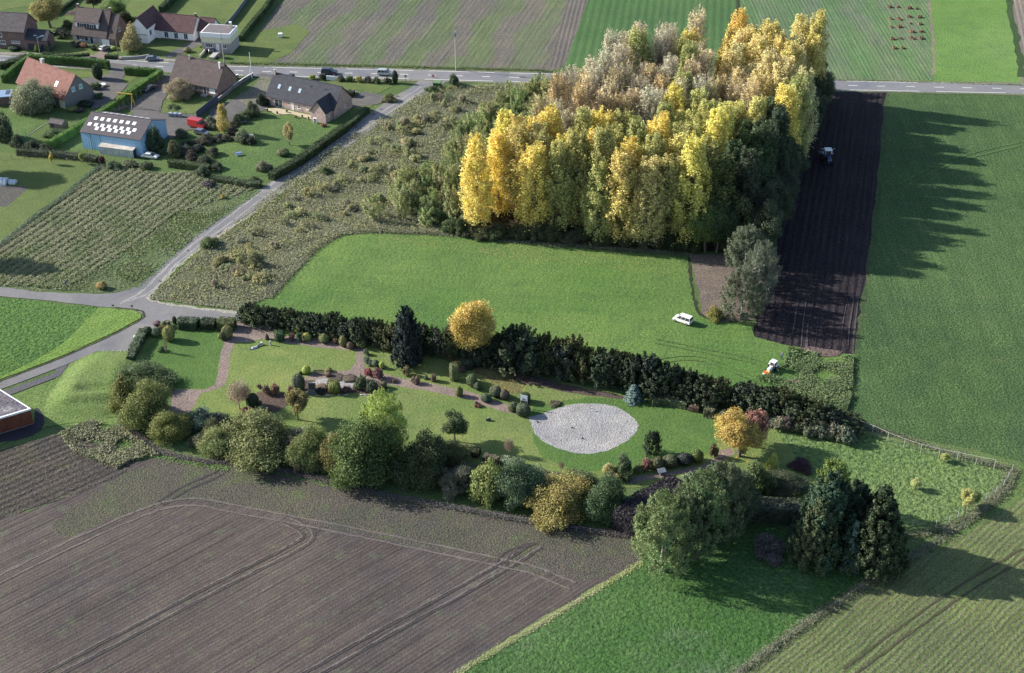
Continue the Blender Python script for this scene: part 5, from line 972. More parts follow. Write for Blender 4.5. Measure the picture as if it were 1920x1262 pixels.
class House:
    def __init__(s, name, label, A, B, cat='house', L=None):
        a, b = at(*A), at(*B); s.L = L or (b - a).length; s.root = empty(name, a, math.atan2((b - a).y, (b - a).x), label, cat)
    def walls(s, x0, x1, y0, y1, eave, ridge, axis, mat, z0=-.2, name='wall'):
        b = MB(); e, r = eave - .03, ridge - .03
        if axis == 'x':                       # ridge runs along x
            ym = (y0 + y1) / 2; P = [(y0, z0), (y1, z0), (y1, e), (ym, r), (y0, e)]
            v = [(x0, p[0], p[1]) for p in P] + [(x1, p[0], p[1]) for p in P]
        else:
            xm = (x0 + x1) / 2; P = [(x0, z0), (x1, z0), (x1, e), (xm, r), (x0, e)]
            v = [(p[0], y1, p[1]) for p in P] + [(p[0], y0, p[1]) for p in P]
        b.add(v, [(0, 1, 2, 3, 4)[::-1], (5, 6, 7, 8, 9)] + [(i, (i + 1) % 5, 5 + (i + 1) % 5, 5 + i) for i in range(5)])
        return b.build(name, mat, s.root)
    def roof(s, x0, x1, y0, y1, eave, ridge, axis, mat, ov=.35, gv=.25, th=.16, name='roof'):
        m_ = ((y0 + y1) if axis == 'x' else (x0 + x1)) / 2; lo, hi = (y0, y1) if axis == 'x' else (x0, x1)
        sl_ = (ridge - eave) / (m_ - lo); P = [(lo - ov, eave - ov * sl_), (m_, ridge), (hi + ov, eave - ov * sl_), (hi + ov, eave - ov * sl_ + th), (m_, ridge + th * 1.3), (lo - ov, eave - ov * sl_ + th)]
        a, c = (x0 - gv, x1 + gv) if axis == 'x' else (y0 - gv, y1 + gv); n = 6
        v = [((a, p[0], p[1]) if axis == 'x' else (p[0], a, p[1])) for p in P] + [((c, p[0], p[1]) if axis == 'x' else (p[0], c, p[1])) for p in P]
        f = [(0, 1, 4, 5), (1, 2, 3, 4), (6, 11, 10, 7), (7, 10, 9, 8)] + [(i, i + 6, (i + 1) % 6 + 6, (i + 1) % 6) for i in range(6)]
        b = MB(); b.add(v, f); o = b.build(name, mat, s.root)
        rc = MB()                              # ridge cap
        k = .14; z = ridge + th * 1.3
        if axis == 'x': rc.box(a, c, m_ - k, m_ + k, z - .1, z + .07, .04)
        else: rc.box(m_ - k, m_ + k, a, c, z - .1, z + .07, .04)
        rc.build('ridge_cap', mat, o); return o
    def open(s, side, u, z, w, h, pos, kind='window', frame=None, pane=None, shutters=None, bars=1, label=None):
        """an opening at distance u along a wall; pos = the wall's plane"""
        def bx(b, u0, u1, d0, d1, z0, z1):
            if side == 'f': b.box(u0, u1, pos - d1, pos - d0, z0, z1)
            elif side == 'r': b.box(pos + d0, pos + d1, u0, u1, z0, z1)
            elif side == 'l': b.box(pos - d1, pos - d0, u0, u1, z0, z1)
            else: b.box(u0, u1, pos + d0, pos + d1, z0, z1)
        b = MB(); t = .09
        bx(b, u, u + w, -.02, .05, z, z + t); bx(b, u, u + w, -.02, .05, z + h - t, z + h); bx(b, u, u + t, -.02, .05, z + t, z + h - t); bx(b, u + w - t, u + w, -.02, .05, z + t, z + h - t)
        for i in range(bars): c = u + w * (i + 1) / (bars + 1); bx(b, c - .04, c + .04, -.02, .05, z + t, z + h - t)
        if kind == 'window': bx(b, u - .1, u + w + .1, -.02, .13, z - .1, z)
        o = b.build(kind, frame or FRAME, s.root); p = MB(); bx(p, u + t, u + w - t, -.02, .02, z + t, z + h - t); p.build('pane' if kind == 'window' else 'panel', pane or GLASS, o)
        if label: o['label'] = label
        if shutters:
            for q in (u - w * .5 - .05, u + w + .05):
                k = MB(); bx(k, q, q + w * .5, -.02, .06, z, z + h); k.build('shutter', shutters, s.root)
        return o
    def box(s, name, x0, x1, y0, y1, z0, z1, mat, t=0, label=None, bevel=0):
        o = MB().box(x0, x1, y0, y1, z0, z1, t).build(name, mat, s.root, bevel)
        if label: o['label'] = label
        return o
    def chimney(s, x, y, z0, z1, mat, w=.6, cap=CONC):
        o = s.box('chimney', x - w / 2, x + w / 2, y - w * .4, y + w * .4, z0, z1, mat); MB().box(x - w / 2 - .07, x + w / 2 + .07, y - w * .4 - .07, y + w * .4 + .07, z1, z1 + .12).build('cap', cap, o); return o
    def skylight(s, x, yy, y0, ym, eave, ridge, w=.8, l=1.2):
        k = (ridge - eave) / (ym - y0); n = math.hypot(1, k); uy, uz = 1 / n, k / n; z = eave + (yy - y0) * k + .17
        def q(b, w2, l2, d0, d1):
            v = []
            for d in (d0, d1):
                for sx, sl2 in ((-1, -1), (1, -1), (1, 1), (-1, 1)): v.append((x + sx * w2, yy + sl2 * l2 * uy - d * uz, z + sl2 * l2 * uz + d * uy))
            b.add(v, [(0, 3, 2, 1), (4, 5, 6, 7), (0, 1, 5, 4), (1, 2, 6, 5), (2, 3, 7, 6), (3, 0, 4, 7)]); return b
        o = q(MB(), w / 2, l / 2, -.05, .1).build('skylight', ZINC, s.root); q(MB(), w / 2 - .1, l / 2 - .1, .05, .12).build('pane', SKYG, o)
# 1 dark brick house, far left
H = House('brick_house', 'dark two-storey brick house with grey tiled roof at the left edge', (-6, 90), (50.7, 93.4)); L = H.L
H.walls(0, L, 0, 8.8, 5.7, 9.6, 'x', BRK); H.roof(0, L, 0, 8.8, 5.7, 9.6, 'x', R_GR)
H.open('f', 4.6, 3.7, 1.9, 1.3, 0, frame=BRK3, pane=plain('brown_blind', (.2, .13, .11)), label='closed brown roller blind window'); H.open('f', 5.2, 1.9, 2.6, .7, 0, bars=4); H.open('f', 1.2, 3.6, 1.3, 1.3, 0); H.open('f', 1.6, 1.4, 1.6, 1.1, 0)
H.walls(L, L + 6.8, 0, 5, 3.3, 5.2, 'x', BRK, name='garage_wall'); H.roof(L + .25, L + 6.8, 0, 5.2, 3.4, 5.4, 'x', R_DK, name='garage_roof')
H.open('f', L + .4, 0, 2.7, 2.2, 0, 'garage_doorway', pane=SHUT, bars=0, frame=BRK3); H.open('f', L + 4.6, .2, 1.3, 1.9, 0, 'door', pane=SHUT, bars=0, frame=BRK3)  # garage panel is a dark sheet painting the unlit inside of the opening
H.skylight(L + 3, .9, 0, 2.5, 3.4, 5.4, 1, .4); H.skylight(L + 5.2, .9, 0, 2.5, 3.4, 5.4, 1, .4)
# 2 dormer house
H = House('dormer_house', 'grey brick house with wide white dormer, dark shutters and garage', (138, 78), (216.7, 87.5)); L = H.L
H.walls(0, L * .8, 0, 9.4, 2.7, 9.2, 'x', STONEW); H.roof(0, L * .8, 0, 9.4, 2.7, 9.2, 'x', R_BR, gv=.3)
H.walls(L * .8, L, .2, 9.2, 2.6, 8.3, 'x', BRK3, name='side_wall'); H.roof(L * .8 + .3, L, .2, 9.2, 2.6, 8.3, 'x', R_BR, name='side_roof', gv=.25)
H.box('dormer', .9, 8.6, 1.2, 4.6, 3.4, 6.1, WHITE, label='wide white dormer on the roof')
b = MB(); b.add([(.6, .7, 6.05), (8.9, .7, 6.05), (8.9, 4.75, 9.35), (.6, 4.75, 9.35), (.6, .7, 6.2), (8.9, .7, 6.2), (8.9, 4.75, 9.5), (.6, 4.75, 9.5)], [(0, 3, 2, 1), (4, 5, 6, 7), (0, 1, 5, 4), (1, 2, 6, 5), (2, 3, 7, 6), (3, 0, 4, 7)]).build('dormer_roof', R_BR, H.root)
for u in (2.3, 5.6): H.open('f', u, 4.2, 1.5, 1.5, 1.2, shutters=SHUT)
H.open('f', 2.4, .9, 1.8, 1.4, 0, shutters=SHUT, bars=2); H.open('f', 5.9, 0, 1.2, 2.3, 0, 'door', pane=SHUT, bars=0); H.open('f', 9.9, 0, 2.6, 2., 0, 'garage_doorway', pane=FRAME, bars=0)
H.skylight(11.2, 1.4, .2, 4.7, 2.6, 8.3, .8, 1.); H.chimney(.5, 4.7, 8.6, 10.2, BRK); H.chimney(L * .8 - .3, 5, 8.6, 10, BRK)
H.open('r', 3, 3.6, 1, 1.2, L)
# 3 white house
H = House('white_house', 'long white house with maroon roof and front-facing gable wing', (302.7, 72.5), (364, 78.2)); L = H.L
H.walls(0, L, 0, 8, 2.9, 6.5, 'x', WHITE); H.roof(0, L, 0, 8, 2.9, 6.5, 'x', R_PU)
H.walls(-2.2 - 4.9, -2.0, -4.7, 6, 4.9, 7.8, 'y', WHITE, name='wing_wall'); H.roof(-2.2 - 4.9, -2.0, -4.7, 6, 4.9, 7.8, 'y', R_PU, name='wing_roof')
H.walls(-2., 0, .3, 7.7, 2.9, 6.2, 'x', WHITE, name='link_wall'); H.roof(-2., 0, .3, 7.7, 2.9, 6.3, 'x', R_PU, name='link_roof', gv=0)
H.walls(L + .8, L + 5, 2.6, 8.5, 2.8, 5.7, 'x', WHITE, name='annex_wall'); H.roof(L + .5, L + 5, 2.6, 8.5, 2.8, 5.7, 'x', R_PU, name='annex_roof')
for u in (1.2, 4.4, 7.6): H.open('f', u, .5, 1.3, 1.9, 0)
H.open('f', -5.6, 3.2, 1.5, 1.7, -4.7, pane=FRAME); H.open('f', -6, .9, 2, .8, -4.7, bars=2); H.open('r', -3.2, 1.9, 1.4, 1.7, -2.0)
H.box('band', -7.2, -1.92, -4.78, -4.74, 2.6, 2.75, R_PU); H.box('plinth', -.02, L + .04, -.06, -.02, -.2, .35, BRK3); H.chimney(L - .4, 4, 5.8, 7.4, BRK)
# 4 cream flat-roofed house
H = House('flat_roofed_house', 'cream and grey flat-roofed house with white parapet', (380.4, 98), (434, 101.5)); L = H.L
H.box('wall', 0, L, 0, 7.2, -.2, 3.2, STONEW); H.box('upper_wall', -.02, L + .02, -.02, 7.22, 3.2, 4.9, CREAM); H.box('parapet', -.05, L + .05, -.05, 7.25, 4.9, 6.2, WHITE); H.box('roof', .25, L - .25, .25, 6.95, 6.2, 6.24, plain('roof_felt', (.15, .13, .14)))
H.open('f', 1.2, 1.7, 2.1, 1.3, 0, bars=2); H.open('f', 4.4, .9, 1., 2.1, 0, 'door', pane=FRAME, bars=0); H.open('f', 6.5, 1.7, 1.1, 1.2, 0); H.chimney(L - 1.4, 5.4, 6.2, 7.8, CREAM, .7, WHITE)
H.box('dark_opening_panel', 1, 3.6, -.05, -.01, -.2, .8, SHUT); H.box('ramp_wall', .6, .8, -4.5, 0, -.1, .9, CREAM); H.box('ramp', 3.8, 5.4, -5, -.05, -.1, .7, CONC, .0)  # flat dark sheet on the wall paints the darkness inside the garage
# 5 brown-roofed house
H = House('brown_roofed_house', 'brick house with weathered brown tiled roof and white blind', (322.5, 165.5), (408.6, 183)); L = H.L
H.walls(0, L, 0, 9.2, 2.9, 8.2, 'x', BRK3); H.roof(0, L, 0, 9.2, 2.9, 8.2, 'x', R_BR)
H.open('f', L - 4.6, .1, 1., 2.4, 0, 'door', pane=SHUT, bars=0); H.open('f', L - 2.6, 1., 1.9, 1.5, 0, pane=FRAME, bars=0, label='window with white roller blind half down'); H.open('f', L - 8, 1, 1.6, 1.3, 0)
H.chimney(4.2, 4.2, 7.6, 8.9, CONC, .35); H.chimney(L - .9, 3.6, 7, 8.8, WHITE, .4, WHITE); H.box('step', L - 5, L - 3.3, -1.2, 0, -.1, .35, CONC)
# 6 pink brick house
H = House('pink_brick_house', 'pale pink brick house with large black roof beside the lane', (501.9, 196.3), (627.4, 224)); L = H.L
H.walls(0, L, 0, 9, 2.9, 7.6, 'x', BRK2); H.roof(0, L, 0, 9, 2.9, 7.6, 'x', R_DK)
H.walls(L - 5.3, L - .5, -3.4, 3, 2.9, 5.9, 'y', BRK2, name='wing_wall'); H.roof(L - 5.3, L - .5, -3.4, 2.6, 2.9, 5.9, 'y', R_DK, name='wing_roof', ov=.2)
H.open('f', 2.5, .05, 2.6, 2.2, 0, 'patio_door', pane=GLASS); H.open('f', 7.8, .05, 1., 2.3, 0, 'door', pane=FRAME, bars=0); H.open('f', 10, .9, 1, 1.3, 0); H.open('f', 12.9, 1.1, .7, 1, 0)
for x_ in (3.1, 6.6, 9.8): H.skylight(x_, 2., 0, 4.5, 2.9, 7.6, .8, 1.2)
H.open('r', 5.2, 1.3, .6, .8, L); H.open('r', -2, 1.5, .6, .8, L - .5); H.chimney(.35, 4.2, 7.1, 8.7, BRK2, .55)
for x_ in (12.5, 17.2): H.box('roof_vent', x_, x_ + .3, 3.2, 3.5, 6.3, 6.7, SHUT)
H.box('rear_dormer', 3.2, 5, 5, 7.4, 5, 7.3, R_DK, .3)
# 7 red-roofed house
H = House('red_roofed_house', 'grey gabled house with large orange-red tiled roof', (35, 171), (123.6, 205)); L = H.L
H.walls(0, L, 0, 9.8, 2.9, 8.3, 'x', GREYW); H.roof(0, L, 0, 9.8, 2.9, 8.3, 'x', R_RED, gv=.15)
for u in (2.9, 5.4): H.open('r', u, 4.1, 1.1, 1.3, L, pane=SKYG, bars=0)
H.skylight(L - 5.2, 2.1, 0, 4.9, 2.9, 8.3, .9, 1.5); H.chimney(6.4, 5.1, 7.6, 9.4, CONC, 1.0); H.box('front_panel', L - 2.4, L - .02, -.05, -.01, 0, 2.85, CREAM); H.open('f', L - 1.9, .9, .8, 1.5, .05, bars=0)
# 8 blue shed
BLUE = None
def ribbed(name, c, period, axis, var=.12):
    m, t, p = nodes(name); tc = nd(t, 'ShaderNodeTexCoord').outputs['Object']; sp = nd(t, 'ShaderNodeSeparateXYZ'); t.links.new(tc, sp.inputs[0])
    w = math_(t, 'MULTIPLY_ADD', math_(t, 'SINE', math_(t, 'MULTIPLY', math_(t, 'ADD', sp.outputs[0], sp.outputs[1]) if axis == 'xy' else sp.outputs[axis], 2 * math.pi / period)), .5, .5)
    n = noise(t, tc, .7, 5, .7); c1 = mix(t, ramp(t, n, .3, .7), tuple(x * (1 - var) for x in c), tuple(min(1, x * (1 + var)) for x in c))
    t.links.new(mix(t, math_(t, 'MULTIPLY', math_(t, 'GREATER_THAN', w, .86), .45), c1, tuple(x * .35 for x in c)), p.inputs['Base Color'])
    b = nd(t, 'ShaderNodeBump'); b.inputs['Strength'].default_value = .5; b.inputs['Distance'].default_value = .05; t.links.new(w, b.inputs['Height']); t.links.new(b.outputs[0], p.inputs['Normal'])
    p.inputs['Roughness'].default_value = .5; return m
SHB = ribbed('blue_cladding', (.3, .5, .72), .6, 'xy'); SHR = ribbed('fibre_cement', (.085, .075, .085), .35, 0)
H = House('blue_shed', 'large light blue metal shed with dark roof and white rooflights', (156.3, 278), (268, 294)); L = H.L; DS, ES, RS = 13., 4.6, 7.3
H.walls(0, L, 0, DS, ES, RS, 'x', SHB); H.roof(0, L, 0, DS, ES, RS, 'x', SHR, gv=.15, ov=.2)
RL = plain('rooflight', (.8, .82, .85), .5, .04)
def rlight(x, y, w, l):
    k = (RS - ES) / (DS / 2); z = lambda q: ES + min(q, DS - q) * k + .2
    b = MB(); v = [(x, y, z(y)), (x + w, y, z(y)), (x + w, y + l, z(y + l)), (x, y + l, z(y + l))]; b.add(v + [(q[0], q[1], q[2] + .04) for q in v], [(0, 3, 2, 1), (4, 5, 6, 7), (0, 1, 5, 4), (1, 2, 6, 5), (2, 3, 7, 6), (3, 0, 4, 7)]).build('rooflight', RL, H.root)
for i in range(7): rlight(1.7 + i * 1.85, 4.1, .95, 1.)
for i in range(8): rlight(.9 + i * 1.85, 2.1, .95, 1.)
for i in range(6): rlight(3.55 + i * 1.85, 1.05, .95, 1.)
for i in range(8): rlight(1.7 + i * 1.75, 8.2, .95, 1.8)
for u in (2.7, 5.5): H.box('door_rail', u, u + .07, -.05, -.01, 0, ES - .1, SHUT)
# rusty container shed
H = House('container_shed', 'rusty white corrugated container shed in front of the blue shed', (187.5, 289), (251, 297), 'shed'); L = H.L
RUST = ribbed('rusty_white_metal', (.5, .52, .5), .7, 'xy', .3); H.box('wall', 0, L, 0, 2.4, 0, 2.1, RUST)
b = MB(); b.add([(-.1, -.1, 2.12), (L + .1, -.1, 2.12), (L + .1, 2.5, 2.5), (-.1, 2.5, 2.5), (-.1, -.1, 2.2), (L + .1, -.1, 2.2), (L + .1, 2.5, 2.58), (-.1, 2.5, 2.58)], [(0, 3, 2, 1), (4, 5, 6, 7), (0, 1, 5, 4), (1, 2, 6, 5), (2, 3, 7, 6), (3, 0, 4, 7)]).build('roof', ribbed('stained_roof', (.5, .46, .42), .45, 0, .35), H.root)
H.box('dark_end_panel', L + .01, L + .04, .1, 2.3, 0, 2.05, SHUT)  # flat dark panel painted for the dark inside of the open end
# wooden hut, annex, wood-clad hall
H = House('wooden_hut', 'small dark wooden hut beside the garden path', (93, 242), (118, 246), 'hut'); H.walls(0, H.L, 0, 2.6, 1.9, 2.5, 'x', WOOD_); H.roof(0, H.L, 0, 2.6, 1.9, 2.5, 'x', R_GR, .15, .15, .08); H.box('door', .5, 1.6, -.05, -.01, 0, 1.7, SHUT)
H = House('brick_annex', 'low brick annex with blue-grey roof at the left edge', (-20, 199), (22, 196), 'building'); H.box('wall', 0, H.L, 0, 4.5, 0, 2.3, BRK); b = MB(); H.box('roof', -.2, H.L + .2, -.2, 4.7, 2.3, 2.5, plain('blue_grey_roof', (.2, .28, .42), .5)); H.box('rooflight', 4.5, H.L - .4, 1.5, 4.2, 2.5, 2.6, GLASS)
P_ = [at(*q) for q in ((-140, 836), (-140, 690), (1.3, 762), (63.4, 796), (0, 822))]; o0 = P_[3]; hh = hgt(63.4, 796, 766)
P_ = [at(-150, 868), at(-120, 700), at(1.3, 756.5), at(63.4, 795.7), at(0, 815)]
q = [(p.x - o0.x, p.y - o0.y) for p in P_]
e = empty('wood_clad_hall', o0, 0, 'low hall with vertical dark wood cladding and flat roof, bottom left', 'building')
CLAD = ribbed('wood_cladding', (.16, .055, .035), .45, 'xy', .35)
MB().prism(q, .25, hh - .35).build('wall', CLAD, e); MB().prism([(a * 1.003, b_ * 1.003) for a, b_ in q], -.1, .25).build('plinth', GREYW, e)
cx_ = sum(a for a, _ in q) / 5; cy_ = sum(b_ for _, b_ in q) / 5
MB().prism([(a + (a - cx_) * .015, b_ + (b_ - cy_) * .015) for a, b_ in q], hh - .35, hh).build('fascia', WHITE, e)
MB().prism([(a + (cx_ - a) * .03, b_ + (cy_ - b_) * .03) for a, b_ in q], hh, hh + .02).build('roof', ground_mat('flat_roof_felt', (.1, .09, .12), (.14, .13, .16), (.3, .3, .33), macro=.3, mid=.5), e)

# ================================================================ VEHICLES
def paint(name, c, metal=.0): m, t, p = nodes(name); p.inputs['Base Color'].default_value = rgb(c); p.inputs['Roughness'].default_value = .3; p.inputs['Metallic'].default_value = metal; p.inputs['Coat Weight'].default_value = .5; p.inputs['Specular IOR Level'].default_value = .5; tc = nd(t, 'ShaderNodeTexCoord').outputs['Object']; t.links.new(mix(t, ramp(t, noise(t, tc, 2, 4), .4, .8), c, tuple(x * .85 for x in c)), p.inputs['Base Color']); return m
TYRE = plain('tyre_rubber', (.02, .02, .022), .9); RIM = plain('wheel_rim', (.45, .45, .47), .35, .05, metal=.7); LAMP = plain('lamp_glass', (.7, .7, .65), .2); RLAMP = plain('tail_lamp', (.4, .03, .02), .3)
def wheel(parent, x, y, r, w, name='wheel'):
    o = MB().tube((x, y - w / 2, r), (x, y + w / 2, r), r, r, 20).build(name, TYRE, parent, .02); s_ = 1 if y > 0 else -1
    MB().tube((x, y + s_ * (w / 2 - .02), r), (x, y + s_ * (w / 2 + .015), r), r * .6, r * .6, 14).build('rim', RIM, o); return o
def car(px, py, heading, kind, col, label, name='parked_car', cat='car', group=None):
    """heading = direction of the nose on the ground; x forward"""
    Ls, Wd, Hh, prof, cab, ws, r = {
     'suv': (4.7, 1.85, 1.85, [(-2.3, .45), (-2.35, 1.0), (-2.25, 1.15), (1.0, 1.15), (2.15, 1.0), (2.35, .75), (2.3, .42)], [(-2.2, 1.12), (-2.05, 1.8), (.35, 1.82), (1.15, 1.12)], (-1.4, 1.4), .38),
     'hatch': (4.1, 1.7, 1.45, [(-2.0, .4), (-2.05, .8), (-1.95, .95), (.9, .95), (1.85, .82), (2.05, .6), (2.0, .32)], [(-1.95, .92), (-1.5, 1.42), (.2, 1.44), (1.1, .92)], (-1.25, 1.25), .31),
     'sedan': (4.5, 1.7, 1.4, [(-2.2, .4), (-2.25, .78), (-2.1, .9), (1.0, .9), (2.05, .8), (2.25, .58), (2.2, .32)], [(-1.5, .88), (-.95, 1.36), (.35, 1.38), (1.15, .88)], (-1.35, 1.35), .31),
     'mpv': (4.0, 1.72, 1.82, [(-2.0, .38), (-2.02, 1.0), (-1.98, 1.1), (1.0, 1.1), (1.75, .95), (2.0, .65), (1.98, .33)], [(-1.98, 1.07), (-1.85, 1.76), (.45, 1.8), (1.25, 1.07)], (-1.3, 1.35), .31),
     'van': (5.2, 2.0, 2.5, [(-2.55, .5), (-2.6, 2.2), (-2.5, 2.42), (1.2, 2.45), (1.9, 1.4), (2.5, 1.2), (2.6, .7), (2.55, .4)], None, (-1.7, 1.7), .36)}[kind]
    e = empty(name, at(px, py), heading, label, cat, group); b = MB(); b.side(prof + ([] if prof[-1][1] < .1 else []), -Wd / 2, Wd / 2); b.build('body', col, e, .07)
    gl = GLASS
    if cab:
        k = .18; v = []
        for sy in (-1, 1):
            for (x, z) in cab: v.append((x, sy * (Wd / 2 - (.03 if z < cab[1][1] - .2 else k)), z))
        m = MB(); m.add(v, [(0, 1, 2, 3)[::1], (7, 6, 5, 4), (0, 4, 5, 1), (2, 6, 7, 3)]); m.build('windows', gl, e)
        x0, x1, zt = cab[1][0], cab[2][0], cab[1][1]
        MB().box(x0 - .06, x1 + .06, -Wd / 2 + k - .03, Wd / 2 - k + .03, zt - .04, zt + .04, .03).build('roof', col, e, .03)
        pil = MB()
        for sy in (-1, 1):
            for f_ in (.0, .36, .68, 1.):
                xb, xt = cab[0][0] + (cab[3][0] - cab[0][0]) * f_, cab[1][0] + (cab[2][0] - cab[1][0]) * f_; pil.tube((xb, sy * (Wd / 2 - .03), cab[0][1]), (xt, sy * (Wd / 2 - k), zt), .045, .045, 5)
        pil.build('pillars', col, e)
    else:
        m = MB(); m.add([(1.24, -.85, 2.3), (1.24, .85, 2.3), (1.88, .9, 1.45), (1.88, -.9, 1.45)], [(0, 1, 2, 3)]); m.build('windscreen', gl, e).location = (.03, 0, .02)
        for sy in (-1, 1): MB().box(.5, 1.45, sy * 1.005 - .01, sy * 1.005 + .01, 1.5, 2.1).build('side_window', gl, e)
        rk = MB()
        for sy in (-.8, .8): rk.tube((-2.3, sy, 2.58), (1.1, sy, 2.58), .03)
        for x in (-2.2, -1.1, 0, 1): rk.tube((x, -.8, 2.56), (x, .8, 2.56), .03)
        rk.build('roof_rack', ZINC, e)
    for x in ws:
        for sy in (-1, 1): wheel(e, x, sy * (Wd / 2 - .08), r, .22)
    for sy in (-1, 1):
        MB().box(Ls / 2 - .12, Ls / 2 - .02, sy * Wd * .36 - .14, sy * Wd * .36 + .14, .6, .78).build('headlight', LAMP, e); MB().box(-Ls / 2 - .02, -Ls / 2 + .06, sy * Wd * .42 - .08, sy * Wd * .42 + .08, .7, 1.0).build('tail_light', RLAMP, e)
    return e
SIL = paint('silver_paint', (.5, .53, .56), .4); DKB = paint('dark_blue_paint', (.03, .035, .055)); WHT = paint('white_paint', (.8, .8, .82)); REDP = paint('red_paint', (.5, .03, .035)); GRYP = paint('grey_blue_paint', (.16, .19, .24), .3)
rd = ang((600, 136), (760, 141))
car(723, 141, rd, 'suv', SIL, 'silver off-road car driving on the main road', 'off_road_car'); car(618, 139, rd, 'suv', DKB, 'dark car driving on the main road behind a shrub', 'car')
car(287, 113.5, ang((287, 113), (302, 112)), 'hatch', GRYP, 'grey-blue car parked on the road before the white house'); car(198, 93, math.radians(58), 'hatch', SIL, 'silver car seen from behind in front of the white garage')
car(281.5, 169, ang((290, 163), (272, 172)), 'sedan', DKB, 'small dark car parked in the yard beside the long hedge'); car(282, 296, ang((266, 293), (300, 297)), 'sedan', WHT, 'old white saloon beside the rusty container')
car(655, 178, math.radians(40), 'hatch', SIL, 'silver car half hidden behind the pink brick house'); car(379, 252, ang((372, 249), (388, 252)), 'hatch', GRYP, 'old grey-blue car hidden among bushes below the red van')
car(371, 239, ang((355, 231), (388, 238)), 'van', REDP, 'red van with roof rack in the yard', 'van', 'van'); car(1280, 604, ang((1290, 607), (1264, 598)), 'mpv', WHT, 'white van with windows parked on the meadow', 'van', 'van')
car(400, 97.5, math.radians(85), 'hatch', DKB, 'dark car standing in the sunken garage ramp of the cream house')
RDT = paint('tractor_red', (.62, .07, .03)); YLT = paint('tractor_yellow', (.7, .35, .03)); BLT = paint('tractor_blue', (.05, .07, .2))
def tractor(px, py, heading, s, body, label, implement):
    e = empty('tractor', at(px, py), heading, label, 'tractor'); e.scale = (s, s, s)
    MB().box(.1, 1.75, -.36, .36, .75, 1.35, .07).build('hood', body, e, .05); MB().box(-.9, 1.7, -.25, .25, .45, .8).build('chassis', SHUT, e)
    c = MB(); 
    for x, y in ((-.95, -.55), (-.95, .55), (.1, -.5), (.1, .5)): c.tube((x, y, .9), (x * .92, y * .95, 2.1), .045, .045, 6)
    cab = c.build('cab', WHT, e); MB().box(-.9, .08, -.5, .5, 1.05, 2.05, .03).build('window', GLASS, cab); MB().box(-1.1, .25, -.68, .68, 2.1, 2.24, .06).build('roof', WHT, cab, .04)
    for sy in (-1, 1):
        wheel(e, -.55, sy * .78, .68, .36); wheel(e, 1.25, sy * .66, .4, .24); MB().box(-1.1, .0, sy * .78 - .2, sy * .78 + .2, 1.36, 1.43, .05).build('mudguard', body, e, .02); MB().box(1.74, 1.8, sy * .22 - .08, sy * .22 + .08, 1.05, 1.2).build('headlight', LAMP, e)
    MB().tube((1.0, .28, 1.3), (1.0, .28, 2.0), .035).build('exhaust', SHUT, e); implement(e); return e
def front_box(e):
    MB().box(1.75, 2.35, -.75, .75, .25, .85, .1).build('front_box', RDT, e, .04); MB().box(1.85, 2.25, -.35, .5, .85, .93).build('load', YLT, e); MB().box(2.35, 2.6, -.8, -.1, .2, .5, .05).build('bumper', WHT, e)
def harrow(e):
    MB().box(-2.9, -1.6, -1.3, 1.3, .35, .75, .1).build('harrow', SHUT, e); b = MB()
    for i in range(8): b.tube((-2.3, -1.2 + i * .34, .5), (-2.4, -1.2 + i * .34, 0), .04)
    b.build('tines', ZINC, e)
    for sy in (-1, 1): MB().tube((-.5, sy * .6, 2.1), (-.5, sy * 1.25, 2.25), .03).build('mirror_arm', WHT, e)
tractor(1447, 695, ang((1452, 688), (1441, 698)), .95, WHT, 'small white tractor with red and yellow front box on the meadow', front_box)
tractor(1551, 303, -math.pi / 2, 1.45, BLT, 'blue tractor with white roof working on the black soil', harrow)
# ---- person by the tractor
def person(px, py, face, label):
    e = empty('person', at(px, py), face, label, 'person')
    J = [(0, 0, .98), (0, 0, 1.2), (0, 0, 1.42), (0, 0, 1.52), (.02, 0, 1.66), (.02, 0, 1.75), (0, .1, .92), (.03, .11, .5), (0, .12, .1), (.14, .12, .04), (0, -.1, .92), (-.03, -.11, .5), (0, -.12, .1), (.14, -.12, .04), (0, .19, 1.42), (.02, .25, 1.14), (.1, .25, .92), (0, -.19, 1.42), (.02, -.25, 1.14), (.1, -.25, .92)]
    E_ = [(0, 1), (1, 2), (2, 3), (3, 4), (4, 5), (0, 6), (6, 7), (7, 8), (8, 9), (0, 10), (10, 11), (11, 12), (12, 13), (2, 14), (14, 15), (15, 16), (2, 17), (17, 18), (18, 19)]
    rr = [.15, .14, .15, .055, .1, .085, .1, .07, .05, .04, .1, .07, .05, .04, .065, .05, .035, .065, .05, .035]
    m = bpy.data.meshes.new('body'); m.from_pydata(J, E_, []); o = link(bpy.data.objects.new('body', m), e); o.modifiers.new('skin', 'SKIN'); 
    for i, sv in enumerate(m.skin_vertices[0].data): sv.radius = (rr[i], rr[i])
    m.skin_vertices[0].data[0].use_root = True; sb = o.modifiers.new('sub', 'SUBSURF'); sb.levels = sb.render_levels = 2
    mm, t, p = nodes('work_clothes'); tc = nd(t, 'ShaderNodeTexCoord').outputs['Object']; sp = nd(t, 'ShaderNodeSeparateXYZ'); t.links.new(tc, sp.inputs[0])
    c1 = mix(t, math_(t, 'GREATER_THAN', sp.outputs[2], .98), (.05, .07, .13), (.14, .18, .26)); t.links.new(mix(t, math_(t, 'GREATER_THAN', sp.outputs[2], 1.5), c1, (.5, .33, .26)), p.inputs['Base Color']); m.materials.append(mm)
    MB().tube((0, 0, 1.68), (-.01, 0, 1.79), .115, .075, 10).build('hair', plain('grey_hair', (.12, .1, .09)), e, .02)
person(1465.5, 673.5, ang((1465, 673), (1450, 690)), 'person in blue-grey work clothes standing behind the small tractor')

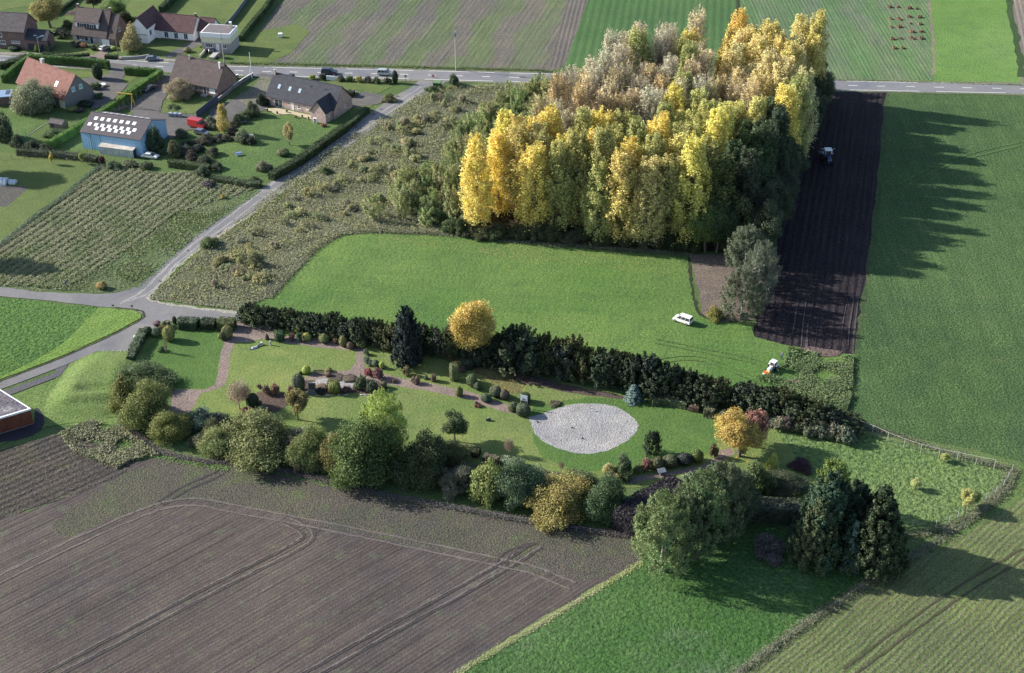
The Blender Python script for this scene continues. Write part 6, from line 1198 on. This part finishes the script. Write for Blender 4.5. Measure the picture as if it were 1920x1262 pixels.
# ================================================================ STREET FURNITURE, GARDEN AND PARK PIECES
def pole(name, px, pb, pt, r, mat, label, cat, arms=()):
    e = empty(name, at(px, pb), 0, label, cat); h = hgt(px, pb, pt); MB().tube((0, 0, -.1), (0, 0, h), r, r * .6, 10).build('pole', mat, e)
    for (z, w, kind) in arms:
        b = MB(); 
        if kind == 'cross': b.box(-w, w, -.05, .05, h - z - .05, h - z + .05); o = b.build('crossarm', ZINC, e); [MB().tube((x, 0, h - z + .05), (x, 0, h - z + .3), .05).build('insulator', SHUT, o) for x in (-w * .9, 0, w * .9)]
        elif kind == 'lamp': b.tube((0, 0, h - .1), (w, -.3, h + .25), .04); o = b.build('arm', mat, e); MB().box(w - .1, w + .5, -.45, -.15, h + .2, h + .35, .05).build('lamp_head', ZINC, e)
        elif kind == 'box': b.box(-.25, .25, -.3, .3, h - z, h - z + .9).build('transformer', ZINC, e)
    return e
pole('utility_pole', 855, 132, 58, .2, CONC, 'tall utility pole with crossarm between road and striped field', 'pole', ((.6, 1.1, 'cross'), (1.6, .3, 'box')))
pole('utility_pole', 420.5, 117.6, 55, .16, CONC, 'grey concrete pole in front of the cream flat-roofed house', 'pole', ((3., .3, 'cross'),))
pole('utility_pole', 223.5, 113, 49, .13, WOOD_, 'wooden pole beside the drive of the dormer house', 'pole', ((.4, .4, 'cross'),))
pole('street_lamp', 76.5, 108, 70, .1, CONC, 'slim lamp post in front of the brick garage', 'lamp', ((0, .9, 'lamp'),))
pole('street_lamp', 624.5, 122.5, 61, .08, ZINC, 'thin street lamp at the edge of the striped field', 'lamp', ((0, .8, 'lamp'),))
e = pole('white_mast', 472.8, 148, 98, .1, WHITE, 'white mast with a slanting strut at the roadside', 'mast'); MB().tube((-1., .3, 0), (-.1, 0, 3.8), .08, .06).build('strut', WHITE, e)
def sign(name, px, pb, pt, w, hh_, col, label, cat='sign', face=0, post=ZINC, band=None):
    e = empty(name, at(px, pb), face, label, cat); h = hgt(px, pb, pt); MB().tube((0, 0, -.1), (0, 0, h), .05).build('post', post, e)
    MB().box(-w / 2, w / 2, -.09, -.05, h - hh_, h).build('panel', plain(name + '_face', col, .5, .05), e)
    if band: MB().box(-w * .4, w * .4, -.11, -.092, h - hh_ * .6, h - hh_ * .4).build('bar', FRAME, e)
sign('road_sign', 761, 157, 140, .7, .7, (.3, .32, .35), 'grey-backed sign at the mouth of the lane'); sign('no_entry_sign', 812, 146, 140, .8, .7, (.55, .05, .06), 'small red sign with white bar at the lane mouth', band=1); sign('marker_post', 673, 137, 130, .35, .5, (.7, .75, .8), 'white marker post at the road edge')
sign('blue_sign', 125, 540, 527, .25, .9, (.05, .1, .5), 'narrow blue sign beside the western road'); sign('waymark', 213, 579, 571, .5, .35, (.06, .05, .05), 'left of two small dark signs on the grass tip'); sign('waymark', 248.5, 580, 572, .5, .35, (.06, .05, .05), 'right of two small dark signs on the grass tip')
sign('white_post_sign', 1117, 733, 723, .5, .3, (.7, .72, .75), 'small white sign on a post before the long hedge')
H = House('garden_kiosk', 'small green roofed box beside the lane mouth', (812, 165), (826, 166), 'kiosk'); H.box('wall', 0, H.L, 0, 1.6, 0, 1.5, plain('green_paint', (.06, .12, .06))); H.box('roof', -.15, H.L + .15, -.15, 1.75, 1.5, 1.7, plain('green_roof', (.12, .2, .1)), .1)
# posts beside the garden hedge, lane, ditch, pasture: fences are one thing each
def fence(name, pts, h, gap, label, pm=CONC, pr=.06, wires=(.3, .7, 1.), rail=None, wm=ZINC, wr=.012):
    P = smooth_line(pts, 4) if len(pts) > 2 else [at(*q) for q in pts]; e = empty(name, P[0], 0, label, 'fence'); acc = 0; nxt = 0; k = 0; pos = []
    for a, b in zip(P[:-1], P[1:]):
        ln = (b - a).length
        while nxt <= acc + ln and k < 98: q = a.lerp(b, (nxt - acc) / ln) - P[0]; pos.append(q); nxt += gap; k += 1
        acc += ln
    pm_ = MB().tube((0, 0, -.1), (0, 0, h), pr, pr, 6).build('post', pm, e); pm_.location = pos[0]; pm_.rotation_euler = (R.uniform(-.03, .03), R.uniform(-.03, .03), 0)
    for q in pos[1:]: c = pm_.copy(); link(c, e); c.location = q; c.rotation_euler = (R.uniform(-.05, .05), R.uniform(-.05, .05), 0)
    w = MB()
    for z in wires:
        for a, b in zip(pos[:-1], pos[1:]): w.tube((a.x, a.y, z * h), (b.x, b.y, z * h), wr, wr, 4)
    w.build('wire', wm, e)
    if rail:
        w = MB(); [w.tube((a.x, a.y, h), (b.x, b.y, h), rail, rail, 5) for a, b in zip(pos[:-1], pos[1:])]; w.build('rail', pm, e)
PALEP = plain('pale_post', (.42, .42, .38), .8, .15)
fence('post_fence', [(306, 149), (262, 179), (225, 207), (185, 236)], 1.6, 2.3, 'wire fence with concrete posts along the long clipped hedge')
fence('post_fence', [(0, 300), (60, 297), (120, 300), (183, 307)], 1.3, 3, 'dark wire fence at the top of the left lawn', pm=WOOD_)
fence('wire_fence', [(1604, 803), (1640, 816), (1676, 833), (1737, 853), (1798, 866), (1866, 879), (1897, 884)], 2., 3.2, 'tall wire fence with pale posts along the right field', pm=PALEP, wires=(.2, .4, .6, .8), rail=.035)
fence('wire_fence', [(1897, 885), (1890, 897), (1875, 920), (1839, 943), (1803, 965), (1785, 980), (1745, 992)], 1.7, 2.6, 'wire fence turning down at the right corner', pm=PALEP)
fence('post_fence', [(1745, 993), (1700, 985), (1690, 975)], 1.3, 3, 'short dark fence beside the conifers', pm=WOOD_)
fence('post_fence', [(482, 349), (415, 395), (358, 440), (305, 487), (262, 530)], 1.4, 7.5, 'sparse row of wooden posts along the lane', pm=WOOD_, pr=.08, wires=(.5,))
fence('post_fence', [(826, 952), (880, 962), (960, 978), (1060, 995), (1150, 1008)], 1.3, 2.4, 'old post fence along the foot of the tree belt', pm=WOOD_)
fence('post_fence', [(1370, 1275), (1500, 1180), (1580, 1128), (1640, 1087)], 1., 3.4, 'low wire fence between pasture and row crop', pm=WOOD_, pr=.04)
fence('post_fence', [(855, 1268), (905, 1235)], 1.1, 4, 'two short posts on the bank at the bottom edge', pm=WOOD_)
fence('paddock_fence', [(1567, 1058), (1585, 1064), (1606, 1068)], 1.2, 1.8, 'short pale timber rail in front of the conifers', pm=PALEP, wires=(.5,), rail=.05)
fence('garden_fence', [(300, 212), (335, 214), (368, 222)], 1.4, 2.6, 'green wire fence at the foot of the small lawn', pm=plain('green_metal', (.06, .12, .07)), wires=(.25, .5, .75, 1))
def wall(name, pts, h, w, mat, label, cap=None, cat='wall'):
    P = [at(*q) for q in pts]; e = empty(name, P[0], 0, label, cat); b = MB(); c = MB()
    for a, d in zip(P[:-1], P[1:]):
        t = (d - a).normalized(); n_ = Vector((-t.y, t.x, 0))
        for mb, ww, z0, z1 in ((b, w / 2, -.1, h), (c, w / 2 + .05, h, h + .08)):
            q = [a - n_ * ww - P[0], d - n_ * ww - P[0], d + n_ * ww - P[0], a + n_ * ww - P[0]]; mb.prism([(v_.x, v_.y) for v_ in q], z0, z1)
    b.build('panel' if cat == 'fence' else 'wall_body', mat, e)
    if cap: c.build('coping', cap, e)
wall('panel_fence', [(369, 222), (390, 205), (409, 190)], 2., .08, plain('blue_grey_panel', (.07, .08, .14)), 'dark blue-grey panel fence beside the brown-roofed house', None, 'fence')
wall('panel_fence', [(418, 60), (440, 34), (458, 10), (478, -16)], 1.6, .1, plain('grey_panel', (.16, .17, .21)), 'long grey panel fence between the two back lawns', None, 'fence')
wall('low_wall', [(409, 190), (422, 180), (436, 168)], .9, .2, GREYW, 'low grey wall along the gable of the brown-roofed house', CONC)
wall('white_rail', [(437, 167), (456, 154), (475, 143)], 1.05, .12, GREYW, 'wall topped with a white beam beside the road', WHITE)
wall('brick_wall', [(434, 152), (447, 146)], 1.1, .3, BRK3, 'short brick wall beside the road behind the brown-roofed house', WHITE)
wall('road_wall', [(80, 109), (125, 112), (170, 111)], .6, .2, CONC, 'low wall with pale coping in front of the dormer house', CONC)
wall('road_wall', [(228, 112), (262, 110), (280, 107)], .8, .2, CONC, 'low grey wall in front of the weeping birch', CONC)
wall('white_wall', [(612, 150), (628, 151)], 1.3, .2, WHITE, 'short white wall beside the dark car on the road')
wall('path_kerb', [(44, 259), (85, 233), (110, 226)], .1, .1, CONC, 'pale kerb along the garden path by the hut')
# yard items
YEL_M = plain('yellow_steel', (.6, .42, .05), .5, .15)
def gantry():
    A, B = at(224, 200), at(250.5, 203); d = (B - A); e = empty('hoist_frame', A, math.atan2(d.y, d.x), 'yellow steel hoist frame with two trestles in the yard', 'hoist'); L_ = d.length; h = hgt(224, 200, 174)
    MB().box(-.3, L_ + .3, -.1, .1, h - .12, h + .12).build('beam', YEL_M, e)
    for x in (0, L_):
        b = MB(); b.tube((x, 0, h), (x, -1.1, 0), .07); b.tube((x, 0, h), (x, 1.1, 0), .07); b.tube((x, -.55, h / 2), (x, .55, h / 2), .05); b.build('trestle', YEL_M, e)
    MB().box(.7, 1., -.12, .12, h - .5, h - .15).build('pulley', RDT, e)
gantry()
e = empty('timber_pile', at(226, 205), .8, 'pile of grey timber and pipes under the hoist frame', 'timber'); 
for i in range(12): MB().tube((-1.8 + R.uniform(-.3, .3), R.uniform(-.8, .8), .15 + .1 * (i // 4)), (1.8 + R.uniform(-.3, .3), R.uniform(-.8, .8), .15 + .16 * (i // 3)), .09).build('log', WOOD_, e)
for i in range(3):
    x_ = 320.5 + i * 8.6; e = empty('water_tank', at(x_, 218 + i * .6), ang((316, 217), (343, 219)), '%s of three grey caged water tanks by the garden fence' % ('leftmost', 'middle', 'rightmost')[i], 'tank', 'grey caged water tanks')
    MB().box(-.5, .5, -.5, .5, .15, 1.05, .03).build('tank', plain('tank_plastic', (.3, .34, .42), .5), e, .05); c = MB(); [c.tube((x, -.53, .1), (x, -.53, 1.1), .02) for x in (-.5, -.17, .17, .5)]; [c.tube((-.5, -.53, z), (.5, -.53, z), .02) for z in (.1, .4, .75, 1.1)]; c.build('cage', ZINC, e)
def goal():
    e = empty('football_goal', at(459, 262), -.5, 'white football goal frame on the lawn', 'goal'); b = MB(); W_, h = 2.4, 1.8
    for a, c in (((0, 0, 0), (0, 0, h)), ((W_, 0, 0), (W_, 0, h)), ((0, 0, h), (W_, 0, h)), ((0, 0, h), (0, .8, h * .9)), ((W_, 0, h), (W_, .8, h * .9)), ((0, .8, h * .9), (0, 1.2, 0)), ((W_, .8, h * .9), (W_, 1.2, 0)), ((0, .8, h * .9), (W_, .8, h * .9))): b.tube(a, c, .05)
    b.build('frame', WHITE, e)
goal()
e = empty('picnic_table', at(447, 291), .35, 'blue picnic table with benches on the lawn', 'table'); BL = plain('blue_plastic', (.12, .2, .45), .5)
MB().box(-.9, .9, -.38, .38, .7, .76).build('tabletop', BL, e, .01); [MB().box(-.9, .9, y - .14, y + .14, .42, .47).build('bench', BL, e) for y in (-.75, .75)]; [MB().tube((x, -.8, 0), (x, .35, .72), .04).tube((x, .8, 0), (x, -.35, .72), .04).build('leg', ZINC, e) for x in (-.6, .6)]
MB().box(-1.25, -.85, .1, .5, .76, .95, .05).build('toy', RDT, e)
e = empty('trailer', at(454, 231), .15, 'small dark open trailer on the lawn', 'trailer'); MB().box(-1.2, 1.2, -.65, .65, .45, .55).box(-1.2, 1.2, -.65, -.6, .55, .9).box(-1.2, 1.2, .6, .65, .55, .9).box(-1.2, -1.15, -.6, .6, .55, .9).build('body', GRYP, e); MB().tube((1.2, 0, .5), (2.1, 0, .45), .04).build('drawbar', ZINC, e); [wheel(e, 0, y, .28, .18) for y in (-.72, .72)]
e = empty('heat_pump', at(591.5, 231), -.4, 'tall white outdoor unit standing at the brick wing', 'heat pump'); MB().box(-.5, .5, -.22, .22, .05, 1.5).build('case', FRAME, e, .03); [MB().tube((0, -.24, z), (0, -.2, z), .3, .3, 18).build('fan_grille', SHUT, e) for z in (.45, 1.1)]
e = empty('storage_box', at(526, 70), 0, 'small white box on the vegetable patch beside the striped field', 'box'); MB().box(-.55, .55, -.5, .5, .1, 1.2).build('case', FRAME, e, .03); MB().box(-.62, .62, -.57, .57, 1.2, 1.28).build('lid', FRAME, e)
for i, (x_, y_) in enumerate(((501, 209), (520, 214), (538, 211), (555, 222), (567, 221), (579, 224))):
    e = empty('flower_pot', at(x_, y_), 0, 'potted plant on the terrace, number %s from the left' % ('one', 'two', 'three', 'four', 'five', 'six')[i], 'flower pot', 'potted plants on the terrace'); MB().tube((0, 0, 0), (0, 0, .4), .18, .26, 10).build('pot', BRK3, e)
    pl_ = link(bpy.data.objects.new('plant', PROTO['loose'][i % 3][3]), e); pl_.scale = (.28, .28, .4); pl_.location = (0, 0, .35); pl_.color = (.06, .1, .04, 1)
# polytunnel
PT = plain('tunnel_film', (.55, .6, .65), .35, .1, 2)
def tunnel(px, py, ln, r, hd, label):
    e = empty('polytunnel', at(px, py), hd, label, 'greenhouse'); v, f = [], []; n = 12; k = int(ln / .8) + 1
    for i in range(k + 1):
        rr = r * (1 + .02 * (i % 2)); [v.append((ln * i / k, -math.cos(math.pi * j / n) * rr, math.sin(math.pi * j / n) * rr * 1.1)) for j in range(n + 1)]
    for i in range(k):
        for j in range(n): a = i * (n + 1) + j; f.append((a, a + n + 1, a + n + 2, a + 1))
    f += [tuple(range(n, -1, -1)), tuple(range(k * (n + 1), (k + 1) * (n + 1)))]; MB().add(v, f).build('cover', PT, e); h = MB()
    for i in range(0, k + 1, 2): [h.tube((ln * i / k, -math.cos(math.pi * j / 8) * r * 1.03, math.sin(math.pi * j / 8) * r * 1.13), (ln * i / k, -math.cos(math.pi * (j + 1) / 8) * r * 1.03, math.sin(math.pi * (j + 1) / 8) * r * 1.13), .03) for j in range(8)]
    h.build('hoop', ZINC, e)
tunnel(-25, 342, 5.4, 1.35, -.12, 'grey plastic garden tunnel at the left edge'); tunnel(18, 343, 1.7, .85, -.12, 'small plastic tunnel end at the left edge')
e = empty('garden_sacks', at(129, 298), .3, 'white bulging sacks by the fence of the left lawn', 'sacks'); [MB().box(x, x + .6, -.3, .3, 0, .6, .14).build('sack', WHITE, e, .08) for x in (-.7, .05)]
e = empty('tarp_heap', at(178, 296), .3, 'blue tarpaulin heap beside the rusty container', 'tarpaulin'); MB().box(-.9, .7, -.4, .4, 0, .6, .3).build('tarp', BL, e, .1); MB().box(-1.4, -.8, -.3, .3, 0, .35, .1).build('sack', WHITE, e, .05)
e = empty('patio_table', at(193, 162), 0, 'round white table in the drive of the red-roofed house', 'table'); MB().tube((0, 0, .7), (0, 0, .75), .9, .9, 20).build('tabletop', FRAME, e); MB().tube((0, 0, 0), (0, 0, .7), .08).build('leg', FRAME, e)
# park pieces
def bench(px, py, hd, label, col, w=2.1):
    e = empty('park_bench', at(px, py), hd, label, 'bench'); b = MB(); [b.box(-w / 2, w / 2, -.25 + i * .13, -.15 + i * .13, .42, .46) for i in range(4)]; b.build('seat', col, e)
    b = MB(); [b.box(-w / 2, w / 2, .3, .34, .56 + i * .16, .68 + i * .16) for i in range(3)]; b.build('backrest', col, e)
    for x in (-w / 2 + .2, w / 2 - .2): MB().box(x - .04, x + .04, -.22, -.14, 0, .44).box(x - .04, x + .04, .26, .3, 0, 1.0).box(x - .04, x + .04, -.14, .26, .34, .42).build('leg', CONC, e)
bench(598, 703, 0, 'brown wooden bench on white feet facing the pale gravel bed', plain('bench_wood', (.14, .11, .1))); bench(1385, 845, 1.2, 'pale bench under the golden orange tree', PALEP, 1.8)
e = empty('stone_monument', at(586, 737), .03, 'dark stone slab with pale frame on a stepped base', 'monument'); DS_ = plain('dark_stone', (.05, .055, .075), .3, .15)
MB().box(-1.1, 1.1, -.6, .6, 0, .3).build('base', GREYW, e, .03); MB().box(-.85, .85, -.3, .3, .3, .75).build('plinth', GREYW, e, .03); MB().box(-.75, .75, -.12, .12, .75, 2.5).build('slab', CONC, e, .03); MB().box(-.62, .62, -.15, -.12, .9, 2.35).build('plaque', DS_, e)
def board(px, pb, pt, w, hh_, label):
    e = empty('notice_board', at(px, pb), -.35, label, 'board'); h = hgt(px, pb, pt); [MB().tube((x, 0, 0), (x, 0, h), .05).build('post', CONC, e) for x in (-w / 2, w / 2)]
    MB().box(-w / 2, w / 2, -.09, -.05, h - hh_, h).build('panel', plain('board_face', (.7, .75, .85), .5, .03), e); dk = plain('board_picture', (.2, .22, .27))
    pn = MB(); pn.box(-.3, .05, -.1, -.092, h - hh_ + .15, h - hh_ + .6).box(.1, .38, -.1, -.092, h - hh_ + .15, h - hh_ + .5); pn.build('picture', dk, e)
board(982.5, 766, 741, 1.35, 1.25, 'white information board with dark picture on two posts')
e = empty('lectern_table', at(1240, 891), .3, 'stone lectern with tilted top on a dark square plot', 'lectern'); MB().box(-1.5, 1.5, -1.1, 1.1, 0, .05).build('plot', DS_, e); k = MB(); k.box(-1.6, 1.6, -1.2, -1.1, 0, .1).box(-1.6, 1.6, 1.1, 1.2, 0, .1).box(-1.6, -1.5, -1.1, 1.1, 0, .1).box(1.5, 1.6, -1.1, 1.1, 0, .1); k.build('kerb', gravelp, e)
MB().box(-.3, .3, -.2, .2, .05, 1.).build('pedestal', GREYW, e); tp = MB().box(-.75, .75, -.5, .5, 0, .1).build('top', ZINC, e, .02); tp.location = (0, 0, 1.05); tp.rotation_euler = (.35, 0, 0)
e = empty('stone_pillar', at(507.5, 648), 0, 'short pale stone pillar on the park lawn', 'pillar'); MB().tube((0, 0, 0), (0, 0, 1.05), .16, .15, 12).build('shaft', CONC, e); MB().tube((0, 0, 1.05), (0, 0, 1.12), .19, .17, 12).build('cap', CONC, e)
e = empty('plaque_stone', at(916, 789), 0, 'small dark inscribed stone block on the lawn', 'stone'); MB().box(-.45, .45, -.25, .25, 0, .55, .04).build('block', DS_, e, .02); MB().box(-.2, .2, -.15, .15, .55, .8, .08).build('ornament', CONC, e)
e = empty('marker_stone', at(893, 762), 0, 'dark blue upright marker behind the red flowering bush', 'stone'); MB().box(-.2, .2, -.12, .12, 0, 1.1, .03).build('slab', DS_, e); MB().box(-.35, .35, -.25, .25, 0, .15).build('base', GREYW, e)
e = empty('wreck_sculpture', at(481, 651), .5, 'low sculpture of white and dark twisted metal pieces on the lawn', 'sculpture'); MB().box(-1.6, .3, -.7, .1, 0, .1, .02).build('base', DS_, e); MB().box(-1.1, .2, -.4, -.05, .1, .45, .12).build('fragment', WHITE, e, .04); MB().tube((-.2, -.1, .2), (1.3, .2, .45), .16, .2, 8).build('fragment', GREYW, e); MB().box(1., 1.5, 0, .45, .1, .75, .1).build('fragment', WHITE, e, .05)
for i, (x_, y_) in enumerate(((1008, 792), (1073, 803), (1092, 823))):
    e = empty('ground_spotlight', at(x_, y_), 0, '%s of three small dark spotlights on the gravel circle' % ('leftmost', 'middle', 'lowest')[i], 'spotlight', 'dark spotlights on the gravel'); MB().box(-.2, .2, -.14, .14, .0, .12).build('base', SHUT, e); MB().tube((0, 0, .1), (0, -.1, .32), .1, .13, 10).build('lamp', SHUT, e)
e = empty('white_marker', at(1110, 771), 0, 'small white marker near the rim of the gravel circle', 'marker'); MB().tube((0, 0, 0), (0, 0, .7), .03).build('post', FRAME, e); MB().box(-.25, .25, -.03, .03, .45, .8).build('plate', FRAME, e)
e = empty('park_gate', at(441, 604), ang((441, 604), (450, 590)), 'open green metal gate at the park entrance', 'gate'); b = MB(); [b.tube((x * .33, 0, 0), (x * .33, 0, 1.5), .03) for x in range(9)]; b.tube((0, 0, 1.5), (2.64, 0, 1.5), .04).tube((0, 0, .2), (2.64, 0, .2), .04); b.build('leaf', plain('pale_green_metal', (.3, .36, .3)), e); [MB().tube((x, 0, 0), (x, 0, 1.7), .08).build('post', CONC, e) for x in (-.1, 2.75)]
e = empty('waste_bin', at(257, 640), 0, 'green glass container at the parking place corner', 'bin'); MB().tube((0, 0, 0), (0, 0, 1.3), .55, .6, 14).build('body', plain('bin_green', (.1, .2, .15), .5), e, .05); MB().tube((0, 0, 1.3), (0, 0, 1.5), .6, .3, 14).build('lid', plain('bin_lid', (.2, .27, .22), .5), e)
st = MB()
for ln in ([(449, 604), (462, 610), (480, 612), (500, 614), (519, 615), (524, 620)], [(458, 641), (476, 639), (490, 636), (494, 634)], [(560, 744), (640, 741), (700, 741), (720, 732)], [(182, 659), (215, 659), (245, 659)]):
    for p in strip_xy(ln, .3, 2.2): r_ = R.uniform(.1, .22); st.box(p[0] - r_, p[0] + r_, p[1] - r_ * .7, p[1] + r_ * .7, 0, r_ * 1.1, r_ * .35)
tag(st.build('edging_stones', plain('edging_stone', (.5, .48, .44), .9, .2)), 'small pale stones edging the forecourt and beds', None, None, 'stuff')
e = empty('feed_trough', at(1486, 720), -.1, 'brown wooden trough with yellow end in the nettles', 'trough'); MB().box(-1.1, 1.1, -.4, .4, .1, .75, .06).build('box', plain('brown_board', (.13, .08, .08)), e); MB().box(1.15, 2., -.35, .35, .1, .5, .05).build('yellow_bin', plain('yellow_bin', (.35, .36, .05)), e); MB().tube((1.12, -.4, 0), (1.12, -.4, 1.2), .05).build('post', PALEP, e)
EH = plain('heap_earth', (.13, .085, .06), .95, .3); b = MB()
for i in range(14): a = R.uniform(0, 6.28); b.box(math.cos(a) * .5 - .4, math.cos(a) * .5 + .4, math.sin(a) * .4 - .35, math.sin(a) * .4 + .35, 0, R.uniform(.3, .7), .25)
hp = b.build('earth_heap', EH); tag(hp, 'small brown heap left on the light green field', 'heap', 'brown heaps on the light green field')
HP = [(1668, 14), (1684, 14), (1704, 16), (1718, 17), (1670, 36), (1686, 37), (1705, 32), (1723, 33), (1671, 52), (1686, 51), (1708, 45), (1725, 46), (1673, 74), (1688, 73), (1709, 60), (1727, 60), (1677, 91), (1692, 91), (1710, 73), (1727, 73)]
for i, q in enumerate(HP): c = hp if i == 0 else hp.copy(); (i and link(c)); c.location = at(*q); c.rotation_euler.z = R.uniform(0, 6); s_ = R.uniform(.7, 1.2); c.scale = (s_, s_, s_)
